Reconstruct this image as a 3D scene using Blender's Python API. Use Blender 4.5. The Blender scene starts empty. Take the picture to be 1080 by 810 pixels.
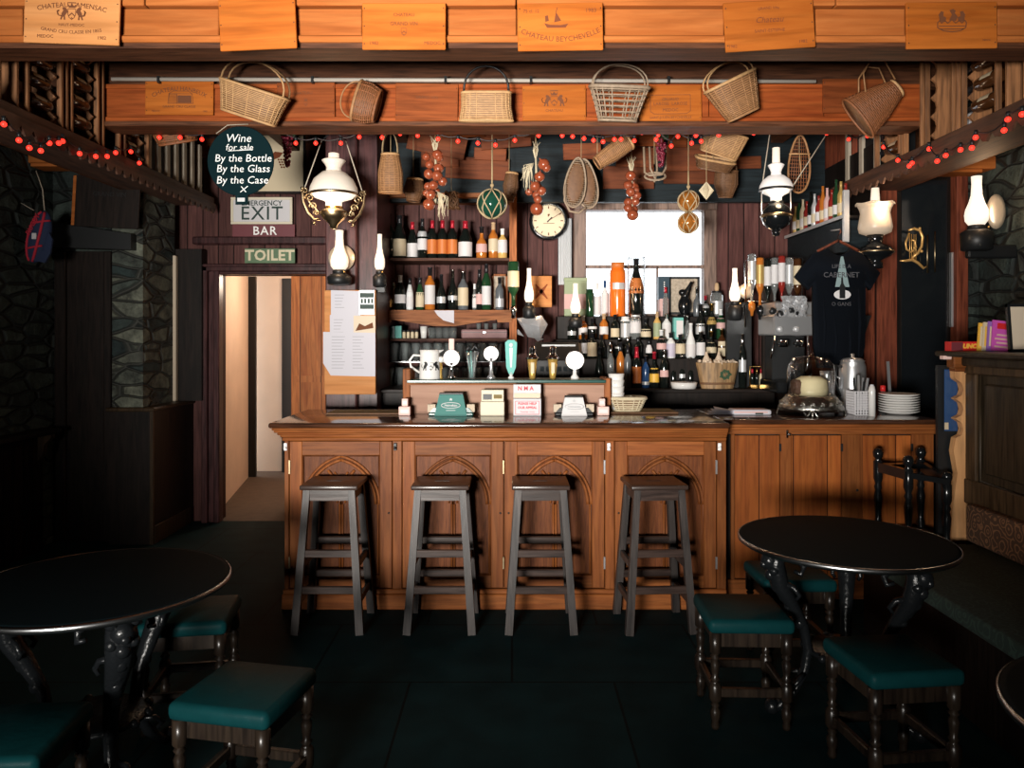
import bpy, bmesh, math, random
from mathutils import Vector, Matrix, Euler
RND = random.Random(11)
SC = bpy.context.scene
COL = SC.collection
PI = math.pi
# camera calibration of the photograph (1080x810): focal 815 px, horizon at row 355, eye 1.61 m
F, CX, CY, EYE = 815.0, 540.0, 355.0, 1.61
def PX(px, y): return (px - CX) * y / F
def PZ(py, y): return EYE - (py - CY) * y / F
def W(px, py, y): return Vector((PX(px, y), y, PZ(py, y)))
def SZ(n, y): return n * y / F
def rot(ax, deg): return Matrix.Rotation(math.radians(deg), 4, ax)
def tr(x, y=None, z=None):
    return Matrix.Translation(Vector(x) if y is None else Vector((x, y, z)))

# ---------------------------------------------------------------- materials
def new_mat(name):
    m = bpy.data.materials.new(name); m.use_nodes = True
    nt = m.node_tree
    b = next(n for n in nt.nodes if n.type == 'BSDF_PRINCIPLED')
    return m, nt, b
def nd(nt, t, **kw):
    n = nt.nodes.new(t)
    for k, v in kw.items():
        if hasattr(n, k): setattr(n, k, v)
    return n
def c4(c): return (c[0], c[1], c[2], 1.0)
def mix_rgb(nt, fac, a, b, mode='MIX'):
    n = nd(nt, 'ShaderNodeMixRGB', blend_type=mode)
    for i, v in ((0, fac), (1, a), (2, b)):
        if isinstance(v, (int, float)): n.inputs[i].default_value = v
        elif isinstance(v, tuple): n.inputs[i].default_value = c4(v)
        else: nt.links.new(v, n.inputs[i])
    return n.outputs[0]
def mat(name, col, rough=.5, metal=0, trans=0, emit=None, es=0, spec=.5, noise=0, nscale=12, bump=0, ior=1.45, coat=0, alpha=1):
    m, nt, b = new_mat(name)
    I = b.inputs
    I['Base Color'].default_value = c4(col); I['Roughness'].default_value = rough
    I['Metallic'].default_value = metal; I['Transmission Weight'].default_value = trans
    I['Specular IOR Level'].default_value = spec; I['IOR'].default_value = ior
    I['Coat Weight'].default_value = coat; I['Alpha'].default_value = alpha
    if emit:
        I['Emission Color'].default_value = c4(emit); I['Emission Strength'].default_value = es
    if noise or bump:
        tc = nd(nt, 'ShaderNodeTexCoord'); nz = nd(nt, 'ShaderNodeTexNoise')
        nz.inputs['Scale'].default_value = nscale; nz.inputs['Detail'].default_value = 5
        nt.links.new(tc.outputs['Object'], nz.inputs['Vector'])
        if noise:
            dk = tuple(c * (1 - noise) for c in col); lt = tuple(min(1, c * (1 + noise * .6)) for c in col)
            nt.links.new(mix_rgb(nt, nz.outputs[0], dk, lt), I['Base Color'])
        if bump:
            bp = nd(nt, 'ShaderNodeBump'); bp.inputs['Strength'].default_value = bump; bp.inputs['Distance'].default_value = .01
            nt.links.new(nz.outputs[0], bp.inputs['Height']); nt.links.new(bp.outputs[0], I['Normal'])
    return m
def wood(name, c1, c2, axis='X', scale=1.0, rough=.45, bump=.15, plank=0, paxis='X', groove=.06, streak=.5, var=.25, coat=0, spec=.5):
    """grain along one axis; plank > 0 cuts the surface into boards of that width with dark joints"""
    m, nt, b = new_mat(name); L = nt.links.new
    tc = nd(nt, 'ShaderNodeTexCoord'); oi = nd(nt, 'ShaderNodeObjectInfo')
    mp = nd(nt, 'ShaderNodeMapping')
    s = [14.0 * scale] * 3; s['XYZ'.index(axis)] = 1.1 * scale
    mp.inputs['Scale'].default_value = s
    add = nd(nt, 'ShaderNodeVectorMath', operation='ADD')
    mul = nd(nt, 'ShaderNodeVectorMath', operation='SCALE'); mul.inputs['Scale'].default_value = 7.0
    cmb = nd(nt, 'ShaderNodeCombineXYZ')
    for k in range(3): L(oi.outputs['Random'], cmb.inputs[k])
    L(cmb.outputs[0], mul.inputs[0]); L(tc.outputs['Object'], add.inputs[0]); L(mul.outputs[0], add.inputs[1])
    vec = add.outputs[0]
    sep = nd(nt, 'ShaderNodeSeparateXYZ'); L(tc.outputs['Object'], sep.inputs[0])
    if plank:
        dv = nd(nt, 'ShaderNodeMath', operation='DIVIDE'); L(sep.outputs['XYZ'.index(paxis)], dv.inputs[0]); dv.inputs[1].default_value = plank
        fl = nd(nt, 'ShaderNodeMath', operation='FLOOR'); L(dv.outputs[0], fl.inputs[0])
        fr = nd(nt, 'ShaderNodeMath', operation='FRACT'); L(dv.outputs[0], fr.inputs[0])
        wn = nd(nt, 'ShaderNodeTexWhiteNoise', noise_dimensions='1D'); L(fl.outputs[0], wn.inputs['W'])
        a2 = nd(nt, 'ShaderNodeVectorMath', operation='ADD'); L(vec, a2.inputs[0])
        s2 = nd(nt, 'ShaderNodeVectorMath', operation='SCALE'); L(wn.outputs['Color'], s2.inputs[0]); s2.inputs['Scale'].default_value = 9.0
        L(s2.outputs[0], a2.inputs[1]); vec = a2.outputs[0]
    L(vec, mp.inputs['Vector'])
    nz = nd(nt, 'ShaderNodeTexNoise'); nz.inputs['Scale'].default_value = 1.6; nz.inputs['Detail'].default_value = 7; nz.inputs['Distortion'].default_value = .9
    L(mp.outputs[0], nz.inputs['Vector'])
    cr = nd(nt, 'ShaderNodeValToRGB'); L(nz.outputs[0], cr.inputs[0])
    cr.color_ramp.elements[0].position = .33; cr.color_ramp.elements[0].color = c4(c1)
    cr.color_ramp.elements[1].position = .66; cr.color_ramp.elements[1].color = c4(c2)
    colr = cr.outputs[0]
    if streak:
        n2 = nd(nt, 'ShaderNodeTexNoise'); n2.inputs['Scale'].default_value = 4.2; n2.inputs['Detail'].default_value = 3
        L(mp.outputs[0], n2.inputs['Vector'])
        c2r = nd(nt, 'ShaderNodeValToRGB'); L(n2.outputs[0], c2r.inputs[0])
        c2r.color_ramp.elements[0].position = .35; c2r.color_ramp.elements[0].color = (1 - streak,) * 3 + (1,)
        c2r.color_ramp.elements[1].position = .55; c2r.color_ramp.elements[1].color = (1, 1, 1, 1)
        colr = mix_rgb(nt, 1.0, colr, c2r.outputs[0], 'MULTIPLY')
    vr = nd(nt, 'ShaderNodeMapRange'); vr.inputs[3].default_value = 1 - var; vr.inputs[4].default_value = 1 + var
    L(wn.outputs[0] if plank else oi.outputs['Random'], vr.inputs[0])
    vm = nd(nt, 'ShaderNodeVectorMath', operation='SCALE'); L(colr, vm.inputs[0]); L(vr.outputs[0], vm.inputs['Scale'])
    colr = vm.outputs[0]
    hgt = nz.outputs[0]
    if plank:
        pp = nd(nt, 'ShaderNodeMath', operation='PINGPONG'); L(fr.outputs[0], pp.inputs[0]); pp.inputs[1].default_value = .5
        gt = nd(nt, 'ShaderNodeMapRange'); L(pp.outputs[0], gt.inputs[0]); gt.inputs[1].default_value = groove * .4; gt.inputs[2].default_value = groove
        colr = mix_rgb(nt, gt.outputs[0], tuple(x * .12 for x in c1), colr)
        ad = nd(nt, 'ShaderNodeMath', operation='MULTIPLY_ADD'); L(gt.outputs[0], ad.inputs[0]); ad.inputs[1].default_value = 3.0; L(nz.outputs[0], ad.inputs[2]); hgt = ad.outputs[0]
    L(colr, b.inputs['Base Color'])
    b.inputs['Roughness'].default_value = rough; b.inputs['Coat Weight'].default_value = coat; b.inputs['Specular IOR Level'].default_value = spec
    bp = nd(nt, 'ShaderNodeBump'); bp.inputs['Strength'].default_value = bump; bp.inputs['Distance'].default_value = .006
    L(hgt, bp.inputs['Height']); L(bp.outputs[0], b.inputs['Normal'])
    return m
def stone_mat(name, c1, c2, mortar):
    m, nt, b = new_mat(name); L = nt.links.new
    tc = nd(nt, 'ShaderNodeTexCoord'); mp = nd(nt, 'ShaderNodeMapping'); mp.inputs['Scale'].default_value = (1.7, 1.7, 4.6)
    nw = nd(nt, 'ShaderNodeTexNoise'); nw.inputs['Scale'].default_value = 3.0; L(tc.outputs['Object'], nw.inputs['Vector'])
    wv = nd(nt, 'ShaderNodeVectorMath', operation='MULTIPLY_ADD'); L(nw.outputs['Color'], wv.inputs[0]); wv.inputs[1].default_value = (.10, .10, .06); L(tc.outputs['Object'], wv.inputs[2])
    L(wv.outputs[0], mp.inputs['Vector'])
    v = nd(nt, 'ShaderNodeTexVoronoi'); v.inputs['Scale'].default_value = 1.9; L(mp.outputs[0], v.inputs['Vector'])
    ve = nd(nt, 'ShaderNodeTexVoronoi', feature='DISTANCE_TO_EDGE'); ve.inputs['Scale'].default_value = 1.9; L(mp.outputs[0], ve.inputs['Vector'])
    nz = nd(nt, 'ShaderNodeTexNoise'); nz.inputs['Scale'].default_value = 7; nz.inputs['Detail'].default_value = 8; nz.inputs['Roughness'].default_value = .7; L(tc.outputs['Object'], nz.inputs['Vector'])
    sx = nd(nt, 'ShaderNodeSeparateXYZ'); L(v.outputs['Color'], sx.inputs[0])
    base = mix_rgb(nt, sx.outputs[0], c1, c2)
    cr = nd(nt, 'ShaderNodeValToRGB'); L(nz.outputs[0], cr.inputs[0]); cr.color_ramp.elements[0].position = .35; cr.color_ramp.elements[0].color = (.25, .25, .25, 1); cr.color_ramp.elements[1].position = .7; cr.color_ramp.elements[1].color = (1.5, 1.5, 1.45, 1)
    base = mix_rgb(nt, 1.0, base, cr.outputs[0], 'MULTIPLY')
    er = nd(nt, 'ShaderNodeMapRange'); L(ve.outputs['Distance'], er.inputs[0]); er.inputs[1].default_value = .02; er.inputs[2].default_value = .10
    L(mix_rgb(nt, er.outputs[0], mortar, base), b.inputs['Base Color'])
    ma = nd(nt, 'ShaderNodeMath', operation='MULTIPLY_ADD'); L(er.outputs[0], ma.inputs[0]); ma.inputs[1].default_value = 1.4; L(nz.outputs[0], ma.inputs[2])
    bp = nd(nt, 'ShaderNodeBump'); bp.inputs['Strength'].default_value = .9; bp.inputs['Distance'].default_value = .05
    L(ma.outputs[0], bp.inputs['Height']); L(bp.outputs[0], b.inputs['Normal']); b.inputs['Roughness'].default_value = .75
    return m
def floor_mat(name):
    m, nt, b = new_mat(name); L = nt.links.new
    tc = nd(nt, 'ShaderNodeTexCoord'); br = nd(nt, 'ShaderNodeTexBrick')
    br.inputs['Scale'].default_value = 1.0; br.inputs['Brick Width'].default_value = .95; br.inputs['Row Height'].default_value = .72; br.inputs['Mortar Size'].default_value = .006
    br.inputs['Color1'].default_value = (.004, .019, .022, 1); br.inputs['Color2'].default_value = (.0055, .024, .0275, 1); br.inputs['Mortar'].default_value = (.003, .007, .008, 1)
    L(tc.outputs['Object'], br.inputs['Vector'])
    nz = nd(nt, 'ShaderNodeTexNoise'); nz.inputs['Scale'].default_value = 5; nz.inputs['Detail'].default_value = 8; L(tc.outputs['Object'], nz.inputs['Vector'])
    cr = nd(nt, 'ShaderNodeValToRGB'); L(nz.outputs[0], cr.inputs[0]); cr.color_ramp.elements[0].position = .3; cr.color_ramp.elements[0].color = (.6, .6, .6, 1); cr.color_ramp.elements[1].color = (1.35, 1.35, 1.35, 1)
    L(mix_rgb(nt, 1.0, br.outputs[0], cr.outputs[0], 'MULTIPLY'), b.inputs['Base Color'])
    b.inputs['Roughness'].default_value = .7; b.inputs['Specular IOR Level'].default_value = .08
    bp = nd(nt, 'ShaderNodeBump'); bp.inputs['Strength'].default_value = .25; bp.inputs['Distance'].default_value = .004; L(nz.outputs[0], bp.inputs['Height']); L(bp.outputs[0], b.inputs['Normal'])
    return m
def swirl_mat(name, c1, c2, scale):
    m, nt, b = new_mat(name); L = nt.links.new
    tc = nd(nt, 'ShaderNodeTexCoord'); v = nd(nt, 'ShaderNodeTexVoronoi'); v.inputs['Scale'].default_value = scale; L(tc.outputs['Object'], v.inputs['Vector'])
    nz = nd(nt, 'ShaderNodeTexNoise'); nz.inputs['Scale'].default_value = scale * 1.2; L(tc.outputs['Object'], nz.inputs['Vector'])
    ma = nd(nt, 'ShaderNodeMath', operation='MULTIPLY_ADD'); L(v.outputs['Distance'], ma.inputs[0]); ma.inputs[1].default_value = 22; ms = nd(nt, 'ShaderNodeMath', operation='MULTIPLY'); L(nz.outputs[0], ms.inputs[0]); ms.inputs[1].default_value = 9; L(ms.outputs[0], ma.inputs[2])
    sn = nd(nt, 'ShaderNodeMath', operation='SINE'); L(ma.outputs[0], sn.inputs[0])
    cr = nd(nt, 'ShaderNodeValToRGB'); L(sn.outputs[0], cr.inputs[0]); cr.color_ramp.elements[0].position = .45; cr.color_ramp.elements[0].color = c4(c1); cr.color_ramp.elements[1].position = .6; cr.color_ramp.elements[1].color = c4(c2)
    L(cr.outputs[0], b.inputs['Base Color']); b.inputs['Roughness'].default_value = .9
    return m
def lens_mat(name, col, rough=.02):          # thin clear glass
    return mat(name, col, rough, trans=1.0, ior=1.45)

def thin_glass(name, tint=(1, 1, 1), facing=.25, body=0, bcol=(.8, .85, .85)):
    """clear walls: see-through seen square on, mirror-like towards the edges"""
    m = bpy.data.materials.new(name); m.use_nodes = True; nt = m.node_tree; L = nt.links.new
    nt.nodes.remove(next(n for n in nt.nodes if n.type == 'BSDF_PRINCIPLED')); out = next(n for n in nt.nodes if n.type == 'OUTPUT_MATERIAL')
    t = nd(nt, 'ShaderNodeBsdfTransparent'); t.inputs[0].default_value = c4(tint); g = nd(nt, 'ShaderNodeBsdfGlossy'); g.inputs['Roughness'].default_value = .06
    lw = nd(nt, 'ShaderNodeLayerWeight'); lw.inputs[0].default_value = facing; mx = nd(nt, 'ShaderNodeMixShader')
    L(lw.outputs['Facing'], mx.inputs[0]); L(t.outputs[0], mx.inputs[1]); L(g.outputs[0], mx.inputs[2]); last = mx.outputs[0]
    if body:
        d = nd(nt, 'ShaderNodeBsdfDiffuse'); d.inputs[0].default_value = c4(bcol); m2 = nd(nt, 'ShaderNodeMixShader'); m2.inputs[0].default_value = body
        L(last, m2.inputs[1]); L(d.outputs[0], m2.inputs[2]); last = m2.outputs[0]
    L(last, out.inputs[0]); return m

M = {}
M['bar'] = wood('bar_oak', (.170, .048, .012), (.245, .080, .021), 'Z', rough=.5, bump=.1, streak=.28, scale=1.1, spec=.15)
M['bar_h'] = wood('bar_oak_rails', (.170, .048, .012), (.245, .080, .021), 'X', rough=.5, bump=.1, streak=.28, scale=1.1, spec=.15)
M['burl'] = wood('bar_burl', (.105, .030, .010), (.165, .052, .016), 'Z', scale=3.0, rough=.5, streak=.3, spec=.15)
M['pine_door'] = wood('side_pine', (.25, .062, .014), (.36, .105, .022), 'Z', scale=.9, rough=.5, plank=.21, groove=.02, streak=.25, spec=.15)
M['top'] = wood('bar_top_varnish', (.055, .022, .012), (.11, .042, .02), 'X', rough=.16, bump=.05, coat=.3)
M['beam'] = wood('beam_pine', (.33, .090, .019), (.44, .142, .036), 'X', scale=.8, rough=.6, var=.15, streak=.15, spec=.1)
M['beam_red'] = wood('beam_red_pine', (.21, .042, .010), (.31, .074, .017), 'X', scale=.8, rough=.5, var=.2, streak=.3, spec=.1)
M['beam_dark'] = wood('beam_dark', (.075, .026, .011), (.14, .052, .023), 'X', rough=.6, spec=.2)
M['lid_pale'] = wood('crate_board_pale', (.46, .185, .058), (.58, .26, .095), 'X', scale=.6, rough=.6, var=.08, streak=.15, spec=.1)
M['lid'] = wood('crate_board', (.34, .085, .011), (.44, .128, .020), 'X', scale=.7, rough=.6, var=.12, streak=.2, spec=.1)
M['lid_red'] = wood('crate_board_aged', (.18, .042, .011), (.26, .066, .017), 'X', scale=.7, rough=.6, var=.25, streak=.35, spec=.1)
M['ceil'] = wood('ceiling_boards', (.018, .011, .008), (.04, .022, .014), 'X', rough=.7, plank=.16, paxis='Y')
M['wall_wood'] = wood('plum_beadboard', (.065, .026, .024), (.115, .048, .042), 'Z', rough=.6, plank=.135, paxis='X', groove=.05, bump=.4, streak=.3, spec=.12)
M['red_wood'] = wood('red_boards', (.13, .032, .018), (.21, .055, .027), 'Z', rough=.55, plank=.2, paxis='X', spec=.15)
M['casing'] = wood('dark_plum_casing', (.035, .015, .016), (.075, .03, .03), 'Z', rough=.35, spec=.2)
M['dark'] = wood('dark_oak', (.007, .005, .004), (.015, .009, .007), 'Z', rough=.5, spec=.2)
M['dark_x'] = wood('dark_oak_rail', (.007, .005, .004), (.015, .009, .007), 'X', rough=.5, spec=.2)
M['dado'] = wood('dark_dado', (.009, .005, .004), (.02, .009, .006), 'Z', rough=.4, plank=.11, paxis='Y', groove=.08, spec=.2)
M['stool'] = wood('stool_wood', (.026, .022, .021), (.052, .042, .038), 'Z', rough=.45, bump=.2, spec=.35)
M['stool_seat'] = wood('stool_seat_wood', (.030, .019, .016), (.058, .037, .03), 'X', rough=.3)
M['post_pine'] = wood('worn_pine', (.52, .25, .10), (.72, .39, .17), 'Z', scale=.7, rough=.6, streak=.25)
M['orange_door'] = wood('passage_boards', (.42, .12, .03), (.58, .20, .055), 'Z', rough=.5, plank=.2, paxis='X', groove=.03, streak=.3, spec=.2)
M['shelf'] = wood('back_shelf_pine', (.23, .085, .036), (.34, .135, .055), 'X', rough=.6, spec=.12)
M['shelf_dark'] = wood('back_shelf_dark', (.06, .026, .018), (.10, .045, .03), 'X', rough=.6, spec=.12)
M['shelf_post'] = wood('back_shelf_post', (.26, .085, .032), (.36, .13, .048), 'Z', rough=.6, spec=.12)
M['pump_front'] = wood('pump_cabinet_maple', (.34, .195, .14), (.43, .26, .19), 'X', scale=.6, rough=.6, streak=.12, spec=.1)
M['rack'] = wood('rack_pine', (.20, .085, .034), (.34, .15, .06), 'Z', rough=.6)
M['rack_rail'] = wood('rack_rail', (.055, .024, .014), (.10, .042, .022), 'Y', rough=.6)
M['slat'] = mat('pale_slats', (.42, .36, .28), .6, noise=.3)
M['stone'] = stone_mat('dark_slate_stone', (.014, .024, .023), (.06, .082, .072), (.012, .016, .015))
M['stone_lit'] = stone_mat('pier_stone_lit', (.018, .036, .038), (.19, .20, .155), (.05, .052, .045))  # wall stone lightened, the light falling on the pier put into its colour
M['floor'] = floor_mat('slate_floor')
M['soffit'] = wood('blue_black_soffit', (.006, .011, .014), (.014, .023, .028), 'X', rough=.6, spec=.2)
M['plaster'] = mat('cream_plaster', (.70, .55, .43), .8, noise=.18, nscale=3, bump=.1)
M['pass_floor'] = mat('passage_stone', (.10, .07, .05), .8, noise=.4)
M['black'] = mat('black_paint', (.008, .009, .01), .45)
M['black_gloss'] = mat('black_gloss', (.006, .007, .008), .16)
M['iron'] = mat('cast_iron', (.006, .007, .008), .25, spec=.35, bump=.3, nscale=60)
M['table_top'] = mat('table_top_black', (.003, .0065, .008), .6, spec=.03)
M['steel'] = mat('stainless_steel', (.70, .71, .73), .28, metal=.85)
M['chrome'] = mat('chrome', (.8, .8, .82), .08, metal=1)
M['tin_edge'] = mat('table_edge_metal', (.35, .36, .37), .25, metal=1)
M['pipe'] = mat('conduit_grey', (.42, .38, .33), .5)
M['brass'] = mat('brass', (.58, .36, .12), .28, metal=1)
M['old_brass'] = mat('old_brass', (.36, .27, .16), .35, metal=1, noise=.5, nscale=40)
M['silver'] = mat('old_silver', (.42, .41, .37), .25, metal=1, noise=.5, nscale=50, bump=.6)
M['low_wood'] = wood('low_stool_wood', (.010, .0065, .005), (.022, .015, .010), 'Z', rough=.3, spec=.35)
M['leather'] = mat('teal_leather', (.0028, .029, .032), .45, spec=.05, noise=.25, nscale=25, bump=.15)
M['bench_green'] = swirl_mat('bench_moquette', (.010, .024, .018), (.022, .045, .034), 15)
M['bench_back'] = swirl_mat('bench_back_moquette', (.085, .042, .022), (.27, .13, .06), 15)
M['panel_dark'] = wood('settle_panels', (.024, .017, .010), (.045, .03, .017), 'Z', rough=.45, spec=.2)
M['panel_rail'] = wood('settle_rails', (.045, .027, .014), (.075, .044, .022), 'Z', rough=.45, spec=.2)
M['white'] = mat('white_paint', (.56, .55, .57), .6, spec=.2)
M['paper'] = mat('paper', (.52, .51, .56), .8, spec=.2)
M['cream'] = mat('cream_card', (.62, .56, .43), .6)
M['pinkish'] = mat('pink_card', (.72, .50, .45), .7)
M['beige'] = mat('beige_card', (.60, .50, .38), .7)
M['ceramic'] = mat('white_ceramic', (.66, .65, .63), .14)
M['ink'] = mat('burnt_ink', (.13, .04, .012), .8)
M['ink_soft'] = mat('faded_ink', (.15, .035, .008), .8)
M['ink_dark'] = mat('dark_green_ink', (.008, .03, .025), .6)
M['red_ink'] = mat('red_ink', (.55, .05, .07), .6)
M['chalk'] = mat('chalk', (.86, .86, .84), .9)
M['chalkboard'] = mat('chalkboard_teal', (.002, .013, .016), .8, spec=.1)
M['maroon'] = mat('maroon_board', (.13, .022, .03), .5)
M['toilet'] = mat('toilet_green', (.10, .17, .09), .6, noise=.3)
M['toilet_cream'] = mat('toilet_cream', (.62, .55, .38), .6)
M['wicker'] = mat('wicker', (.34, .17, .07), .6, noise=.5, nscale=40)
M['wicker_pale'] = mat('pale_wicker', (.50, .29, .13), .6, noise=.45, nscale=40)
M['wicker_red'] = mat('red_wicker', (.24, .085, .03), .55, noise=.5, nscale=40)
M['wicker_grey'] = mat('grey_wicker', (.30, .22, .15), .6, noise=.5, nscale=40)
M['wicker_dark'] = mat('dark_wicker', (.15, .07, .03), .6, noise=.5, nscale=40)
M['onion'] = mat('onion_skin', (.27, .060, .025), .2, noise=.5, nscale=9, coat=.7)
M['straw'] = mat('straw', (.55, .47, .32), .8, noise=.3, nscale=40)
M['rope'] = mat('rope', (.33, .24, .13), .85)
M['cord'] = mat('pale_cord', (.42, .36, .28), .7)
M['grape'] = mat('grape', (.15, .014, .03), .3)
M['leaf'] = mat('leaf_green', (.02, .06, .025), .5)
M['bulb_red'] = mat('red_bulb', (.8, .02, .01), .3, emit=(1, .035, .02), es=1.9)
M['cable'] = mat('light_cable', (.02, .012, .012), .5)
M['lamp_glass'] = mat('lit_chimney', (.55, .50, .44), .4, emit=(1, .80, .62), es=.8)
M['lamp_hot'] = mat('lit_chimney_hot', (.55, .50, .44), .4, emit=(1, .84, .68), es=1.0)
M['opal'] = mat('opal_shade', (.66, .60, .52), .25, emit=(1, .80, .60), es=.16)
M['opal_white'] = mat('opal_white', (.72, .70, .68), .25, emit=(1, .92, .86), es=.28)
M['frosted'] = mat('frosted_shade', (.44, .36, .28), .35, emit=(1, .74, .5), es=.15)
M['green_float'] = mat('green_float', (.008, .045, .028), .08)
M['amber_float'] = mat('amber_float', (.42, .15, .025), .12, metal=.3, noise=.85, nscale=22)  # strong noise paints golden glints into the amber colour
M['net'] = mat('net_cord', (.38, .28, .16), .8)
M['g_dark'] = mat('dark_bottle_glass', (.006, .008, .007), .08)
M['g_green'] = mat('green_bottle_glass', (.012, .045, .018), .08)
M['g_amber'] = mat('amber_spirit', (.42, .13, .02), .1)
M['g_pale'] = mat('pale_spirit', (.60, .38, .12), .1)
M['g_brown'] = mat('brown_bottle_glass', (.05, .018, .006), .08)
M['g_red'] = mat('red_spirit', (.22, .02, .015), .1)
M['g_grey'] = mat('grey_bottle', (.10, .11, .12), .2)
M['g_white'] = mat('white_bottle', (.68, .70, .70), .2)
M['g_clear'] = mat('clear_bottle', (.80, .86, .86), .05, trans=.85)
M['g_yellow'] = mat('yellow_liqueur', (.55, .27, .04), .15)
M['g_blue'] = mat('blue_bottle', (.02, .06, .16), .12)
M['g_orange'] = mat('orange_glass', (.72, .15, .015), .14)
M['glass'] = thin_glass('clear_glass', (.95, .98, .98), .5, .06)
M['l_white'] = mat('white_label', (0.6, 0.585, 0.59), .6)
M['l_cream'] = mat('cream_label', (0.56, 0.47, 0.32), .6)
M['l_orange'] = mat('orange_label', (.55, .16, .035), .5)
M['l_gold'] = mat('gold_label', (.46, .31, .10), .4, metal=.3)
M['l_pink'] = mat('pink_label', (0.58, 0.36, 0.34), .6)
M['l_silver'] = mat('silver_label', (.50, .51, .52), .4, metal=.3)
M['l_green'] = mat('green_label', (0.28, 0.33, 0.2), .6)
M['l_lilac'] = mat('lilac_label', (0.48, 0.45, 0.55), .6)
M['l_black'] = mat('black_label', (.015, .014, .016), .5)
M['l_yellow'] = mat('yellow_label', (.70, .40, .05), .5)
M['c_red'] = mat('red_capsule', (.38, .015, .03), .3, metal=.3)
M['c_black'] = mat('black_capsule', (.012, .012, .014), .3)
M['c_silver'] = mat('silver_capsule', (.65, .64, .62), .2, metal=1)
M['c_gold'] = mat('gold_capsule', (.6, .4, .13), .25, metal=1)
M['c_cork'] = mat('cork', (.52, .35, .2), .8)
M['c_white'] = mat('white_cap', (.8, .8, .8), .4)
M['teal'] = mat('teal_enamel', (.16, .44, .40), .6, spec=.15)
M['teal_dark'] = mat('teal_card', (.07, .20, .18), .6, spec=.15)
M['deep_green'] = mat('deep_green', (.006, .06, .05), .3)
M['mat_olive'] = mat('olive_bar_mat', (.20, .15, .065), .9, noise=.3, nscale=60)
M['beer_gold'] = mat('gold_tap', (.70, .45, .12), .25, metal=.6)
M['lit_white'] = mat('lit_tap_disc', (.9, .88, .86), .3, emit=(1, .96, .93), es=.7)
M['red'] = mat('red_card', (.55, .02, .02), .4)
M['navy'] = mat('navy_cloth', (.012, .022, .06), .85)
M['navy_box'] = mat('navy_box', (.01, .035, .055), .5)
M['red_cloth'] = mat('red_cloth', (.40, .015, .035), .85)
M['shirt'] = mat('black_jersey', (.0035, .005, .008), .95, spec=.1)
M['print_grey'] = mat('shirt_print', (.06, .06, .068), .8)
M['print_pale'] = mat('shirt_print_pale', (.20, .28, .29), .8)
M['clock_face'] = mat('clock_face', (.70, .58, .40), .6)
M['foil'] = mat('plastic_foil', (.55, .56, .58), .25, metal=.6, bump=1.0, nscale=14)
M['cake'] = mat('cake_cream', (.70, .60, .36), .7)
M['cake_dark'] = mat('cake_chocolate', (.10, .05, .03), .7)
M['map'] = mat('old_print', (.46, .38, .29), .7, noise=.75, nscale=45)
M['magenta'] = mat('magenta_cover', (.50, .08, .38), .4)
M['purple'] = mat('purple_cover', (.25, .12, .40), .4)
M['flat_pink'] = mat('dusty_mauve', (.22, .12, .12), .6)
M['ice'] = mat('pale_corks', (.60, .48, .36), .8, noise=.4, nscale=30)
M['tub'] = wood('tub_staves', (.20, .12, .055), (.32, .19, .085), 'Z', rough=.6)
M['glass_clean'] = thin_glass('display_glass', (.97, .98, .98), .3, .0)
M['lid_shaded'] = wood('crate_board_shaded', (.115, .028, .009), (.175, .046, .014), 'X', scale=.7, rough=.6, var=.3, streak=.35, spec=.2)  # aged crate board with the second beam's shade put into its colour
M['grey_print'] = mat('grey_print', (.30, .30, .33), .8)
M['reflector'] = mat('tin_reflector', (.78, .66, .50), .35, metal=.55)
M['harp'] = mat('gilt', (.78, .46, .16), .35, metal=.6)
M['mirror'] = mat('mirror', (.85, .84, .82), .06, metal=1)
M['dark_glass'] = mat('door_glass', (.008, .010, .012), .12)
M['pane'] = mat('window_pane', (.97, .98, 1), .0, trans=1.0, ior=1.02)
M['window_paint'] = wood('window_frame_wood', (.16, .10, .08), (.26, .17, .13), 'Z', rough=.5)

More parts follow.
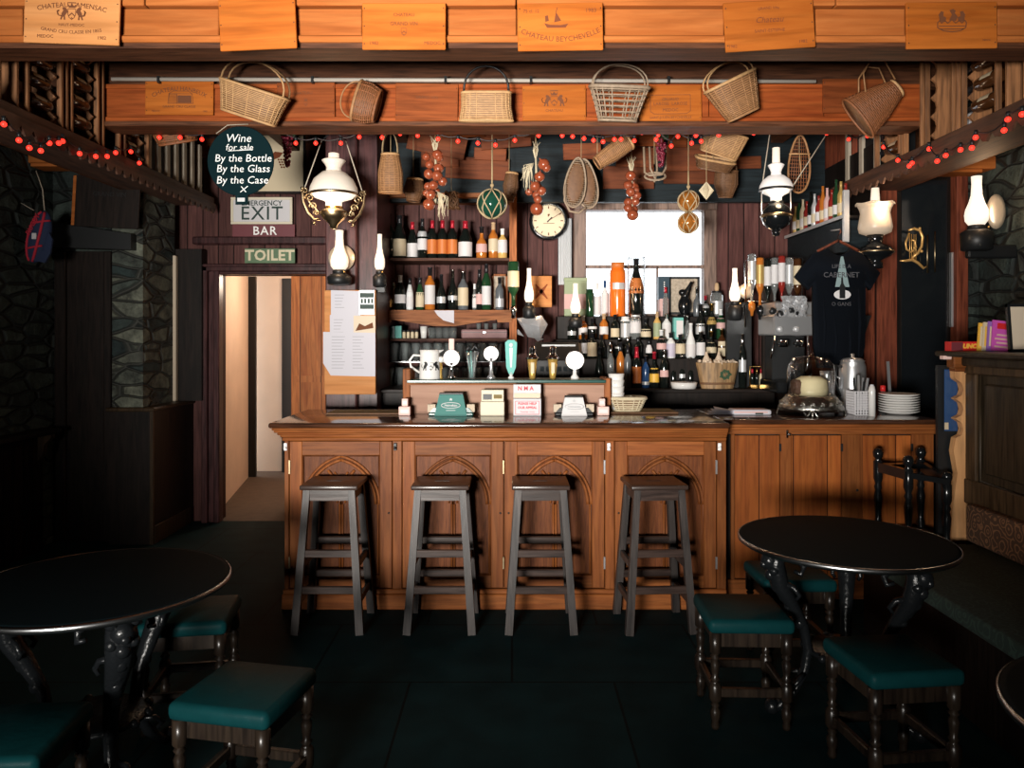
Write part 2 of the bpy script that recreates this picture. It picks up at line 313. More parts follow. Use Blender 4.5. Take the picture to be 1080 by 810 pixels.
# ---------------------------------------------------------------- mesh builder
class MB:
    def __init__(s): s.v, s.f, s.sm = [], [], []
    def add(s, vs, fs, T=None, sm=False):
        n = len(s.v)
        s.v += [tuple(T @ Vector(v)) for v in vs] if T is not None else [tuple(v) for v in vs]
        s.f += [tuple(i + n for i in f) for f in fs]; s.sm += [sm] * len(fs)
        return s
    def join(s, o, T=None):
        n = len(s.v)
        s.v += [tuple(T @ Vector(v)) for v in o.v] if T is not None else list(o.v)
        s.f += [tuple(i + n for i in f) for f in o.f]; s.sm += list(o.sm); return s
    def box(s, x0, x1, y0, y1, z0, z1, T=None, b=0, seg=1):
        if b:
            bm = bmesh.new(); bmesh.ops.create_cube(bm, size=1)
            for v in bm.verts: v.co = Vector((x0 + (v.co.x + .5) * (x1 - x0), y0 + (v.co.y + .5) * (y1 - y0), z0 + (v.co.z + .5) * (z1 - z0)))
            b = min(b, .45 * min(abs(x1 - x0), abs(y1 - y0), abs(z1 - z0)))
            bmesh.ops.bevel(bm, geom=list(bm.edges), offset=b, segments=seg, profile=.5, affect='EDGES')
            bm.verts.index_update()
            vs = [v.co.copy() for v in bm.verts]; fs = [[v.index for v in f.verts] for f in bm.faces]; bm.free()
            return s.add(vs, fs, T, seg > 1)
        vs = [(x, y, z) for x in (x0, x1) for y in (y0, y1) for z in (z0, z1)]
        return s.add(vs, [(0, 1, 3, 2), (4, 6, 7, 5), (0, 4, 5, 1), (2, 3, 7, 6), (0, 2, 6, 4), (1, 5, 7, 3)], T)
    def cbox(s, c, d, T=None, b=0, seg=1):
        return s.box(c[0] - d[0] / 2, c[0] + d[0] / 2, c[1] - d[1] / 2, c[1] + d[1] / 2, c[2] - d[2] / 2, c[2] + d[2] / 2, T, b, seg)
    def lathe(s, prof, n=16, T=None, sm=True, sx=1, sy=1):
        vs, fs, rings = [], [], []
        for r, z in prof:
            if r < 1e-6:
                rings.append([len(vs)]); vs.append((0, 0, z))
            else:
                rings.append(list(range(len(vs), len(vs) + n)))
                vs += [(sx * r * math.cos(2 * PI * k / n), sy * r * math.sin(2 * PI * k / n), z) for k in range(n)]
        for a, b in zip(rings, rings[1:]):
            for k in range(n):
                k2 = (k + 1) % n
                if len(a) == 1 and len(b) == 1: continue
                if len(a) == 1: fs.append((a[0], b[k2], b[k]))
                elif len(b) == 1: fs.append((a[k], a[k2], b[0]))
                else: fs.append((a[k], a[k2], b[k2], b[k]))
        if len(rings[0]) == 1 or len(rings[-1]) == 1:      # a ring open at both ends stays open
            if len(rings[0]) > 1: fs.append(tuple(reversed(rings[0])))
            if len(rings[-1]) > 1: fs.append(tuple(rings[-1]))
        return s.add(vs, fs, T, sm)
    def tube(s, pts, r, n=6, closed=False, T=None, sm=True, flat=1.0):
        pts = [Vector(p) for p in pts]; N = len(pts)
        rr = r if isinstance(r, (list, tuple)) else [r] * N
        vs, fs = [], []
        up = None
        for i, p in enumerate(pts):
            if closed: d = pts[(i + 1) % N] - pts[i - 1]
            else: d = pts[min(i + 1, N - 1)] - pts[max(i - 1, 0)]
            if d.length < 1e-9: d = Vector((0, 0, 1))
            d.normalize()
            if up is None:
                up = Vector((0, 0, 1)) if abs(d.z) < .9 else Vector((0, 1, 0))
            up = up - d * up.dot(d)
            if up.length < 1e-6: up = d.orthogonal()
            up.normalize(); sd = d.cross(up)
            for k in range(n):
                a = 2 * PI * k / n + PI / n
                vs.append(p + up * math.cos(a) * rr[i] + sd * math.sin(a) * rr[i] * flat)
        for i in range(N if closed else N - 1):
            a, b = i * n, ((i + 1) % N) * n
            for k in range(n): fs.append((a + k, a + (k + 1) % n, b + (k + 1) % n, b + k))
        if not closed:
            fs.append(tuple(range(n - 1, -1, -1))); fs.append(tuple(range((N - 1) * n, N * n)))
        return s.add(vs, fs, T, sm)
    def bar(s, a, b, w, d=None, T=None, w2=None):
        """square bar from a to b, width w (x-ish) and depth d"""
        d = d or w; w2 = w2 or w
        a, b = Vector(a), Vector(b); ax = (b - a).normalized()
        ux = Vector((1, 0, 0)) if abs(ax.x) < .8 else Vector((0, 0, 1))
        ux = (ux - ax * ux.dot(ax)).normalized(); uy = ax.cross(ux)
        vs = []
        for p, ww in ((a, w), (b, w2)):
            for sx, sy in ((-1, -1), (1, -1), (1, 1), (-1, 1)): vs.append(p + ux * sx * ww / 2 + uy * sy * d / 2)
        return s.add(vs, [(3, 2, 1, 0), (4, 5, 6, 7), (0, 1, 5, 4), (1, 2, 6, 5), (2, 3, 7, 6), (3, 0, 4, 7)], T)
    def prism(s, poly, y0, y1, T=None):
        """outline in x,z pushed from y0 to y1"""
        n = len(poly)
        area = sum(poly[i][0] * poly[(i + 1) % n][1] - poly[(i + 1) % n][0] * poly[i][1] for i in range(n))
        if area < 0: poly = poly[::-1]
        vs = [(x, y0, z) for x, z in poly] + [(x, y1, z) for x, z in poly]
        fs = [tuple(range(n)), tuple(range(2 * n - 1, n - 1, -1))] + [(i, i + n, (i + 1) % n + n, (i + 1) % n) for i in range(n)]
        return s.add(vs, fs, T)
    def ball(s, c, r, nu=10, nv=7, sc=(1, 1, 1), T=None):
        prof = [(math.sin(PI * i / nv) * r, -math.cos(PI * i / nv) * r) for i in range(nv + 1)]
        prof[0] = (0, -r); prof[-1] = (0, r)
        T2 = tr(c) @ Matrix.Diagonal((sc[0], sc[1], sc[2], 1))
        return s.lathe(prof, nu, T @ T2 if T is not None else T2)
    def mesh(s, name):
        me = bpy.data.meshes.new(name); me.from_pydata(s.v, [], s.f)
        me.polygons.foreach_set('use_smooth', s.sm); me.update()
        return me
def abs_loc(o):
    v = Vector((0, 0, 0))
    while o is not None: v = v + o.location; o = o.parent
    return v
def props(o, label=None, cat=None, group=None, kind=None):
    for k, v in (('label', label), ('category', cat), ('group', group), ('kind', kind)):
        if v: o[k] = v
    return o
USED = {}
def emp(name, loc, label, cat, group=None, rz=0, rx=0, ry=0):
    o = bpy.data.objects.new(name, None); COL.objects.link(o)
    o.location = loc; o.rotation_euler = (math.radians(rx), math.radians(ry), math.radians(rz)); o.empty_display_size = .1
    return props(o, label, cat, group)
def part(name, mb, m, parent, label=None, world=False, kind=None):
    """one mesh under its thing; world=True: the builder holds world coordinates"""
    if world and parent is not None:
        d = abs_loc(parent); mb.v = [(v[0] - d.x, v[1] - d.y, v[2] - d.z) for v in mb.v]
    me = mb.mesh(name); me.materials.append(M[m] if isinstance(m, str) else m)
    o = bpy.data.objects.new(name, me); COL.objects.link(o)
    if parent is not None: o.parent = parent
    return props(o, label=label, kind=kind)
def solo(name, mb, m, label, cat, loc=None, group=None, kind=None, world=True, rz=0):
    """a thing that is one mesh; its origin goes to loc"""
    if loc is not None and world:
        d = Vector(loc); mb.v = [(v[0] - d.x, v[1] - d.y, v[2] - d.z) for v in mb.v]
    o = part(name, mb, m, None)
    if loc is not None: o.location = loc
    if rz: o.rotation_euler.z = math.radians(rz)
    return props(o, label, cat, group, kind)
def struct(name, mb, m, parent=None):
    o = part(name, mb, m, parent)
    if parent is None: o['kind'] = 'structure'
    return o
KIDS = {}
def copy_tree(o, parent=None):
    c = o.copy(); COL.objects.link(c)
    if parent is not None: c.parent = parent
    for ch in [x for x in bpy.data.objects if x.parent == o]: copy_tree(ch, c)
    return c
def text_mesh(s, size, arc=0, shear=0, bold=0, sp=1.0, ext=.0006):
    """lettering in the x,z plane facing -y, centred; arc = bend radius (negative smiles)"""
    cu = bpy.data.curves.new('lettering', 'FONT'); cu.body = s; cu.size = size; cu.align_x = 'CENTER'; cu.align_y = 'CENTER'
    cu.extrude = ext; cu.resolution_u = 2; cu.shear = shear; cu.offset = bold; cu.space_character = sp
    ob = bpy.data.objects.new('lettering_tmp', cu); COL.objects.link(ob)
    dg = bpy.context.evaluated_depsgraph_get(); ev = ob.evaluated_get(dg); me = ev.to_mesh()
    vs = [v.co.copy() for v in me.vertices]; fs = [tuple(p.vertices) for p in me.polygons]
    ev.to_mesh_clear(); bpy.data.objects.remove(ob); bpy.data.curves.remove(cu)
    mb = MB(); out = []
    for v in vs:
        x, y = v.x, v.y
        if arc:
            a = x / arc; x, y = (arc + y) * math.sin(a), (arc + y) * math.cos(a) - arc
        out.append((x, -v.z, y))
    return mb.add(out, fs)
def put_text(mb, s, x, z, size, y=0, **k):
    return mb.join(text_mesh(s, size, **k), tr(x, y, z))
def ordinal(i): return ['first', 'second', 'third', 'fourth', 'fifth', 'sixth', 'seventh', 'eighth', 'ninth', 'tenth', 'eleventh', 'twelfth', 'thirteenth', 'fourteenth', 'fifteenth', 'sixteenth', 'seventeenth', 'eighteenth'][i]
# ================================================================ camera, world, light
cam = bpy.data.objects.new('camera', bpy.data.cameras.new('camera')); COL.objects.link(cam)
cam.location = (0, 0, EYE); cam.rotation_euler = (PI / 2, 0, 0)
cam.data.sensor_width = 36; cam.data.lens = 36 * F / 1080
cam.data.shift_y = -(405 - CY) / 1080; cam.data.clip_start = .05
SC.camera = cam
SC.view_settings.view_transform = 'Standard'; SC.view_settings.look = 'None'
SC.view_settings.gamma = 1; SC.view_settings.use_curve_mapping = False; SC.view_settings.exposure = 0.0
SC.cycles.use_denoising = True; SC.cycles.max_bounces = 8; SC.cycles.transparent_max_bounces = 8
SC.cycles.caustics_reflective = False; SC.cycles.caustics_refractive = False; SC.cycles.sample_clamp_indirect = 4
wd = bpy.data.worlds.new('overcast'); SC.world = wd; wd.use_nodes = True
bg = wd.node_tree.nodes['Background']; bg.inputs[0].default_value = (.93, .97, 1, 1); bg.inputs[1].default_value = 3.2
def area(name, loc, rx, sx, sy, power, col, rz=0):
    l = bpy.data.lights.new(name, 'AREA'); l.shape = 'RECTANGLE'; l.size = sx; l.size_y = sy; l.energy = power; l.color = col
    o = bpy.data.objects.new(name, l); COL.objects.link(o); o.location = loc; o.rotation_euler = (math.radians(rx), 0, math.radians(rz)); return o
def point(name, loc, power, col, r=.03):
    l = bpy.data.lights.new(name, 'POINT'); l.energy = power; l.color = col; l.shadow_soft_size = r
    o = bpy.data.objects.new(name, l); COL.objects.link(o); o.location = loc; return o
# daylight through the pub's front window (behind the camera)
fl = area('front_window_daylight', (-1.6, -2.44, 1.2), 101, 1.3, .75, 152, (1, .95, .88), rz=-13)
fl.data.spread = math.radians(58)

# ================================================================ room shell
struct('floor', MB().box(-4.2, 4.2, -2.7, 6.75, -.06, 0), 'floor')
struct('floor_passage', MB().box(-4.2, -1.2, 6.75, 9.5, -.06, 0), 'pass_floor')
struct('ceiling', MB().box(-4.2, 4.2, -2.7, 9.5, 3.36, 3.46), 'ceil')
YB = 6.75
w = MB()
DX0, DX1, DZ = -2.56, -1.55, 2.15
NX0, NX1, NZ0, NZ1 = PX(612, YB), PX(748, YB), 1.76, PZ(215, YB)
w.box(-3.9, DX0, YB, YB + .16, 0, 3.36); w.box(DX0, DX1, YB, YB + .16, DZ, 3.36); w.box(DX1, NX0, YB, YB + .16, 0, 3.36)
w.box(NX0, NX1, YB, YB + .16, 0, NZ0); w.box(NX0, NX1, YB, YB + .16, NZ1, 3.36); w.box(NX1, 4.0, YB, YB + .16, 0, 3.36)
struct('wall_back', w, 'wall_wood')
struct('wall_left', MB().box(-3.9, -3.6, -2.7, 6.75, 0, 3.36), 'stone')
struct('wall_right', MB().box(3.6, 3.9, -2.7, 6.75, 0, 3.36), 'stone')
w = MB()
w.box(-3.6, -2.35, -2.7, -2.5, 0, 3.36); w.box(-.85, 3.6, -2.7, -2.5, 0, 3.36); w.box(-2.35, -.85, -2.7, -2.5, 0, .7); w.box(-2.35, -.85, -2.7, -2.5, 1.72, 3.36)
struct('wall_front', w, 'stone')
wf = struct('window_2', MB().box(-2.35, -2.27, -2.66, -2.54, .7, 1.72).box(-.93, -.85, -2.66, -2.54, .7, 1.72).box(-2.27, -.93, -2.66, -2.54, .7, .78).box(-2.27, -.93, -2.66, -2.54, 1.64, 1.72).box(-1.63, -1.57, -2.64, -2.56, .78, 1.64), 'window_paint')
part('pane', MB().box(-2.27, -.93, -2.605, -2.6, .78, 1.64), 'pane', wf)

# back window (blown-out daylight over the bar)
fx0, fx1, fz1 = NX0, NX1, NZ1
fr = MB(); y0, y1 = YB - .03, YB + .1
fr.box(fx0 - .06, fx0 + .05, y0, y1, NZ0, fz1 + .06, b=.008); fr.box(fx1 - .05, fx1 + .06, y0, y1, NZ0, fz1 + .06, b=.008)
fr.box(fx0 - .06, fx1 + .06, y0 - .02, y1, fz1 - .06, fz1 + .03, b=.008); fr.box(fx0 - .06, fx1 + .06, y0, y1, NZ0 - .02, NZ0 + .05, b=.008)
wn = struct('window_1', fr, 'window_paint')
zr = PZ(281, YB)
part('meeting_rail', MB().box(fx0 + .05, fx1 - .05, YB + .02, YB + .07, zr - .014, zr + .014), 'window_paint', wn)
part('glazing_bar', MB().box(PX(694, YB) - .008, PX(694, YB) + .008, YB + .02, YB + .06, NZ0 + .05, zr), 'window_paint', wn)
part('pane', MB().box(fx0 + .05, fx1 - .05, YB + .075, YB + .079, NZ0 + .05, fz1 - .06), 'pane', wn)

# passage beyond the doorway
p = MB(); p.prism([(0, 0), (0, 1)], 0, 1) if False else None
struct('wall_passage', MB().add([(-2.66, 6.91, 0), (-3.02, 8.85, 0), (-3.02, 8.85, 2.5), (-2.66, 6.91, 2.5), (-2.9, 6.91, 0), (-3.3, 8.85, 0), (-3.3, 8.85, 2.5), (-2.9, 6.91, 2.5)], [(0, 1, 2, 3), (7, 6, 5, 4), (0, 4, 5, 1), (1, 5, 6, 2), (2, 6, 7, 3), (3, 7, 4, 0)]), 'plaster')
struct('wall_passage_end', MB().box(-3.06, -1.2, 9.25, 9.4, 0, 2.5).box(-3.4, -3.06, 9.3, 9.4, 0, 2.5), 'plaster')
struct('wall_passage_side', MB().box(-1.32, -1.2, 6.91, 9.4, 0, 2.5), 'plaster')
struct('ceiling_passage', MB().box(-3.4, -1.2, 6.91, 9.5, 2.5, 2.58), 'plaster')
d3 = struct('door_3', MB().box(-3.04, -2.94, 8.86, 8.9, 0, 2.3).box(PX(300, 9.2) - .02, PX(308, 9.2), 9.16, 9.24, 0, 2.3), 'black')
dd = struct('door_2', MB().box(PX(307, 7.3), PX(352, 7.3), 7.3, 7.36, 0, 2.35, b=.006), 'orange_door')
part('ledge', MB().box(PX(307, 7.3) + .03, PX(350, 7.3), 7.29, 7.3, 1.18, 1.24), 'orange_door', dd)
point('passage_lamp', (-2.05, 8.0, 2.2), 36, (1, .80, .62), .12)

# door casing, lintel rail and pier
cs = MB()
cx0, cx1 = PX(214, 6.7), PX(232, 6.7)
for k, (a, b, dpt) in enumerate(((0, .05, .0), (.05, .10, .03), (.10, .15, .012))):
    cs.box(cx0 + a, cx0 + b, 6.66 + dpt, YB + .02, 0, DZ + .085 - a * .5, b=.006)
struct('trim_1', cs, 'casing')
struct('trim_2', MB().box(cx0, -1.36, 6.66, 6.75, DZ + .022, DZ + .075, b=.008).box(cx0, -1.36, 6.64, 6.75, DZ + .06, DZ + .085, b=.006).box(cx0 + .1, -1.36, 6.69, 6.75, DZ, DZ + .025, b=.006), 'casing')
struct('trim_3', MB().box(-2.76, -1.36, 6.66, 6.75, PZ(258, 6.7), PZ(250, 6.7), b=.01), 'casing')
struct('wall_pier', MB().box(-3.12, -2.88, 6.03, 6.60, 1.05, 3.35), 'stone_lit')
struct('trim_4', MB().box(-2.885, -2.855, 6.56, 6.61, 1.06, 2.30, b=.006), 'beige')
struct('wall_pier_dado', MB().box(-3.12, -2.78, 5.98, 6.74, .0, 1.03), 'dark')
struct('trim_5', MB().box(-3.14, -2.76, 5.96, 6.74, 1.03, 1.06, b=.008).box(-2.785, -2.768, 6.0, 6.66, 0, .14, b=.005).box(-2.80, -2.776, 5.975, 6.0, .0, 1.03), 'panel_rail')
struct('wall_pier_side', MB().box(-3.12, -2.66, 6.62, 6.75, 1.06, 2.36), 'dark')
# recess door facing us on the far side of the stone wall
dl = struct('door_4', MB().box(-3.6, -3.12, 6.08, 6.14, 0, 2.28), 'dark')
part('stile', MB().box(-3.2, -3.14, 6.05, 6.08, 0, 2.28, b=.006).box(-3.58, -3.5, 6.05, 6.08, 0, 2.28, b=.006), 'dark', dl)
struct('wall_recess', MB().box(-3.6, -3.12, 6.06, 6.2, 2.28, 3.36), 'stone')
struct('trim_6', MB().prism([(-3.6, 2.30), (-2.93, 2.28), (-2.93, 2.40), (-3.6, 2.50)], 5.94, 6.06), 'black')
struct('baseboard_left', MB().box(-3.6, -3.55, -2.5, 5.85, 0, .88), 'dado')
lg = struct('trim_7', MB().box(-3.6, -3.43, -2.5, 5.9, .88, .915, b=.008), 'dark')
part('bracket', MB().prism([(0, 0), (.10, 0), (.10, -.03), (.05, -.08), (.035, -.16), (0, -.2)], 5.78, 5.83, tr(-3.55, 0, .88)), 'panel_rail', lg)
# lintel planks over both side doors
struct('trim_8', MB().box(PX(25, 5.9), PX(114, 5.9), 5.75, 5.95, PZ(176, 5.9), PZ(162, 5.9), b=.006).box(PX(34, 5.9), PX(114, 5.9), 5.78, 5.95, PZ(179, 5.9), PZ(176, 5.9)), 'beam')
struct('trim_9', MB().box(PX(955, 5.9), PX(1038, 5.9), 5.75, 5.95, PZ(182, 5.9), PZ(169, 5.9), b=.006).box(PX(955, 5.9), PX(1026, 5.9), 5.78, 5.95, PZ(185, 5.9), PZ(182, 5.9)), 'beam')
# right end: boards, dark glazed door, jamb
struct('wall_bar_end', MB().box(2.62, PX(946, 5.95), 5.95, 6.1, 0, 3.36), 'red_wood')
struct('wall_bar_side', MB().box(2.62, 2.72, 6.1, 6.75, 0, 3.36), 'red_wood')
dr = struct('door_1', MB().box(PX(946, 6), PX(1006, 6), 6.02, 6.08, 0, PZ(178, 6)), 'dark')
part('glass_panel', MB().box(PX(952, 6), PX(1000, 6), 6.012, 6.02, 1.0, PZ(190, 6)), 'dark_glass', dr)
part('pull_handle', MB().tube([W(978, 248, 5.97), W(978, 288, 5.97)], .008).tube([W(986, 244, 5.97), W(986, 287, 5.97)], .006).tube([W(978, 250, 5.97), W(978, 250, 6.01)], .006).tube([W(978, 286, 5.97), W(978, 286, 6.01)], .006), 'old_brass', dr)
part('lock_plate', MB().box(PX(1003, 5.99), PX(1008, 5.99), 5.98, 6.02, PZ(345, 5.99), PZ(266, 5.99), b=.004), 'steel', dr)
struct('trim_10', MB().box(PX(1008, 5.95), PX(1020, 5.95), 5.93, 6.06, 0, PZ(183, 5.95), b=.006), 'red_wood')
struct('wall_door_head', MB().box(PX(946, 6), 3.6, 6.02, 6.12, PZ(178, 6), 3.36).box(PX(1020, 5.96), 3.6, 5.96, 6.12, 0, 3.36), 'stone')
struct('baseboard_back', MB().box(-1.36, 2.62, 6.72, 6.75, 0, .14), 'dark_x')

# ================================================================ ceiling beams
b1 = MB(); Y1 = 3.6
zb, zt = PZ(48, Y1), PZ(9, Y1)
xs = [-3.6, PX(24, Y1), PX(128, Y1), PX(231, Y1), PX(312, Y1), PX(382, Y1), PX(470, Y1), PX(545, Y1), PX(637, Y1), PX(764, Y1), PX(860, Y1), PX(955, Y1), PX(1052, Y1), 3.6]
for a, b in zip(xs, xs[1:]): b1.box(a + .002, b - .002, Y1, Y1 + .06, zb + .045, zt, b=.004)
struct('trim_11', b1, 'beam')
mb_ = MB().box(-3.6, 3.6, Y1 - .02, Y1 + .05, zb + .012, zb + .045, b=.01)
for a, b in zip([-3.6, -1.7, .02, 1.5], [-1.7, .02, 1.5, 3.6]): mb_.box(a + .003, b - .003, Y1 - .025, Y1 + .06, zt + .005, 3.36, b=.004)
struct('trim_12', mb_, 'beam')
struct('trim_13', MB().box(-3.6, 3.6, Y1, Y1 + .17, zb - .012, zb + .012).box(-3.6, 3.6, Y1 + .06, Y1 + .16, zb + .01, 3.36), 'beam_dark')
Y2 = 4.9
z2b, z2t = PZ(131, Y2), PZ(89, Y2)
b2 = MB()
for a, b in ((-2.6, -1.45), (-1.45, -.62), (-.62, .3), (.3, 1.25), (1.25, 1.98), (1.98, 2.6)): b2.box(a + .002, b - .002, Y2, Y2 + .16, z2b + .035, z2t, b=.004)
struct('trim_14', b2, 'beam_red')
struct('trim_15', MB().box(-2.6, 2.6, Y2 - .035, Y2 + .18, z2b - .02, z2b + .012, b=.006), 'beam_dark')
struct('trim_16', MB().box(-2.6, 2.6, Y2 - .012, Y2 + .02, z2t - .028, z2t, b=.004).box(-2.6, 2.6, Y2 - .018, Y2 + .02, z2b + .01, z2b + .045, b=.006), 'beam_red')
struct('trim_17', MB().box(-3.6, 3.6, Y2 + .04, Y2 + .12, z2t, 3.36), 'beam_dark')
cp = MB().tube([(PX(118, 4.86), 4.86, z2t + .02), (PX(860, 4.86), 4.86, z2t + .005)], .013, 8)
cpo = solo('conduit_pipe', cp, 'pipe', 'thin metal conduit pipe running along the top of the second beam', 'pipe', (0, 4.86, z2t))
for px in (168, 330, 470, 560, 705): part('clip', MB().box(PX(px, 4.86) - .008, PX(px, 4.86) + .008, 4.842, 4.9, z2t - .006, z2t + .034), 'black', cpo, world=True)
# blue-black board over the window and joists behind the second beam
struct('trim_18', MB().box(-1.1, 2.6, 6.42, 6.48, PZ(213, 6.42), 3.36), 'soffit')
for i, (x, y) in enumerate(((-1.9, 5.1), (-.9, 5.1), (.15, 5.1), (1.2, 5.1), (2.2, 5.1))):
    struct('trim_%d' % (19 + i), MB().box(x - .05, x + .05, y, 6.7, 3.22, 3.36), 'beam_dark')
struct('trim_24', MB().box(PX(343, 5.72), PX(376, 5.72), 5.72, 6.0, 0, 3.36, b=.01).box(PX(376, 5.78), PX(397, 5.78), 5.8, 6.7, 0, 3.36), 'casing')

# ================================================================ bottle racks along both sides
def bottle_prof(kind, h, r):
    P = {'wine': [(0, 0), (.86, 0), (1, .02), (1, .60), (.93, .66), (.62, .73), (.42, .79), (.36, .86), (.36, .985), (.40, .985), (.40, 1), (0, 1)],
         'burgundy': [(0, 0), (.9, 0), (1, .02), (1, .46), (.90, .55), (.62, .68), (.40, .78), (.34, .86), (.34, .985), (.38, .985), (.38, 1), (0, 1)],
         'whisky': [(0, 0), (.9, 0), (1, .03), (1, .58), (.94, .64), (.60, .72), (.40, .76), (.36, .80), (.36, .97), (.42, .97), (.42, 1), (0, 1)],
         'squat': [(0, 0), (.9, 0), (1, .04), (1, .44), (.85, .54), (.48, .62), (.34, .68), (.32, .95), (.4, .95), (.4, 1), (0, 1)],
         'liqueur': [(0, 0), (.8, 0), (1, .05), (1, .42), (.8, .55), (.46, .68), (.34, .80), (.30, .96), (.36, .96), (.36, 1), (0, 1)],
         'flask': [(0, 0), (.6, 0), (1, .12), (1, .40), (.7, .58), (.38, .68), (.32, .75), (.32, .96), (.4, .96), (.4, 1), (0, 1)],
         'slim': [(0, 0), (.9, 0), (1, .02), (1, .52), (.8, .62), (.5, .76), (.42, .9), (.42, .98), (.48, .98), (.48, 1), (0, 1)],
         'jar': [(0, 0), (.95, 0), (1, .03), (1, .80), (.92, .86), (.80, .88), (.80, 1), (0, 1)]}[kind]
    return [(a * r, b * h) for a, b in P]
def rad_at(prof, z):
    for (r0, z0), (r1, z1) in zip(prof, prof[1:]):
        if z0 <= z <= z1 and z1 > z0: return r0 + (r1 - r0) * (z - z0) / (z1 - z0)
    return prof[-2][0]
def band(prof, za, zb, eps, a0=-90, a1=90, n=10, facing=-90):
    """thin sleeve wrapped on the bottle, its middle facing -y"""
    mb = MB(); zs = [za, (za + zb) / 2, zb]; N = n + 1
    for z in zs:
        r = rad_at(prof, z) + eps
        for k in range(N):
            a = math.radians(facing + a0 + (a1 - a0) * k / n); mb.v.append((r * math.cos(a), r * math.sin(a), z))
    for j in range(2):
        for k in range(n): mb.f.append((j * N + k, j * N + k + 1, (j + 1) * N + k + 1, (j + 1) * N + k)); mb.sm.append(True)
    return mb
def make_bottle(name, loc, h, r, kind, glass, lab, cap, label, cat='bottle', group=None, lz=(.14, .46), cz=.80, neck=None, nseg=14, capname='cap', rz=0, badge=None):
    t = emp(name, loc, label, cat, group, rz=rz)
    pf = bottle_prof(kind, h, r)
    part('bottle_body', MB().lathe(pf, nseg), glass, t)
    if lab: part('paper_label', band(pf, lz[0] * h, lz[1] * h, .0012, -80, 80), lab, t)
    if cap:
        zc = [z for _, z in pf if z > cz * h]
        prof = [(rad_at(pf, cz * h) + .0018, cz * h)] + [(rr + .0018, z) for rr, z in pf if z > cz * h and rr > 0] + [(0, h + .002)]
        part(capname, MB().lathe(prof, nseg), cap, t)
    if badge:
        bz = (badge[1][0] * h, badge[1][1] * h)
        part('neck_label', band(pf, bz[0], bz[1], .002, -70, 70), badge[0], t)
    return t
LYING = None
def rack(sgn, word):
    xr = 2.55 * sgn
    X = lambda a: sgn * a
    r = emp('wine_rack', (xr, 5.0, 2.66), word, 'wine rack')
    part('rack_rail', MB().box(min(X(2.55), X(2.59)), max(X(2.55), X(2.59)), 3.5, 6.62, 2.73, 2.80, b=.006), 'rack_rail', r, world=True)
    sc = [(3.5, 2.745), (6.62, 2.745)]
    yy = 6.62; pts = []
    while yy > 3.52:
        pts += [(yy, 2.70), (yy - .035, 2.662), (yy - .065, 2.655), (yy - .09, 2.685)]; yy -= .105
    part('scalloped_trim', MB().prism(sc + pts, 0, .014, Matrix(((0, 1, 0, X(2.545) - .007), (1, 0, 0, 0), (0, 0, 1, 0), (0, 0, 0, 1)))), 'rack_rail', r, world=True)
    part('rack_floor', MB().box(min(X(2.56), X(2.97)), max(X(2.56), X(2.97)), 3.5, 6.62, 2.735, 2.755), 'rack_rail', r, world=True)
    part('rack_back', MB().box(min(X(2.97), X(3.0)), max(X(2.97), X(3.0)), 3.5, 6.62, 2.735, 3.36), 'beam_dark', r, world=True)
    for y in (3.86, 4.00, 4.09, 4.40, 4.45, 4.50, 4.79, 4.845, 5.05, 5.12, 5.45):
        wd_ = .08 if y in (4.00,) else .03
        part('rack_post', MB().box(min(X(2.565), X(2.565 + wd_)), max(X(2.565), X(2.565 + wd_)), y, y + .022, 2.755, 3.34, b=.003), 'rack', r, world=True)
    for y in (4.345, 4.735, 5.38):   # scalloped cradle boards the bottles lie in
        pl = [(X(2.70), 2.76), (X(2.70), 3.34), (X(2.57), 3.34)]
        for k in range(5):
            z = 3.305 - k * .115
            pl += [(X(2.57), z), (X(2.60), z - .025), (X(2.608), z - .055), (X(2.60), z - .085)]
        pl += [(X(2.57), 2.76)]
        part('cradle', MB().prism(pl, y, y + .018), 'rack', r, world=True)
    return r
rack(-1, 'long scalloped timber wine rack hung above the chalkboard side of the room')
rack(1, 'long scalloped timber wine rack hung above the settle side of the room')
proto = None
def lying(sgn, y, z, label, group=None):
    global proto
    if proto is None:
        proto = make_bottle('wine_bottle', (0, 0, 0), .30, .039, 'wine', 'g_brown', 'l_cream', 'c_black', 'x', cz=.74, lz=(.12, .45)); o = proto
    else: o = copy_tree(proto)
    o.location = (sgn * 2.622, y, z); o.rotation_euler = (math.radians(-88), 0, 0)
    o['label'] = label
    return o
LV = ['topmost', 'second from top', 'third from top', 'lowest']
for sgn, side in ((-1, 'chalkboard-side rack'), (1, 'settle-side rack')):
    for bi, (y, bay) in enumerate(((4.14, 'bay by the front beam'), (4.54, 'middle bay'), (5.16, 'bay behind the second beam'))):
        if sgn == 1 and bi == 1:
            continue
        for k in range(4):
            lying(sgn, y + (k % 2) * .02, 3.245 - k * .115, 'dark wine bottle lying %s in the %s, %s' % (LV[k], bay, side))
for k, px in enumerate((1008.5, 1019.5)):
    y = 4.55; h = .32
    make_bottle('wine_bottle', (PX(px, y) + .05, y + .04, 2.757), h, .042, 'wine', 'g_dark', 'l_white', 'c_black', ('upright wine bottle with plain white label in the rack, nearer the lamp-side door' if k == 0 else 'upright wine bottle with plain white label in the rack, nearer the stone wall'), lz=(.12, .62))
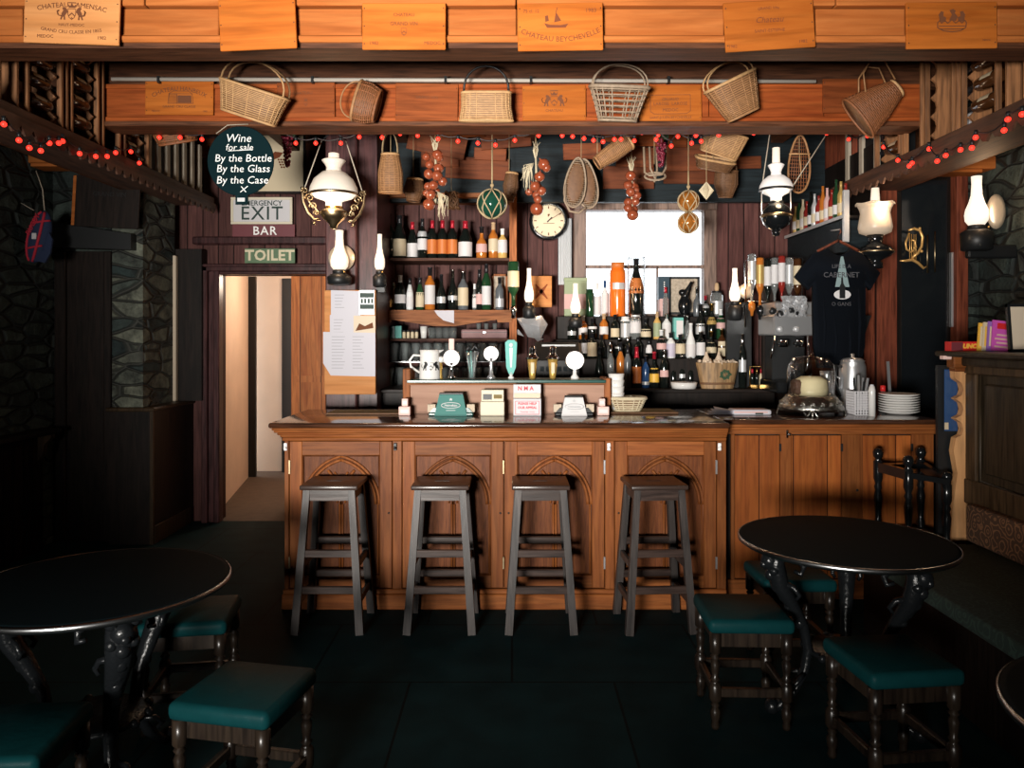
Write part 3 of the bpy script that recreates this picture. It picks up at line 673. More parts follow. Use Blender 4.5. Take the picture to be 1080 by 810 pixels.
# pale slatted crate beyond the bottles, one in each rack
for sgn, a, b, lb in ((-1, 5.50, 6.4, 'pale slatted crate standing in the far end of the chalkboard-side rack'), (1, 5.48, 5.95, 'pale slatted crate standing in the far end of the settle-side rack')):
    t = emp('slatted_crate', (sgn * 2.62, a, 2.755), lb, 'crate')
    n = 7 if sgn < 0 else 3
    for k in range(n):
        y = a + (b - a) * k / (n - 1)
        part('slat', MB().box(sgn * 2.60 - .012, sgn * 2.60 + .012, y, y + .05, 2.757, 3.2), 'slat', t, world=True)
    part('crate_back', MB().box(min(sgn * 2.66, sgn * 2.86), max(sgn * 2.66, sgn * 2.86), a, b + .05, 2.757, 3.15), 'black', t, world=True)
t = emp('slatted_crate', (0, 0, 0), 'x', 'crate'); bpy.data.objects.remove(t)
# ================================================================ stamped crate boards
def crest(mb, x, z, s, lions=True, crown=True):
    sh = [(-.16, .2), (.16, .2), (.16, -.02), (.10, -.16), (0, -.24), (-.10, -.16), (-.16, -.02)]
    ring = []
    T = tr(x, -.0008, z) @ Matrix.Diagonal((s, 1, s, 1))
    for (a, b) in zip(sh, sh[1:] + sh[:1]): mb.bar((a[0], 0, a[1]), (b[0], 0, b[1]), .022, .001, T)
    mb.prism([(-.12, -.06), (0, .06), (.12, -.06), (.12, -.11), (0, 0), (-.12, -.11)], 0, .001, T)
    mb.prism([(-.05, -.2), (0, -.13), (.05, -.2)], 0, .001, T)
    if crown:
        mb.prism([(-.13, .25), (.13, .25), (.17, .40), (.08, .32), (0, .42), (-.08, .32), (-.17, .40)], 0, .001, T)
        mb.prism([(-.2, .44), (.2, .44), (.16, .48), (-.16, .48)], 0, .001, T)
    if lions:
        for q in (-1, 1):
            T2 = T @ Matrix.Diagonal((q, 1, 1, 1))
            lion = [(.2, .18), (.27, .26), (.36, .27), (.40, .20), (.35, .14), (.42, .02), (.44, -.12), (.48, -.24), (.42, -.25), (.38, -.14), (.33, -.12), (.33, -.25), (.26, -.25), (.28, -.08), (.22, .02), (.17, .06)]
            mb.prism(lion, 0, .001, T2)
            mb.tube([(.44, 0, -.1), (.54, 0, -.08), (.58, 0, .06), (.52, 0, .12)], .012, 4, T=T2)
def house(mb, x, z, s):
    T = tr(x, -.0008, z) @ Matrix.Diagonal((s, 1, s, 1))
    for a, b in (((-.5, -.22), (.5, -.22)), ((.5, -.22), (.46, .16)), ((-.5, -.22), (-.46, .16)), ((-.46, .16), (-.3, .27)), ((-.3, .27), (.3, .27)), ((.3, .27), (.46, .16)), ((-.46, .16), (.46, .16)), ((-.15, .16), (-.15, -.22))):
        mb.bar((a[0], 0, a[1]), (b[0], 0, b[1]), .02, .001, T)
    for k in range(7): mb.bar((-.44 + k * .045, 0, -.2), (-.44 + k * .045, 0, .15), .012, .001, T)
    mb.prism([(-.12, -.2), (.44, -.2), (.42, .1), (-.12, .1)], 0, .0006, T)
def ship(mb, x, z, s):
    T = tr(x, -.0008, z) @ Matrix.Diagonal((s, 1, s, 1))
    mb.prism([(-.5, -.05), (-.38, -.25), (.40, -.25), (.52, -.08), (.2, -.14), (-.25, -.12)], 0, .001, T)
    mb.prism([(-.45, 0), (-.46, .25), (-.34, .28), (-.30, .05)], 0, .001, T)
    mb.prism([(-.08, -.02), (0, .42), (.22, .05)], 0, .001, T); mb.bar((0, 0, .4), (.06, 0, .6), .03, .001, T)
def griffin(mb, x, z, s):
    T = tr(x, -.0008, z) @ Matrix.Diagonal((s, 1, s, 1))
    crown = [(-.5, -.15), (-.5, .02), (-.42, .1), (-.36, 0), (-.25, .1), (-.15, 0), (0, .12), (.13, 0), (.25, .1), (.35, 0), (.44, .1), (.5, .02), (.48, -.15), (.3, -.26), (0, -.3), (-.3, -.26)]
    for (a, b) in zip(crown, crown[1:] + crown[:1]): mb.bar((a[0], 0, a[1]), (b[0], 0, b[1]), .035, .001, T)
    mb.bar((-.46, 0, -.1), (.46, 0, -.1), .03, .001, T); mb.bar((-.4, 0, -.2), (.4, 0, -.2), .03, .001, T)
    for q in (-1, 1): mb.prism([(q * .42, .06), (q * .46, .3), (q * .38, .42), (q * .28, .40), (q * .3, .25), (q * .2, .2), (q * .22, .05)], 0, .001, T)
    mb.prism([(-.1, .1), (.0, .3), (-.08, .45), (.05, .5), (.14, .42), (.1, .36), (.2, .22), (.14, .08)], 0, .001, T)
def plaque(px0, py0, px1, py1, y, rz, m, label, texts=(), draw=None, ink='ink', th=.014, name='wine_crate_board', group=None):
    c = W((px0 + px1) / 2, (py0 + py1) / 2, y); w, h = SZ(px1 - px0, y), SZ(py1 - py0, y)
    t = emp(name, c, label, 'crate board', group, ry=rz)
    part('plank', MB().box(-w / 2, w / 2, 0, th, -h / 2, h / 2, b=.003), m, t)
    ms = MB()
    for tx in texts:
        s, fx, fz, fs = tx[:4]; kw = tx[4] if len(tx) > 4 else {}
        put_text(ms, s, fx * w, fz * h, fs * h, -.0008, **kw)
    if draw: draw(ms, w, h)
    if ms.v: part('stamped_lettering', ms, ink, t)
    nails = MB()
    for sx in (-1, 1):
        for sz in (-.38, 0, .38): nails.lathe([(.003, 0), (.003, .001), (0, .0015)], 6, tr(sx * w * .475, 0, sz * h) @ rot('X', 90))
    part('nail', nails, 'black', t)
    return t
YF = 3.552
plaque(25, -3, 126, 46, YF, 2.0, 'lid_pale', 'pale crate board with lion crest and arched name on the front beam',
       [('CHATEAU CAMENSAC', 0, .33, .15, dict(arc=.62)), ('HAUT-MEDOC', 0, -.10, .085), ('GRAND CRU CLASSE EN 1855', 0, -.255, .10, dict(arc=-.75)), ('MEDOC', -.27, -.36, .10), ('1982', .32, -.36, .10)],
       lambda mb, w, h: crest(mb, 0, .14 * h, h * .52))
plaque(231, -2, 312, 52, YF, -2.5, 'lid', 'plain orange crate board tilted upwards on the front beam beside the crested pale one')
plaque(382, 3, 470, 52, YF, 0, 'lid', 'orange crate board with faint round stamp and dates on the front beam',
       [('1982', -.36, -.37, .10), ('MEDOC', .34, -.37, .10), ('GRAND VIN', 0, .05, .11), ('CHATEAU', 0, .24, .10)], lambda mb, w, h: crest(mb, 0, -.12 * h, h * .36, False, False), ink='ink_soft')
plaque(546, 3, 636, 53, YF, -.8, 'lid', 'orange crate board with sailing ship stamp and curved banner name on front beam',
       [('75 cl. 12', -.34, .33, .10), ('1983', .36, .33, .12), ('CHATEAU BEYCHEVELLE', 0, -.27, .155, dict(arc=-.42)),], lambda mb, w, h: ship(mb, -.05 * w, .10 * h, h * .5), ink='ink_soft')
plaque(764, 0, 859, 52, YF, -3.6, 'lid', 'tilted orange crate board with nearly worn-off script on the front beam',
       [('Chateau', 0, .1, .17, dict(shear=.3)), ('GRAND VIN', 0, .34, .08, dict(arc=.3)), ('SAINT-ESTEPHE', 0, -.12, .09), ('1982', -.42, -.40, .09), ('1982', .36, -.38, .09)], ink='ink_soft')
plaque(956, 2, 1052, 51, YF, -.6, 'lid', 'orange crate board with large crowned griffin crest on the front beam', [('MEDOC', .38, -.33, .05)], lambda mb, w, h: griffin(mb, 0, .04 * h, h * .62), ink='ink')
YG = 4.875
plaque(153, 84, 225, 121, YG, .4, 'lid', 'bright orange crate board stamped with a country house on the second beam',
       [('CHATEAU HANBEUX', 0, .24, .17, dict(arc=.34)), ('GRAND CRU CLASSE', 0, -.27, .10), ('MEDOC', -.34, -.40, .07), ('1982', .38, -.40, .07)], lambda mb, w, h: house(mb, .02 * w, -.02 * h, h * .72))
plaque(292, 87, 353, 124, YG, -.4, 'lid_red', 'red-brown crate board with faint stamp beside the wicker trough on second beam', [('CHATEAU', -.05, .2, .12)], lambda mb, w, h: crest(mb, 0, -.1 * h, h * .3, False), ink='ink')
plaque(417, 88, 483, 127, YG, 1.2, 'lid_red', 'red-brown crate board tilted down between oval basket and black-handled basket', [('GRAND VIN', 0, .12, .11)], ink='ink')
plaque(551, 90, 618, 127, YG, -.6, 'lid', 'orange crate board with crest in a scroll frame beside the black-handled basket',
       [('CHATEAU', 0, -.22, .11)], lambda mb, w, h: crest(mb, 0, .06 * h, h * .62))
plaque(674, 90, 740, 129, YG, -.9, 'lid', 'orange crate board with boxed lettering beside the open wicker basket on second beam',
       [('GRUAUD', 0, .12, .11), ('LAROSE  LAROSE', 0, 0, .12), ('MEDOC', 0, -.17, .12), ('SAINT-JULIEN-BEYCHEVELLE', 0, -.37, .09)],
       lambda mb, w, h: [mb.bar((a[0] * w, -.0008, a[1] * h), (b[0] * w, -.0008, b[1] * h), .003, .001) for a, b in (((-.32, .24), (.32, .24)), ((.32, .24), (.32, -.2)), ((.32, -.2), (.26, -.27)), ((.26, -.27), (-.26, -.27)), ((-.26, -.27), (-.32, -.2)), ((-.32, -.2), (-.32, .24)))])
plaque(868, 83, 934, 119, YG, 0, 'lid_red', 'aged red-brown crate board behind the cone-shaped basket on second beam')
# boards on the dark soffit behind the string lights
bk = [(430, 138, 492, 163, 12, 'lid_shaded', 'tilted aged board beneath the second beam above the onion strings', 5.75),
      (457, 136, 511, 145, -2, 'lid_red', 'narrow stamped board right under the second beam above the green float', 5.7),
      (507, 138, 560, 156, -5, 'lid_shaded', 'aged board tilted upwards above the green glass float', 5.78),
      (500, 156, 534, 169, 3, 'lid_shaded', 'small dark board tucked just above the green glass float', 5.85),
      (470, 166, 537, 189, 3, 'lid_shaded', 'wide aged board behind the first onion string and the float', 5.95),
      (444, 150, 484, 176, 0, 'lid_shaded', 'short aged board behind the first onion string stalks', 5.9),
      (594, 151, 634, 168, -2, 'lid_shaded', 'dim stamped board above the snowshoe pair', 5.85),
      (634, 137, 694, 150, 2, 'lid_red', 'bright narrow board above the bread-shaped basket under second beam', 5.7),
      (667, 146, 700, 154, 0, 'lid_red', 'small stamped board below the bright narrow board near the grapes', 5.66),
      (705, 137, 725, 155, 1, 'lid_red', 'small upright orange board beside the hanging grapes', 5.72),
      (636, 175, 690, 199, 0, 'lid_shaded', 'wide dim board behind the third onion string', 6.0),
      (703, 152, 762, 180, -1.5, 'lid_shaded', 'large aged board behind the wicker box baskets', 5.95),
      (735, 165, 803, 178, -1, 'lid_shaded', 'long aged board above the oval hanging basket', 6.05),
      (700, 178, 778, 194, 1, 'lid_shaded', 'lowest long dim board above the amber glass floats', 6.1),
      (650, 155, 690, 176, 2, 'lid_shaded', 'dim board wedged above the third onion string', 5.9),
      (314, 137, 350, 158, 0, 'lid_shaded', 'red-brown board under the second beam behind the hanging opal lamp', 5.7),
      (210, 146, 232, 166, 0, 'lid_shaded', 'small red-brown board peeking out behind the round chalkboard', 5.9)]
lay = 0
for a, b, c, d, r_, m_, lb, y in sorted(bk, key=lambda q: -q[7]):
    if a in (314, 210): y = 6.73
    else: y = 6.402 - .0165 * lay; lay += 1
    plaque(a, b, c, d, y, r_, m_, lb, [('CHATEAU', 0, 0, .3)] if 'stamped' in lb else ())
plaque(76, 186, 147, 240, 5.92, 3, 'dark', 'dark crate board with orange edge hung against the stone wall', [('GRAND VIN', .05, .15, .12)], ink='black', name='dark_crate_board')
o = bpy.data.objects['dark_crate_board']; part('edge_strip', MB().box(-.255, -.232, -.004, .016, -.19, .19), 'beam', o)

# ================================================================ wicker baskets
def ring(a, b, p, n=36):
    pts = []
    for k in range(n):
        t = 2 * PI * k / n; c, s = math.cos(t), math.sin(t)
        pts.append((a * math.copysign(abs(c) ** (2 / p), c), b * math.copysign(abs(s) ** (2 / p), s)))
    return pts
def basket(name, loc, lv, label, m='wicker', rows=9, stakes=18, p=2.6, eul=(0, 0, 0), handle=None, rim='wicker_pale', strand=.0045, liner=True, cat='basket', hm=None, n=36, shear=0):
    """lv = [(half width, half depth, z)...] from the foot to the rim; strands pass in front of and behind the stakes"""
    t = emp(name, loc, label, cat, None, rx=eul[0], ry=eul[1], rz=eul[2])
    if liner: rows = max(rows, int((lv[-1][2] - lv[0][2]) / (strand * 2.5)))
    def at(f):
        f *= len(lv) - 1; i = min(int(f), len(lv) - 2); g = f - i
        return [lv[i][k] + (lv[i + 1][k] - lv[i][k]) * g for k in range(3)]
    body = MB()
    n = stakes * 2
    for j in range(rows):
        a, b, z = at((j + .5) / rows)
        rg = ring(a, b, p, n)
        pts = []
        for k, (x, y) in enumerate(rg):
            d = Vector((x, y, 0)); l = d.length or 1; o_ = .0035 * (1 if (k // 1 + j) % 2 else -1)
            pts.append((x * (1 + o_ / l) + shear * z, y * (1 + o_ / l), z))
        body.tube(pts, strand, 4, closed=True)
    for k in range(stakes):
        pts = []
        for q in range(5):
            a, b, z = at(q / 4); x, y = ring(a, b, p, n)[k * 2]; pts.append((x + shear * z, y, z))
        body.tube(pts, strand * .9, 4)
    part('woven_body', body, m, t)
    if liner:
        ln = MB(); prof = [[(x * .965 + shear * z, y * .965, z) for x, y in ring(a, b, p, 24)] for a, b, z in [at(i / 4) for i in range(5)]]
        vs = [v for r_ in prof for v in r_]; fs = [(i * 24 + k, i * 24 + (k + 1) % 24, (i + 1) * 24 + (k + 1) % 24, (i + 1) * 24 + k) for i in range(4) for k in range(24)]
        ln.add(vs, fs + [tuple(range(23, -1, -1))], None, True); part('inner_weave', ln, 'wicker_dark', t)
    a, b, z = lv[-1]
    part('rim', MB().tube([(x + shear * z, y, z) for x, y in ring(a, b, p, 32)], strand * 2.1, 6, closed=True).tube([(x * .98 + shear * z, y * .98, z + strand) for x, y in ring(a, b, p, 32)], strand * 1.5, 5, closed=True), rim, t)
    a0, b0, z0 = lv[0]
    part('foot_rim', MB().tube([(x + shear * z0, y, z0) for x, y in ring(a0, b0, p, 28)], strand * 1.7, 5, closed=True), m, t)
    if handle:
        hh, hr, off, ax = handle   # height, radius, offsets across the depth
        for oy in off:
            w_ = a if ax == 'x' else b; pts = []
            for q in range(15):
                th = PI * q / 14
                u, zz = -w_ * .92 * math.cos(th), z + hh * math.sin(th) ** .8
                pts.append((u + shear * z, oy, zz) if ax == 'x' else (oy + shear * z, u, zz))
            part('handle', MB().tube(pts, hr, 6), hm or rim, t)
    return t
YK = 4.76
K = YK / F
basket('trough_basket', W(262, 124, YK), [(.17, .055, 0), (.19, .075, .10), (.215, .085, .175)], 'pale open-weave trough basket tilted on the second beam beside the country-house board', 'wicker_pale', 7, 20, 3.2, (12, 18, 0), (.16, .006, (-.05, .05), 'x'), strand=.0042)
basket('oval_basket', W(398, 112, YK), [(.10, .055, 0), (.125, .065, .06), (.125, .065, .13)], 'dark oval basket tipped on its side on the second beam', 'wicker_red', 9, 16, 2.2, (0, -74, 0), (.10, .005, (0,), 'x'), rim='wicker')
basket('flat_basket', W(513, 127.5, YK), [(.165, .03, 0), (.15, .04, .08), (.150, .045, .165)], 'flat cream cane basket with a black hoop handle on the second beam', 'wicker_pale', 10, 22, 4, (8, 0, 0), (.16, .007, (0,), 'x'), hm='black', strand=.004)
basket('open_basket', W(651, 127, YK), [(.115, .06, 0), (.145, .075, .10), (.18, .085, .195)], 'wide open-work cane basket with thin looped handles on the second beam', 'wicker_grey', 6, 18, 3, (14, 2, 0), (.13, .005, (-.05, .06), 'x'), rim='wicker_grey', strand=.0055, liner=False)
basket('scoop_basket', W(784, 121, YK), [(.10, .05, 0), (.13, .065, .10), (.165, .085, .22)], 'scoop-shaped cane basket tilted against the second beam above the opal-lamp cords', 'wicker', 9, 18, 2.6, (10, -26, 0), (.11, .005, (-.03, .05), 'x'), strand=.0045)
basket('cone_basket', W(905, 125, YK), [(.145, .06, 0), (.11, .05, .14), (.055, .03, .30)], 'cone-shaped woven basket tilted over the aged board on second beam', 'wicker_red', 12, 18, 2.2, (0, 52, 0), None, strand=.0048)
cb = bpy.data.objects['cone_basket']
part('handle', MB().tube([(-.10, -.03, .12), (-.20, -.03, .18), (-.235, -.03, .26), (-.18, -.03, .33), (-.05, -.03, .31)], .005, 6), 'wicker', cb)
part('handle', MB().tube([(-.10, .03, .10), (-.19, .03, .17), (-.22, .03, .25), (-.165, .03, .31), (-.05, .03, .28)], .005, 6), 'wicker', cb)
basket('tray_basket', W(188, 150, 5.25), [(.12, .09, 0), (.135, .10, .05), (.14, .11, .085)], 'reddish woven tray basket tucked under the second beam by the slats', 'wicker_red', 5, 16, 3, (18, -12, 10), (.08, .005, (0,), 'x'))
# second row of hanging baskets
basket('creel_basket', W(412, 203, 5.6), [(.085, .05, 0), (.085, .06, .14), (.06, .045, .27)], 'tall reddish wicker creel hanging beneath the second beam above the wall shelf', 'wicker', 14, 16, 2.4, (4, 0, 0), (.16, .004, (-.02, .02), 'x'), hm='rope')
basket('loaf_basket', W(630, 172, 5.5), [(.045, .055, 0), (.06, .06, .13), (.055, .05, .27)], 'long bread-shaped wicker basket slung aslant beneath the second beam', 'wicker', 10, 14, 2.8, (0, 56, 0), None)
basket('box_basket', W(757, 163, 5.6), [(.13, .08, 0), (.14, .09, .08), (.15, .10, .17)], 'square pale wicker box basket tilted beneath the second beam', 'wicker_pale', 8, 18, 5, (20, 18, 0), None, strand=.004)
basket('shallow_basket', W(752, 178, 5.86), [(.12, .07, 0), (.15, .09, .07)], 'shallow dark wicker basket hanging under the square box basket', 'wicker_dark', 5, 16, 2.8, (24, 10, 0), None)
basket('round_basket', W(765, 208, 6.1), [(.05, .05, 0), (.09, .06, .10), (.085, .06, .20)], 'small dark round basket with hoop handle below the square box basket', 'wicker_dark', 9, 14, 2.2, (10, 0, 0), (.10, .006, (0,), 'x'), rim='wicker_dark')
basket('bundle_basket', W(576, 214, 6.2), [(.03, .03, 0), (.06, .05, .12), (.045, .04, .22)], 'dim withered rush bundle hanging beside the clock', 'wicker_dark', 8, 12, 2.2, (0, 6, 0), None)
bpy.data.objects['bundle_basket'].location = W(537, 212, 6.2)
basket('nest_basket', W(436, 212, 6.15), [(.05, .05, 0), (.08, .06, .09), (.06, .05, .17)], 'dark round wicker bottle-cover hanging beside the first onion string', 'wicker_dark', 9, 14, 2.1, (0, 4, 0), None)
t = emp('snowshoe_pair', W(613, 193, 5.9), 'pair of grey woven snowshoes hanging between clock and window', 'snowshoes')
def shoe(w_, h_, T, bars=8):
    fr = MB(); pts = []
    for k in range(24):
        a = 2 * PI * k / 24; x = w_ * math.cos(a); z = h_ * math.sin(a); x *= 1 - .25 * (z / h_); pts.append((x, 0, z))
    fr.tube(pts, .008, 6, closed=True, T=T)
    wv = MB()
    for k in range(1, bars * 2):
        z = -h_ + 2 * h_ * k / (bars * 2); hw = w_ * math.sqrt(max(0, 1 - (z / h_) ** 2)) * (1 - .25 * z / h_)
        wv.tube([(-hw, .002 * (-1) ** k, z), (hw, -.002 * (-1) ** k, z)], .0028, 4, T=T)
    for k in range(1, bars):
        x = -w_ + 2 * w_ * k / bars; hh = h_ * math.sqrt(max(0, 1 - (x / w_) ** 2)); wv.tube([(x, .004, -hh), (x * .75, .004, hh)], .003, 4, T=T)
    return fr, wv
for dx, a in ((-.045, 7), (.045, -7)):
    f_, w_ = shoe(.078, .19, tr(dx, dx * .5, 0) @ rot('Y', a), 12); q = part('hoop', f_, 'wicker_grey', t)
    mesh_ = MB(); T_ = tr(dx, dx * .5 + .004, 0) @ rot('Y', a)
    mesh_.lathe([(0, -.012), (.7, -.008), (.95, 0), (.7, .008), (0, .012)], 24, T_ @ Matrix.Diagonal((.076, 1, .185, 1)) @ rot('X', 90), sx=1, sy=1)
    part('woven_sole', mesh_, 'wicker_dark', q); part('lacing', w_, 'wicker_grey', q)
part('toe_loop', MB().tube([(-.12, -.03, -.02), (-.13, -.03, -.14), (-.09, -.03, -.22), (-.02, -.03, -.235), (.03, -.03, -.19)], .009, 6), 'wicker_grey', t)
t = emp('snowshoe', W(843, 173, 5.5), 'single long woven snowshoe hanging beside the white hanging lamp', 'snowshoe')
f_, w_ = shoe(.075, .205, rot('Y', 2)); q = part('hoop', f_, 'wicker', t); part('lacing', w_, 'wicker_red', q)
part('crossbar', MB().tube([(-.075, -.006, .07), (.075, -.006, .07)], .005, 6).tube([(.0, -.006, .07), (.012, -.006, -.1)], .004, 5), 'wicker_pale', t)
# wire bottle carrier and a bunch of rushes
t = emp('wire_carrier', W(690, 176, 5.7), 'grey rope-wrapped cane carrier hanging beside the hanging grapes', 'carrier')
part('hoop', MB().tube([W(679, 155, 5.7), W(680, 182, 5.7), W(685, 185, 5.66), W(698, 184, 5.66), W(702, 178, 5.7), W(702, 158, 5.7)], .009, 6).tube([W(685, 155, 5.72), W(686, 178, 5.72), W(692, 190, 5.7)], .008, 6).tube([W(692, 155, 5.74), W(693, 180, 5.74), W(690, 192, 5.7)], .008, 6), 'wicker_grey', t, world=True)
part('base_ring', MB().tube([W(680 + 11 * (1 - math.cos(a)), 186 + 4 * math.sin(a), 5.7 - .03 * math.sin(a)) for a in [2 * PI * k / 16 for k in range(16)]], .008, 6, closed=True), 'wicker_grey', t, world=True)

# ================================================================ strung produce and glass floats
onion_me = {}
def onion(parent, p, r, first=[None]):
    if first[0] is None:
        prof = [(0, -1.05), (.18, -1.0), (.62, -.80), (.92, -.42), (1.0, 0), (.90, .42), (.60, .75), (.26, .93), (.11, 1.12), (.07, 1.4), (0, 1.42)]
        o = part('onion', MB().lathe([(a, b) for a, b in prof], 14), 'onion', parent); first[0] = o
    else:
        o = first[0].copy(); COL.objects.link(o); o.parent = parent
    o.location = p; o.scale = (r, r, r * .92); o.rotation_euler = (RND.uniform(-.9, .9), RND.uniform(-.9, .9), RND.uniform(0, 6))
def onion_string(px, y, items, label, top, tuft=None):
    t = emp('onion_string', W(px, top, y), label, 'string of onions'); base = t.location
    zlo = min(PZ(i[1], y) for i in items)
    part('braid', MB().tube([(0, 0, .03), (.006, 0, (zlo - base.z) * .5), (0, 0, zlo - base.z)], .008, 6), 'straw', t)
    for k, (x, yy, r) in enumerate(items):
        w_ = W(x, yy, y) - base; onion(t, (w_.x, -.02 + .035 * ((k * 7) % 3 - 1), w_.z), SZ(r * 1.15, y))
    st = MB()
    for k in range(9): st.tube([(0, 0, -.02), (RND.uniform(-.02, .02), RND.uniform(-.02, .02), .05), (RND.uniform(-.045, .045), RND.uniform(-.03, .02), .11)], [.004, .003, .001], 4)
    part('stalks', st, 'straw', t)
    if tuft:
        s2 = MB()
        for k in range(22):
            x, yy = tuft[0] + RND.uniform(-5, 5), tuft[1] + RND.uniform(-4, 4)
            a = W(tuft[2], tuft[3], y - .03) - base; b = W(x, yy, y - .05) - base; c = W(x + RND.uniform(-5, 3), yy + RND.uniform(8, 22) * tuft[4], y - .05) - base
            s2.tube([a, b, c], [.003, .0025, .0015], 4)
        part('dry_tops', s2, 'straw', t)
    return t
onion_string(459, 5.45, [(462, 165, 5), (450, 166, 4), (453, 173, 4.5), (464, 168, 4), (463, 178, 5), (452, 183, 5), (462, 187, 5.2), (467, 192, 4.5), (451, 196, 4), (458, 197, 4.6), (450, 204, 3.6), (460, 201, 3.6), (455, 207, 5), (453, 216, 6)], 'long onion string with pale stalks hanging above the wine shelf', 160, (468, 208, 461, 202, 1))
onion_string(565, 5.5, [(573, 175, 5.5), (569, 187, 5), (567, 197, 4.6), (564, 198, 5), (571, 202, 4.5), (566, 205, 4.2), (567, 212, 4), (566, 221, 6.2), (558, 202, 3.6), (576, 179, 4)], 'onion string with a pale straw tuft hanging in front of the clock', 166, (556, 178, 563, 172, 1))
onion_string(666, 5.9, [(664, 187, 5), (662, 196, 4.5), (669, 197, 4.5), (664, 204, 4.6), (671, 207, 4.5), (663, 213, 4.5), (669, 214, 4), (662, 220, 4.3), (669, 221, 4), (666, 228, 5.5), (670, 201, 3.5)], 'third onion string hanging against the bright window', 181)
t = emp('root_bundle', W(476, 212, 5.9), 'brown bundle of dried roots hanging between onion string and green float', 'dried roots')
rb = MB()
for k in range(26): rb.tube([(RND.uniform(-.05, .05), RND.uniform(-.03, .03), .07), (RND.uniform(-.05, .06), RND.uniform(-.04, .04), 0), (RND.uniform(-.04, .07), RND.uniform(-.04, .04), -.06)], .008, 5)
part('root_strands', rb, 'wicker_dark', t)
def net_float(name, px, py, rpx, y, m, label, top, two=None):
    c = W(px, py, y); r = SZ(rpx, y); t = emp(name, c, label, 'glass float')
    cs_ = [(0, 0, 0)] + ([tuple(W(px, two, y) - c)] if two else [])
    for q in cs_: part('glass_ball', MB().ball(q, r, 24, 14), m, t)
    net = MB()
    for q in cs_:
        for k in range(6):
            for sg in (1, -1):
                pts = []
                for j in range(13):
                    ph = -PI / 2 + PI * j / 12; a = 2 * PI * k / 6 + sg * .55 * math.sin(ph)
                    rr = r * 1.02 + .002; pts.append((q[0] + rr * math.cos(ph) * math.cos(a), q[1] + rr * math.cos(ph) * math.sin(a), q[2] + rr * math.sin(ph)))
                net.tube(pts, .0045, 5)
    part('net', net, 'net', t)
    zt_ = PZ(top, y) - c.z; part('hanging_cord', MB().tube([(0, 0, r), (0, 0, zt_)], .006, 6).ball((0, 0, r + .03), .014), 'rope', t)
net_float('glass_float', 519, 215, 15, 5.4, 'green_float', 'dark green glass float in a rope net hanging over the wine shelf', 158)
net_float('glass_float', 726, 212, 10.5, 5.5, 'amber_float', 'two amber glass floats in one net hanging before the window', 180, 235)
t = emp('star_ornament', W(745, 201, 5.35), 'small pale diamond-shaped star ornament hanging on a thread', 'ornament')
r = SZ(8, 5.35)
st = MB()
for k in range(8):
    a = PI * k / 4; b = a + PI / 4
    st.add([(0, 0, r * 1.2), (0, 0, -r * 1.25), (r * math.cos(a), r * math.sin(a), 0), (.55 * r * math.cos(a + PI / 8), .55 * r * math.sin(a + PI / 8), 0), (r * math.cos(b), r * math.sin(b), 0)], [(0, 2, 3), (0, 3, 4), (1, 3, 2), (1, 4, 3)])
part('facets', st, 'straw', t); part('thread', MB().tube([(0, 0, r), (0, 0, r + .13)], .002, 4), 'cord', t)
def grapes(px, y, top, bot, wpx, label):
    c = W(px, top, y); t = emp('grape_bunch', c, label, 'grapes'); L_ = SZ(bot - top, y); wv = SZ(wpx, y) / 2
    g = MB()
    for k in range(70):
        f = RND.random(); a = RND.uniform(0, 2 * PI); rr = wv * (1 - f * .75)
        g.ball((rr * math.cos(a), rr * math.sin(a), -f * L_ + -.02), .012, 6, 4)
    part('berries', g, 'grape', t, kind='stuff')
    lf = MB()
    for k in range(4):
        a = k * 1.7; lf.prism([(0, 0), (.025, .02), (.05, .012), (.06, -.01), (.04, -.03), (.015, -.022)], -.001, .001, rot('Z', math.degrees(a)) @ rot('X', 30))
    part('leaves', lf, 'leaf', t)
grapes(303, 5.3, 140, 172, 10, 'hanging bunch of dark red grapes between chalkboard and hanging lamp')
grapes(697, 5.55, 143, 172, 11, 'hanging bunch of dark purple grapes beneath the second beam')

# ================================================================ red string lights
BULB = [None]
def string_lights(pts, label, yf):
    t = emp('string_lights', (0, 0, 0), label, 'string lights')
    P = [W(a, b, yf(a)) for a, b in pts]; t.location = P[0]
    path = []
    for a, b in zip(P, P[1:]):
        for q in range(4):
            f = q / 4; v = a.lerp(b, f); v.z += .038 - .045 * math.sin(PI * f) * min(1, (b - a).length * 2.5); v.y += .012; path.append(v)
    path.append(P[-1] + Vector((0, .012, .038)))
    part('cable', MB().tube(path, .0045, 5), 'cable', t, world=True)
    for p in P:
        if BULB[0] is None:
            b = part('bulb', MB().ball((0, 0, 0), .0145, 10, 7), 'bulb_red', t); part('socket', MB().lathe([(.010, .014), (.010, .04), (0, .042)], 8), 'black', b); BULB[0] = b
        else:
            b = BULB[0].copy(); COL.objects.link(b); b.parent = t
            s_ = next(x for x in BULB[0].children).copy(); COL.objects.link(s_); s_.parent = b
        b.location = p - t.location
xr = lambda px: 2.51 * F / abs(px - CX)
string_lights([(4, 131), (20, 148), (31, 156), (43, 159), (52, 151), (62, 151), (66, 149), (84, 162), (101, 165), (113, 165), (122, 161), (138, 160), (147, 172)], 'red string lights draped along the chalkboard-side wine rack', lambda px: min(6.2, xr(px)))
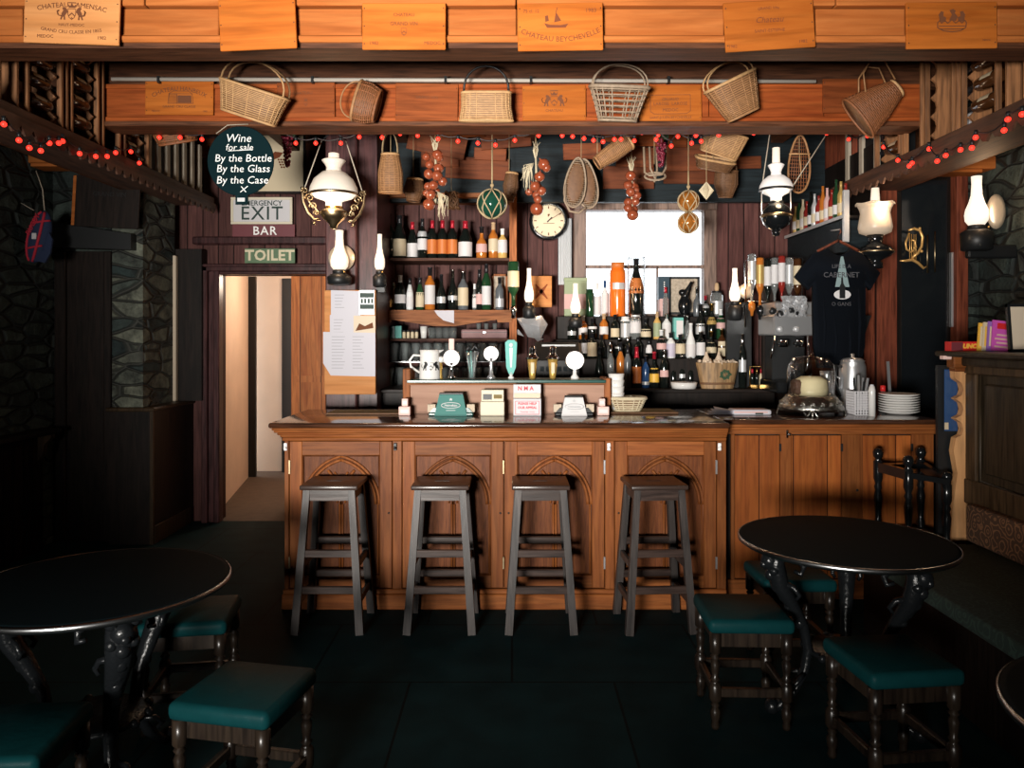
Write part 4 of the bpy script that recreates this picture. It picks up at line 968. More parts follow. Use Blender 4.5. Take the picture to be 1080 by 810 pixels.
string_lights([(144, 134.5), (168, 145), (190, 145), (213, 147), (233, 141), (292, 139.5), (312, 151), (333, 151), (359.5, 151), (379, 144.5), (403, 145), (422, 141), (440.5, 143), (462, 146.5), (483, 149), (504, 151), (522.5, 153), (543, 148), (568, 143), (575, 139.5), (585.5, 137), (593, 143), (604, 144), (616, 146), (626, 148), (636, 149.5), (648, 147), (655, 147), (669, 148.5), (677, 140), (692, 147), (694, 142.5), (708, 154), (715, 144), (729.5, 151), (734, 143), (739.5, 149), (758, 142.5), (778, 134.5), (795, 140.5), (814.5, 139.5), (834.5, 139.5), (858, 139), (872, 140.5)], 'red string lights looped beneath the second beam across the bar', lambda px: 5.1)
string_lights([(895, 147), (915, 143.5), (930, 137.5), (932, 155), (947, 169), (959, 175), (962, 172), (980, 157), (988.5, 170), (997.5, 164), (1013, 158), (1025, 156), (1029, 145), (1059, 137.5), (1063, 126), (1078, 120.5)], 'red string lights draped along the settle-side wine rack', lambda px: min(6.0, xr(px)))

# ================================================================ signs
YCB = 4.82; c = W(254, 170, YCB); t = emp('chalkboard_sign', c, 'round dark teal chalkboard lettered with wine for sale, hanging under the beam', 'chalkboard')
rr = SZ(35, YCB)
part('board', MB().lathe([(0, -.008), (rr - .004, -.008), (rr, -.004), (rr, .004), (rr - .004, .008), (0, .008)], 48, rot('X', 90) @ Matrix.Diagonal((1, 1.05, 1, 1)), sm=False), 'chalkboard', t)
m_ = MB(); u = YCB / F
for s, px, py, sz, sh in (('Wine', 252, 146.5, 10.5, .18), ('for sale', 253, 156, 8.5, .15), ('By the Bottle', 257, 167.5, 9.8, .1), ('By the Glass', 257, 178.5, 9.8, .1), ('By the Case', 256, 190.5, 9.8, .12)):
    put_text(m_, s, (px - 254) * u, (170 - py) * u, sz * u * 1.15, -.0095, shear=sh, bold=-.0002)
m_.bar(((241 - 254) * u, -.0095, (170 - 159.6) * u), ((267 - 254) * u, -.0095, (170 - 158.2) * u), .004, .001)
m_.bar(((254 - 254) * u, -.0095, (170 - 203) * u), ((262 - 254) * u, -.0095, (170 - 196.5) * u), .005, .001).bar(((255 - 254) * u, -.0095, (170 - 197) * u), ((260 - 254) * u, -.0095, (170 - 203) * u), .005, .001)
part('chalk_lettering', m_, 'chalk', t)
part('label_tag', MB().box((249 - 254) * u, (262 - 254) * u, -.012, -.002, (170 - 216) * u, (170 - 206) * u), 'chalkboard', t)
part('tag_print', MB().box((251 - 254) * u, (259 - 254) * u, -.0135, -.0125, (170 - 213) * u, (170 - 209) * u), 'l_silver', t)
part('hanging_wire', MB().tube([W(228, 141, YCB + .01), W(240, 132, YCB + .01), W(262, 131, YCB + .03)], .003, 4), 'cord', t, world=True)
YS = 6.7
def wall_sign(name, px0, py0, px1, py1, y, base_m, label, frame_m=None, th=.018, cat='sign'):
    c = W((px0 + px1) / 2, (py0 + py1) / 2, y); w, h = SZ(px1 - px0, y), SZ(py1 - py0, y)
    t = emp(name, c, label, cat); part('board', MB().box(-w / 2, w / 2, 0, th, -h / 2, h / 2, b=.002), base_m, t)
    if frame_m:
        e = .018; part('border', MB().box(-w / 2 - .004, w / 2 + .004, -.008, th, h / 2 - e, h / 2 + .004, b=.003).box(-w / 2 - .004, w / 2 + .004, -.008, th, -h / 2 - .004, -h / 2 + e, b=.003).box(-w / 2 - .004, -w / 2 + e, -.008, th, -h / 2 + e, h / 2 - e, b=.003).box(w / 2 - e, w / 2 + .004, -.008, th, -h / 2 + e, h / 2 - e, b=.003), frame_m, t)
    return t, w, h
t, w, h = wall_sign('exit_sign', 244, 208.5, 308, 236, YS, 'white', 'white framed EMERGENCY EXIT sign with dark green letters over the doorway', 'cream')
m_ = MB(); put_text(m_, 'EMERGENCY', .0, h * .285, .062, -.001, bold=.0008); put_text(m_, 'EXIT', 0, -h * .12, .165, -.001, sp=1.12, bold=.001); part('lettering', m_, 'ink_dark', t)
t, w, h = wall_sign('bar_sign', 245, 236.5, 311, 250.5, YS, 'maroon', 'maroon sign reading BAR in white beneath the exit sign')
m_ = MB(); put_text(m_, 'BAR', .01, -.002, .105, -.001, bold=.0012, sp=1.15)
part('lettering', m_, 'chalk', t)
t, w, h = wall_sign('toilet_sign', 258, 262, 311, 277.5, YS - .04, 'toilet', 'green sign reading TOILET in cream letters above the door casing')
m_ = MB(); put_text(m_, 'TOILET', 0, 0, .125, -.001, bold=.004, sp=1.05); part('lettering', m_, 'toilet_cream', t)
t, w, h = wall_sign('framed_poster', 268, 140, 322, 204, 6.725, 'l_cream', 'framed parchment-coloured print with a grape motif behind the chalkboard', 'dark')
m_ = MB()
for k in range(14): m_.ball((-.01 + (k % 4) * .022 + (k // 4) * .009, -.001, .03 - (k // 4) * .022), .009, 6, 4, (1, .15, 1))
m_.prism([(-.1, .05), (-.04, .10), (.03, .09), (.0, .05), (-.05, .03)], -.002, 0); part('grape_print', m_, 'ink_soft', t)
# ================================================================ rugby cap on the stone wall
t = emp('rugby_cap', W(41, 250, 5.62), 'navy and red supporters cap with white badge hanging on the stone wall', 'cap')
T = rot('Y', 14) @ Matrix.Diagonal((.085, .05, .195, 1))
cap = MB().ball((0, 0, 0), 1, 24, 14, T=T); part('crown_cloth', cap, 'navy', t)
st = MB()
for x0 in (-.62, .35):
    st.tube([(T @ Vector((x0 * math.cos(a) , -math.sqrt(max(0, 1.04 - (x0 * math.cos(a)) ** 2 - (math.sin(a)) ** 2 * .98)), math.sin(a) * .97))) for a in [-1.3 + 2.6 * k / 16 for k in range(17)]], .010, 6)
for zz in (-.42, .55):
    st.tube([(T @ Vector((x, -math.sqrt(max(.02, 1.04 - x * x - (zz + .2 * x) ** 2)), zz + .2 * x))) for x in [-.6 + 1.3 * k / 10 for k in range(11)]], .008, 6)
part('red_band', st, 'red_cloth', t)
m_ = MB(); put_text(m_, 'RUGBY', 0, 0, .05, bold=.001); bd = MB().box(-.017, .017, -.004, .002, -.022, .022, b=.003)
part('badge', MB().join(bd, tr(.0, -.057, .0)), 'white', t)
part('lettering', MB().join(m_, tr(-.012, -.052, .085) @ rot('Y', -62)), 'red_cloth', t)
part('brim', MB().prism([(-.04, -.17), (.06, -.19), (.10, -.12), (.115, -.02), (.09, .03), (.05, -.10)], -.03, -.012), 'navy', t)
part('hook_cord', MB().tube([W(22, 214, 5.62), W(36, 222, 5.62)], .003, 4).tube([W(38, 180, 5.62), W(45, 200, 5.62), W(47, 222, 5.62)], .004, 4), 'cord', t, world=True)

# cords the hung things are tied up with
def hang(name, dx=0, up=3.23, label_start=None):
    for o in [x for x in bpy.data.objects if x.type == 'EMPTY' and (x.name == name or x.name.startswith(name + '.')) and (label_start is None or x.get('label', '').startswith(label_start))]:
        R_ = Matrix.Translation(o.location) @ o.rotation_euler.to_matrix().to_4x4(); inv = R_.inverted()
        a = o.location + Vector((dx, 0, .02)); b = Vector((o.location.x + dx * .6, o.location.y, up))
        part('hanging_cord', MB().tube([inv @ a, inv @ a.lerp(b, .5), inv @ b], .0025, 5), 'rope', o)
for n_ in ('loaf_basket', 'box_basket', 'shallow_basket', 'round_basket', 'nest_basket', 'bundle_basket', 'creel_basket', 'snowshoe_pair', 'snowshoe', 'wire_carrier', 'root_bundle', 'onion_string', 'grape_bunch', 'star_ornament', 'glass_float'): hang(n_)
# ================================================================ bar counter
YP = 4.57
BX0, BX1 = PX(300, YP), PX(766, YP)
BT = 1.107
bar = emp('bar_counter', ((BX0 + BX1) / 2, YP, 0), 'long oak bar counter front with four gothic-arched panels behind the bar stools', 'bar counter')
bz = lambda py: PZ(py, YP)
body = MB().box(BX0, BX1, YP + .02, 5.32, .0, 1.0)
part('carcass', body, 'bar', bar, world=True)
part('plinth', MB().box(BX0 - .012, BX1, YP - .02, YP + .1, 0, bz(626), b=.006).box(BX0 - .006, BX1, YP - .012, YP + .1, bz(626), bz(621), b=.005).box(BX0 - .012, BX0 + .05, YP, 5.32, 0, bz(626), b=.006), 'bar_h', bar, world=True)
cor = MB()
for (o, z0, z1) in ((.012, bz(465), bz(461)), (.022, bz(461), 1.045), (.05, 1.045, 1.062), (.035, 1.03, 1.046), (.06, 1.06, 1.076)):
    cor.box(BX0 - o, BX1, YP - o, 5.3, z0, z1, b=.007, seg=2)
part('cornice', cor, 'bar_h', bar, world=True)
for a, b in ((300, 305), (414, 424), (638, 648), (756, 766)): part('post', MB().box(PX(a, YP) + .001, PX(b, YP) - .001, YP - .004, YP + .03, bz(621), bz(465), b=.003), 'bar', bar, world=True)
def arc(cx, cz, R, a0, a1, n=14): return [(cx + R * math.cos(a0 + (a1 - a0) * k / n), cz + R * math.sin(a0 + (a1 - a0) * k / n)) for k in range(n + 1)]
def door(i, px0, px1, kn=None):
    x0, x1 = PX(px0, YP) + .003, PX(px1, YP) - .003; z0, z1 = bz(620), bz(465.5)
    sl, st_ = SZ(13, YP), bz(480); sb = bz(607)
    pl, pr = x0 + sl, x1 - sl
    d = part('cabinet_door', MB().box(pl - .01, pr + .01, YP + .014, YP + .0205, sb - .01, st_ + .01), 'burl', bar, world=True)
    for a, b in ((x0, pl), (pr, x1)): part('stile', MB().box(a, b, YP - .002, YP + .022, z0, z1, b=.003), 'bar', d, world=True)
    for a, b in ((st_, z1), (z0, sb)): part('rail', MB().box(pl, pr, YP - .001, YP + .022, a, b, b=.002), 'bar_h', d, world=True)
    e = MB(); yy = YP + .008
    for a, b in (((pl + .004, sb), (pl + .004, st_)), ((pr - .004, sb), (pr - .004, st_)), ((pl, st_ - .004), (pr, st_ - .004)), ((pl, sb + .004), (pr, sb + .004))):
        e.tube([(a[0], yy, a[1]), (b[0], yy, b[1])], .006, 6)
    part('panel_bead', e, 'burl', d, world=True)
    xm = (pl + pr) / 2; zs = bz(532); za = st_ - .004; a = (pr - pl) / 2; h = za - zs; dd = (h * h - a * a) / (2 * a); R = a + dd; th = math.asin(h / R)
    tr_ = MB()
    for q in (1, -1):
        for dr, r in ((.004, .0085), (.025, .0095)):
            RR = R - dr; tt = math.acos(min(1, dd / RR)); tr_.tube([(xm + q * (x - xm), YP + .009, z) for x, z in arc(xm - dd, zs, RR, 0, tt, 16)], r, 6)
        # intersecting tracery: half-span arcs rising from the mullion
        c = xm - dd - a
        pts = [(xm + q * (x - xm), YP + .010, z) for x, z in arc(c, zs, R, 0, th, 18) if True]
        keep = []
        for p in pts:
            if math.hypot(q * (p[0] - xm) - (dd if True else 0), p[2] - zs) < R - .03 or p[2] < zs + .02: keep.append(p)
        tr_.tube(keep, .009, 6); tr_.tube([(p[0] + q * .024, p[1], p[2] + .006) for p in keep[:-1]], .006, 6)
        tr_.tube([(xm + q * .008, YP + .010, sb), (xm + q * .008, YP + .010, zs)], .007, 6)
        tr_.tube([(xm + q * (a - .012), YP + .009, sb + .006), (xm + q * (a - .012), YP + .009, zs)], .005, 6)
    part('gothic_tracery', tr_, 'bar', d, world=True)
    hx = x0 if i in (0,) else x1
    for a, b in ((500, 485), (600, 587)): part('hinge', MB().box(hx - .006, hx + .006, YP - .008, YP, bz(a), bz(b), b=.002), 'steel' if i in (2, 3) else 'old_brass', d, world=True)
    kx = (x1 - sl * .25) if i in (0, 1) else (x0 + sl * .3)
    part('keyhole', MB().lathe([(.006, 0), (.006, .003), (0, .004)], 10, tr(kx, YP - .002, bz(541)) @ rot('X', 90)), 'black', d, world=True)
for i, (a, b) in enumerate(((305, 414), (424, 531.5), (532, 638), (648, 756))): door(i, a, b)
for px in (301.5, 417, 642, 758.5):
    part('latch', MB().box(PX(px, YP) - .010, PX(px, YP) + .010, YP - .014, YP - .003, bz(475), bz(467), b=.003).ball((PX(px, YP), YP - .018, bz(472)), .009), 'c_white' if px != 417 else 'black', bar, world=True)
LX0, LX1 = PX(283, 4.5), PX(770, 4.5)
wt = MB().box(LX0, LX1, 4.49, 5.36, 1.076, BT, b=.012, seg=3)
solo('bar_worktop', wt, 'top', 'dark varnished bar top running over the gothic-panelled counter', 'bar top', ((LX0 + LX1) / 2, 4.5, 1.076))

# side counter towards the settle
YQ = 4.74; qz = lambda py: PZ(py, YQ)
SX0, SX1 = LX1 + .004, 2.60
sc = emp('side_counter', ((SX0 + SX1) / 2, YQ, 0), 'plain pine side counter with tall boarded doors beside the gothic bar', 'side counter')
part('carcass', MB().box(SX0, SX1, YQ + .02, 5.36, 0, 1.04), 'dark', sc, world=True)
for a, b in ((771, 775), (823, 835), (888, 910), (962, 985)): part('stile', MB().box(PX(a, YQ), PX(b, YQ), YQ, YQ + .03, .03, qz(458), b=.003), 'bar', sc, world=True)
for a, b, o_ in ((qz(458), 1.045, .002), (0, .12, .006)): part('rail', MB().box(SX0, SX1, YQ - o_, YQ + .03, a, b, b=.003), 'bar_h', sc, world=True)
for a, b in ((775, 823), (835, 888), (910, 962)):
    d = part('cabinet_door', MB().box(PX(a, YQ) + .003, PX(b, YQ) - .003, YQ + .006, YQ + .022, .125, qz(459) - .002, b=.003), 'pine_door', sc, world=True)
    part('door_slot', MB().box(PX(a, YQ) + .03, PX(b, YQ) - .03, YQ + .004, YQ + .008, qz(459), qz(458)), 'black', d, world=True)
    part('hinge', MB().box(PX(b, YQ) - .006, PX(b, YQ) + .006, YQ - .004, YQ + .01, qz(476), qz(468), b=.002), 'black', d, world=True)
part('cornice', MB().box(SX0, SX1, YQ - .03, YQ + .02, 1.04, 1.06, b=.006).box(SX0, SX1, YQ - .05, YQ + .02, 1.058, 1.078, b=.006), 'bar_h', sc, world=True)
part('latch', MB().box(PX(830, YQ) - .007, PX(830, YQ) + .007, YQ - .012, YQ, qz(462), qz(453), b=.003).ball((PX(832, YQ), YQ - .016, qz(458)), .010), 'chrome', sc, world=True)
part('keyhole', MB().lathe([(.008, 0), (.008, .003), (0, .004)], 10, tr(PX(904, YQ), YQ - .001, qz(517)) @ rot('X', 90)), 'black', sc, world=True)
solo('side_worktop', MB().box(SX0, SX1, YQ - .07, 5.4, 1.078, BT, b=.010, seg=3), 'top', 'dark varnished worktop carrying the cake stand and plate stack', 'worktop', ((SX0 + SX1) / 2, YQ, 1.078))

# ================================================================ bar stools
def make_stool():
    t = emp('bar_stool', (0, 0, 0), 'x', 'bar stool', 'bar stools along the counter'); H = .80
    seat = MB().box(-.158, .158, -.15, .15, H - .026, H, b=.007, seg=2); s_ = part('seat', seat, 'stool_seat', t)
    part('hand_slot', MB().box(-.04, .04, -.008, .008, H, H + .001), 'black', s_)
    for sx in (-1, 1):
        for sy in (-1, 1):
            part('leg', MB().bar((sx * .176, sy * .168, 0), (sx * .122, sy * .118, H - .026), .042, .036, w2=.036), 'stool', t)
    def at(z): f = z / (H - .026); return .176 - .054 * f, .168 - .05 * f
    for sy in (-1, 1):
        part('apron', MB().box(-.105, .105, sy * .122 - .01, sy * .122 + .01, H - .085, H - .026), 'stool_seat', t)
        for z in (.43, .235):
            a, b = at(z); part('rung', MB().cbox((0, sy * b, z), (2 * a - .03, .022, .042), b=.004), 'stool_seat', t)
    for sx in (-1, 1):
        part('apron', MB().box(sx * .124 - .01, sx * .124 + .01, -.105, .105, H - .085, H - .026), 'stool', t)
        for z in (.36, .17):
            a, b = at(z); part('rung', MB().cbox((sx * a, 0, z), (.022, 2 * b - .03, .04), b=.004), 'stool', t)
    return t
s0 = make_stool()
for i, (x, y, rz, lb) in enumerate(((-.998, 4.345, 0, 'dark wooden bar stool nearest the doorway end of the bar'), (-.392, 4.345, 0, 'second dark bar stool from the doorway end, before second arched panel'), (.158, 4.345, 0, 'third dark bar stool from the doorway end, before third arched panel'), (.795, 4.345, 4, 'dark wooden bar stool in front of the last arched panel, nearest side counter'))):
    o = s0 if i == 0 else copy_tree(s0)
    o.location = (x, y, 0); o.rotation_euler.z = math.radians(rz); o['label'] = lb

# ================================================================ cast-iron pub tables
def make_table():
    t = emp('pub_table', (0, 0, 0), 'x', 'pub table', 'round cast-iron pub tables'); H = .74; r = .44
    part('tabletop', MB().lathe([(0, H - .022), (r - .012, H - .022), (r - .002, H - .012), (r - .004, H - .002), (r - .02, H), (0, H)], 64), 'table_top', t)
    part('metal_edge', MB().lathe([(r - .003, H - .024), (r + .003, H - .020), (r + .004, H - .006), (r - .002, H - .001), (r - .004, H - .012)], 64), 'tin_edge', t)
    part('under_frame', MB().lathe([(.17, H - .07), (.30, H - .045), (.30, H - .024), (.16, H - .024)], 32).lathe([(.0, H - .05), (.17, H - .07), (.17, H - .026), (0, H - .026)], 24), 'iron', t)
    shelf = MB().lathe([(.05, .245), (.16, .25), (.165, .262), (.15, .272), (.0, .268)], 28)
    for k in range(12):
        a = 2 * PI * k / 12; shelf.ball((.165 * math.cos(a), .165 * math.sin(a), .26), .018, 8, 5)
    part('lower_shelf', shelf, 'iron', t)
    for k in range(3):
        T = rot('Z', 90 + 120 * k); lg = MB()
        pts = [(.30, 0, H - .03), (.315, 0, .64), (.29, 0, .55), (.235, 0, .46), (.185, 0, .37), (.165, 0, .27), (.18, 0, .18), (.225, 0, .10), (.275, 0, .045), (.315, 0, .03)]
        lg.tube(pts, [.040, .052, .047, .036, .027, .026, .024, .023, .026, .030], 8, T=T, flat=.8)
        for p, rr in (((.335, 0, .655), .040), ((.36, 0, .64), .018), ((.350, .018, .665), .013), ((.350, -.018, .665), .013), ((.335, .035, .69), .022), ((.335, -.035, .69), .022), ((.33, .034, .62), .020), ((.33, -.034, .62), .020), ((.33, 0, .595), .026), ((.30, 0, .545), .030), ((.27, 0, .50), .026), ((.25, 0, .455), .022), ((.20, 0, .385), .03), ((.325, 0, .032), .034)):
            lg.ball(p, rr, 8, 6, T=T)
        for q in (-1, 1):   # leaf scrolls under the top and at the ankle
            lg.tube([(.285, q * .04, .70), (.255, q * .085, .685), (.235, q * .11, .655), (.25, q * .115, .625), (.27, q * .095, .635)], [.018, .015, .013, .011, .009], 6, T=T)
            lg.tube([(.28, q * .02, .56), (.25, q * .05, .55), (.23, q * .06, .52), (.24, q * .05, .5)], [.014, .012, .01, .008], 6, T=T)
            lg.tube([(.19, q * .015, .17), (.22, q * .04, .16), (.25, q * .045, .13), (.24, q * .03, .11)], [.012, .011, .01, .008], 6, T=T)
        part('leg', lg, 'iron', t)
    return t
t0 = make_table()
for i, (x, y, rz, lb) in enumerate(((1.434, 3.33, 95, 'round black pub table beside the settle with ornate cast-iron legs'), (-1.47, 2.75, -20, 'round black pub table on the doorway side of the room'), (1.60, 1.72, 25, 'round pub table at the near end of the settle, close to its seat'))):
    o = t0 if i == 0 else copy_tree(t0)
    o.location = (x, y, 0); o.rotation_euler.z = math.radians(rz); o['label'] = lb

# ================================================================ low turned stools with teal seats
def make_low():
    t = emp('low_stool', (0, 0, 0), 'x', 'low stool', 'low stools with teal seats'); H = .455; s = .175
    part('seat_pad', MB().box(-s, s, -s, s, H - .06, H, b=.022, seg=3), 'leather', t)
    tr0 = 'low_wood'
    for sx in (-1, 1):
        for sy in (-1, 1):
            pf = [(.0, 0), (.014, 0), (.018, .012), (.014, .03), (.020, .05), (.022, .075), (.013, .09), (.019, .10), (.013, .108), (.02, .115), (.026, .125), (.026, .175), (.019, .188), (.013, .196), (.021, .206), (.013, .216), (.017, .24), (.020, .268), (.013, .285), (.021, .296), (.013, .304), (.024, .316), (.024, H - .06), (0, H - .06)]
            part('leg', MB().lathe(pf, 10, tr(sx * (s - .03), sy * (s - .03), 0)), tr0, t)
    for sx in (-1, 1):
        part('apron', MB().box(sx * (s - .04) - .008, sx * (s - .04) + .008, -s + .05, s - .05, H - .12, H - .06), 'low_wood', t)
        part('stretcher', MB().cbox((sx * (s - .03), 0, .15), (.024, 2 * s - .10, .036), b=.004), 'low_wood', t)
    for sy in (-1, 1):
        part('apron', MB().box(-s + .05, s - .05, sy * (s - .04) - .008, sy * (s - .04) + .008, H - .12, H - .06), 'low_wood', t)
        part('stretcher', MB().cbox((0, sy * (s - .03), .15), (2 * s - .10, .024, .036), b=.004), 'low_wood', t)
    return t
l0 = make_low()
for i, (x, y, rz, lb) in enumerate(((.985, 3.315, -2, 'teal-topped low stool between the last bar stool and the settle-side table'), (1.385, 2.83, 6, 'teal-topped low stool in front of the settle-side table, close to the settle'), (1.37, 3.83, 0, 'small low stool behind the settle-side pub table'), (-.885, 2.57, -12, 'teal-topped low stool drawn out beside the doorway-side table'), (-1.36, 3.28, 9, 'teal-topped low stool pushed under the far side of doorway-side table'), (-1.49, 2.28, 4, 'low stool under the near edge of the doorway-side table'))):
    o = l0 if i == 0 else copy_tree(l0)
    o.location = (x, y, 0); o.rotation_euler.z = math.radians(rz); o['label'] = lb

# ================================================================ turned corner chair
t = emp('corner_chair', (2.26, 4.43, 0), 'black turned corner chair standing between the side counter and settle', 'chair')
cps = {'a': (PX(926, 4.58), 4.58), 'b': (PX(958, 4.30), 4.30), 'c': (PX(971, 4.62), 4.62), 'd': (2.43, 4.32)}
pf = [(0, 0), (.015, 0), (.02, .03), (.015, .06), (.024, .10), (.024, .2), (.016, .22), (.023, .25), (.016, .28), (.026, .34), (.026, .45), (.018, .47), (.024, .50), (.016, .53), (.02, .6), (.024, .66), (.016, .70), (.023, .72), (.016, .74), (.026, .77), (.026, .87), (.014, .885), (.027, .90), (.03, .925), (.02, .945), (0, .95)]
for k, (x, y) in cps.items():
    part('post', MB().lathe(pf if k != 'd' else [(r, z * .9) for r, z in pf], 10, tr(x, y, 0)), 'black_gloss', t, world=True)
sg = MB().prism([(cps[k][0], cps[k][1]) for k in 'badc'][::1], 0, .035, Matrix(((1, 0, 0, 0), (0, 0, 1, 0), (0, 1, 0, .44), (0, 0, 0, 1))))
sg = MB(); q = [cps[k] for k in 'bacd']; sg.add([(x, y, .44) for x, y in q] + [(x, y, .475) for x, y in q], [(0, 1, 2, 3), (7, 6, 5, 4)] + [(i, i + 4, (i + 1) % 4 + 4, (i + 1) % 4) for i in range(4)])
part('seat', sg, 'black', t, world=True)
for a, b in ('ba', 'ac', 'bd', 'cd'):
    za, zb_ = (.84, .84) if 'd' not in (a, b) else (.84, .80)
    part('arm_rail', MB().bar((*cps[a], za), (*cps[b], zb_), .03, .055), 'black_gloss', t, world=True)
    part('seat_rail', MB().tube([(*cps[a], .40), (*cps[b], .40)], .016, 8), 'black_gloss', t, world=True)
    part('stretcher', MB().tube([(*cps[a], .16), (*cps[b], .16)], .013, 8), 'black_gloss', t, world=True)

# ================================================================ settle along the stone wall
se = emp('settle', (2.25, 2.4, 0), 'fitted pub settle with green patterned seat, panelled back and scalloped pine end', 'settle')
part('seat_base', MB().box(1.92, 2.58, .4, 4.22, 0, .40), 'dark', se, world=True)
part('seat_cushion', MB().box(1.87, 2.57, .4, 4.24, .40, .475, b=.02, seg=3), 'bench_green', se, world=True)
part('back_cushion', MB().box(2.52, 2.60, .4, 4.30, .475, .68, b=.02, seg=3), 'bench_back', se, world=True)
bp = MB().box(2.62, 2.70, .4, 4.46, .4, 1.47)
part('back_board', bp, 'panel_dark', se, world=True)
rl = MB().box(2.585, 2.625, .4, 4.46, .66, .80, b=.006).box(2.585, 2.625, .4, 4.46, 1.40, 1.47, b=.006)
for y in (4.36, 3.72, 3.05, 2.35): rl.box(2.585, 2.625, y - .05, y + .05, .80, 1.40, b=.006)
part('back_rail', rl, 'panel_rail', se, world=True)
mo = MB()
for y0_, y1_ in ((3.77, 4.31), (3.10, 3.67), (2.40, 3.0)):
    mo.box(2.60, 2.622, y0_ + .05, y1_ - .05, .85, 1.35, b=.014)
    mo.tube([(2.612, y0_, .80), (2.612, y1_, .80), (2.612, y1_, 1.40), (2.612, y0_, 1.40)], .012, 6, closed=True)
part('raised_panel', mo, 'panel_dark', se, world=True)
YE = 4.42
ex0, ex1 = PX(1006, YE), PX(1033, YE)
ez = lambda py: PZ(py, YE)
pl = [(ex1, ez(570)), (ex1, ez(384)), (ex0 + .003, ez(384)), (ex0 + .006, ez(398))]
for k in range(3):
    zc = 407 + k * 21 + 2; pl += [(ex0 + .012, ez(zc - 9)), (ex0 + .045, ez(zc - 5)), (ex0 + .056, ez(zc + 2)), (ex0 + .045, ez(zc + 8)), (ex0 + .012, ez(zc + 11))]
pl += [(ex0 + .0, ez(476)), (ex0 + .022, ez(500)), (ex0 - .01, ez(540)), (ex0 - .014, ez(572))]
part('end_post', MB().prism(pl, YE, YE + .05), 'post_pine', se, world=True)
part('post_capital', MB().box(ex0 - .01, ex1 + .01, YE - .02, YE + .06, ez(388), ez(375), b=.006).box(ex0 + .002, ex1 + .004, YE - .01, YE + .055, ez(392), ez(388), b=.004), 'bar_h', se, world=True)
part('post_edge', MB().box(ex1, ex1 + .03, YE - .004, YE + .05, .45, ez(386), b=.004), 'casing', se, world=True)
part('ledge', MB().box(2.47, 3.25, .4, 4.52, ez(376), ez(370.5), b=.008).box(2.56, 3.2, .4, 4.44, ez(386), ez(376), b=.01), 'panel_dark', se, world=True)
part('ledge_bracket', MB().box(PX(995, 4.4), PX(1004, 4.4), 4.40, 4.44, ez(379), ez(375), b=.003), 'pinkish', se, world=True)
bd = part('end_backing', MB().box(ex0 - .05, ex0 + .06, YE + .075, YE + .1, .45, ez(386)), 'black', se, world=True)
t = emp('blue_packet', (ex0 + .005, YE + .045, ez(456)), 'blue packet hanging behind the scalloped edge of the pine settle end', 'packet')
part('packet_body', MB().box(-.028, .05, .010, .014, 0, ez(390) - ez(456), b=.002), 'g_blue', t)
part('packet_label', MB().box(-.028, -.006, .007, .0105, .01, .05), 'l_cream', t)
# ================================================================ lamps
def chimney(h, r, top=.5):
    return [(r * .62, 0), (r * .95, h * .10), (r, h * .22), (r * .92, h * .33), (r * .66, h * .47), (r * top * 1.05, h * .62), (r * top * .92, h * .85), (r * top, h), (r * top * .85, h), (r * top * .6, h * .6), (0, h * .58)]
def wall_lamp(px, top, bot, base_bot, rpx, y, label, refl=None, glass='lamp_glass', yr=None, topr=.45, pw=3.0):
    c = W(px, bot, y); t = emp('oil_lamp', c, label, 'oil lamp'); h = SZ(bot - top, y); r = SZ(rpx, y)
    part('glass_chimney', MB().lathe(chimney(h, r, topr), 20), glass, t)
    hb = SZ(base_bot - bot, y)
    part('burner', MB().lathe([(r * .5, -.03), (r * .75, -.028), (r * .75, -.006), (r * .62, .006), (0, .006)], 16), 'black', t)
    part('font', MB().lathe([(0, -hb), (r * .9, -hb), (r * 1.3, -hb + .01), (r * 1.35, -.05), (r * .9, -.028), (0, -.028)], 20), 'black', t)
    part('wick_knob', MB().lathe([(0, 0), (.007, 0), (.007, .022), (0, .022)], 8, tr(r * .7, -r * .5, -.018) @ rot('X', 90)), 'brass', t)
    if refl:
        rx_, ry_, rr = refl; q = W(rx_, ry_, y + .06) - c; q = Vector((q.x, .06 if yr is None else yr, q.z))
        part('reflector', MB().lathe([(0, .012), (SZ(rr, y) * .6, .008), (SZ(rr, y), -.006), (SZ(rr, y), -.010), (0, .004)], 28, tr(q) @ rot('X', 90)), 'reflector', t)
        part('bracket_arm', MB().tube([(0, .0, -hb * .8), (0, .07, -hb * .8), (q.x, .075, q.z)], .008, 6), 'black', t)
    point('lamp_glow', c + Vector((0, -r - .05, h * .45)), pw, (1, .62, .34), .04)
    return t
wall_lamp(358, 243, 285, 301, 9.5, 5.6, 'wall oil lamp with round mirror reflector on the post above the notices', (360, 272, 14))
wall_lamp(400.5, 247, 285, 303, 5.5, 5.7, 'slim oil lamp on the dark post between the notices and bottle shelves', None, 'lamp_glass', pw=1.5)
wall_lamp(558, 283, 319, 336, 5, 6.1, 'slim oil lamp beside the orange starfish picture', None, 'lamp_hot', pw=2.5)
wall_lamp(607, 299, 331, 346, 5.5, 6.15, 'oil lamp with pale chimney next to the window frame', None, 'lamp_hot', pw=2.5)
wall_lamp(775, 283, 318, 338, 5.8, 6.0, 'oil lamp glowing against red boards above the wooden tub', (787, 307, 8), 'lamp_hot', pw=3)
wall_lamp(1030, 186, 238, 265, 11.5, 5.5, 'large oil lamp with oval reflector on the stone wall by the dark door', None, 'lamp_hot', pw=3)
o = [x for x in bpy.data.objects if x.type == 'EMPTY' and x.get('label', '').startswith('large oil lamp')][0]
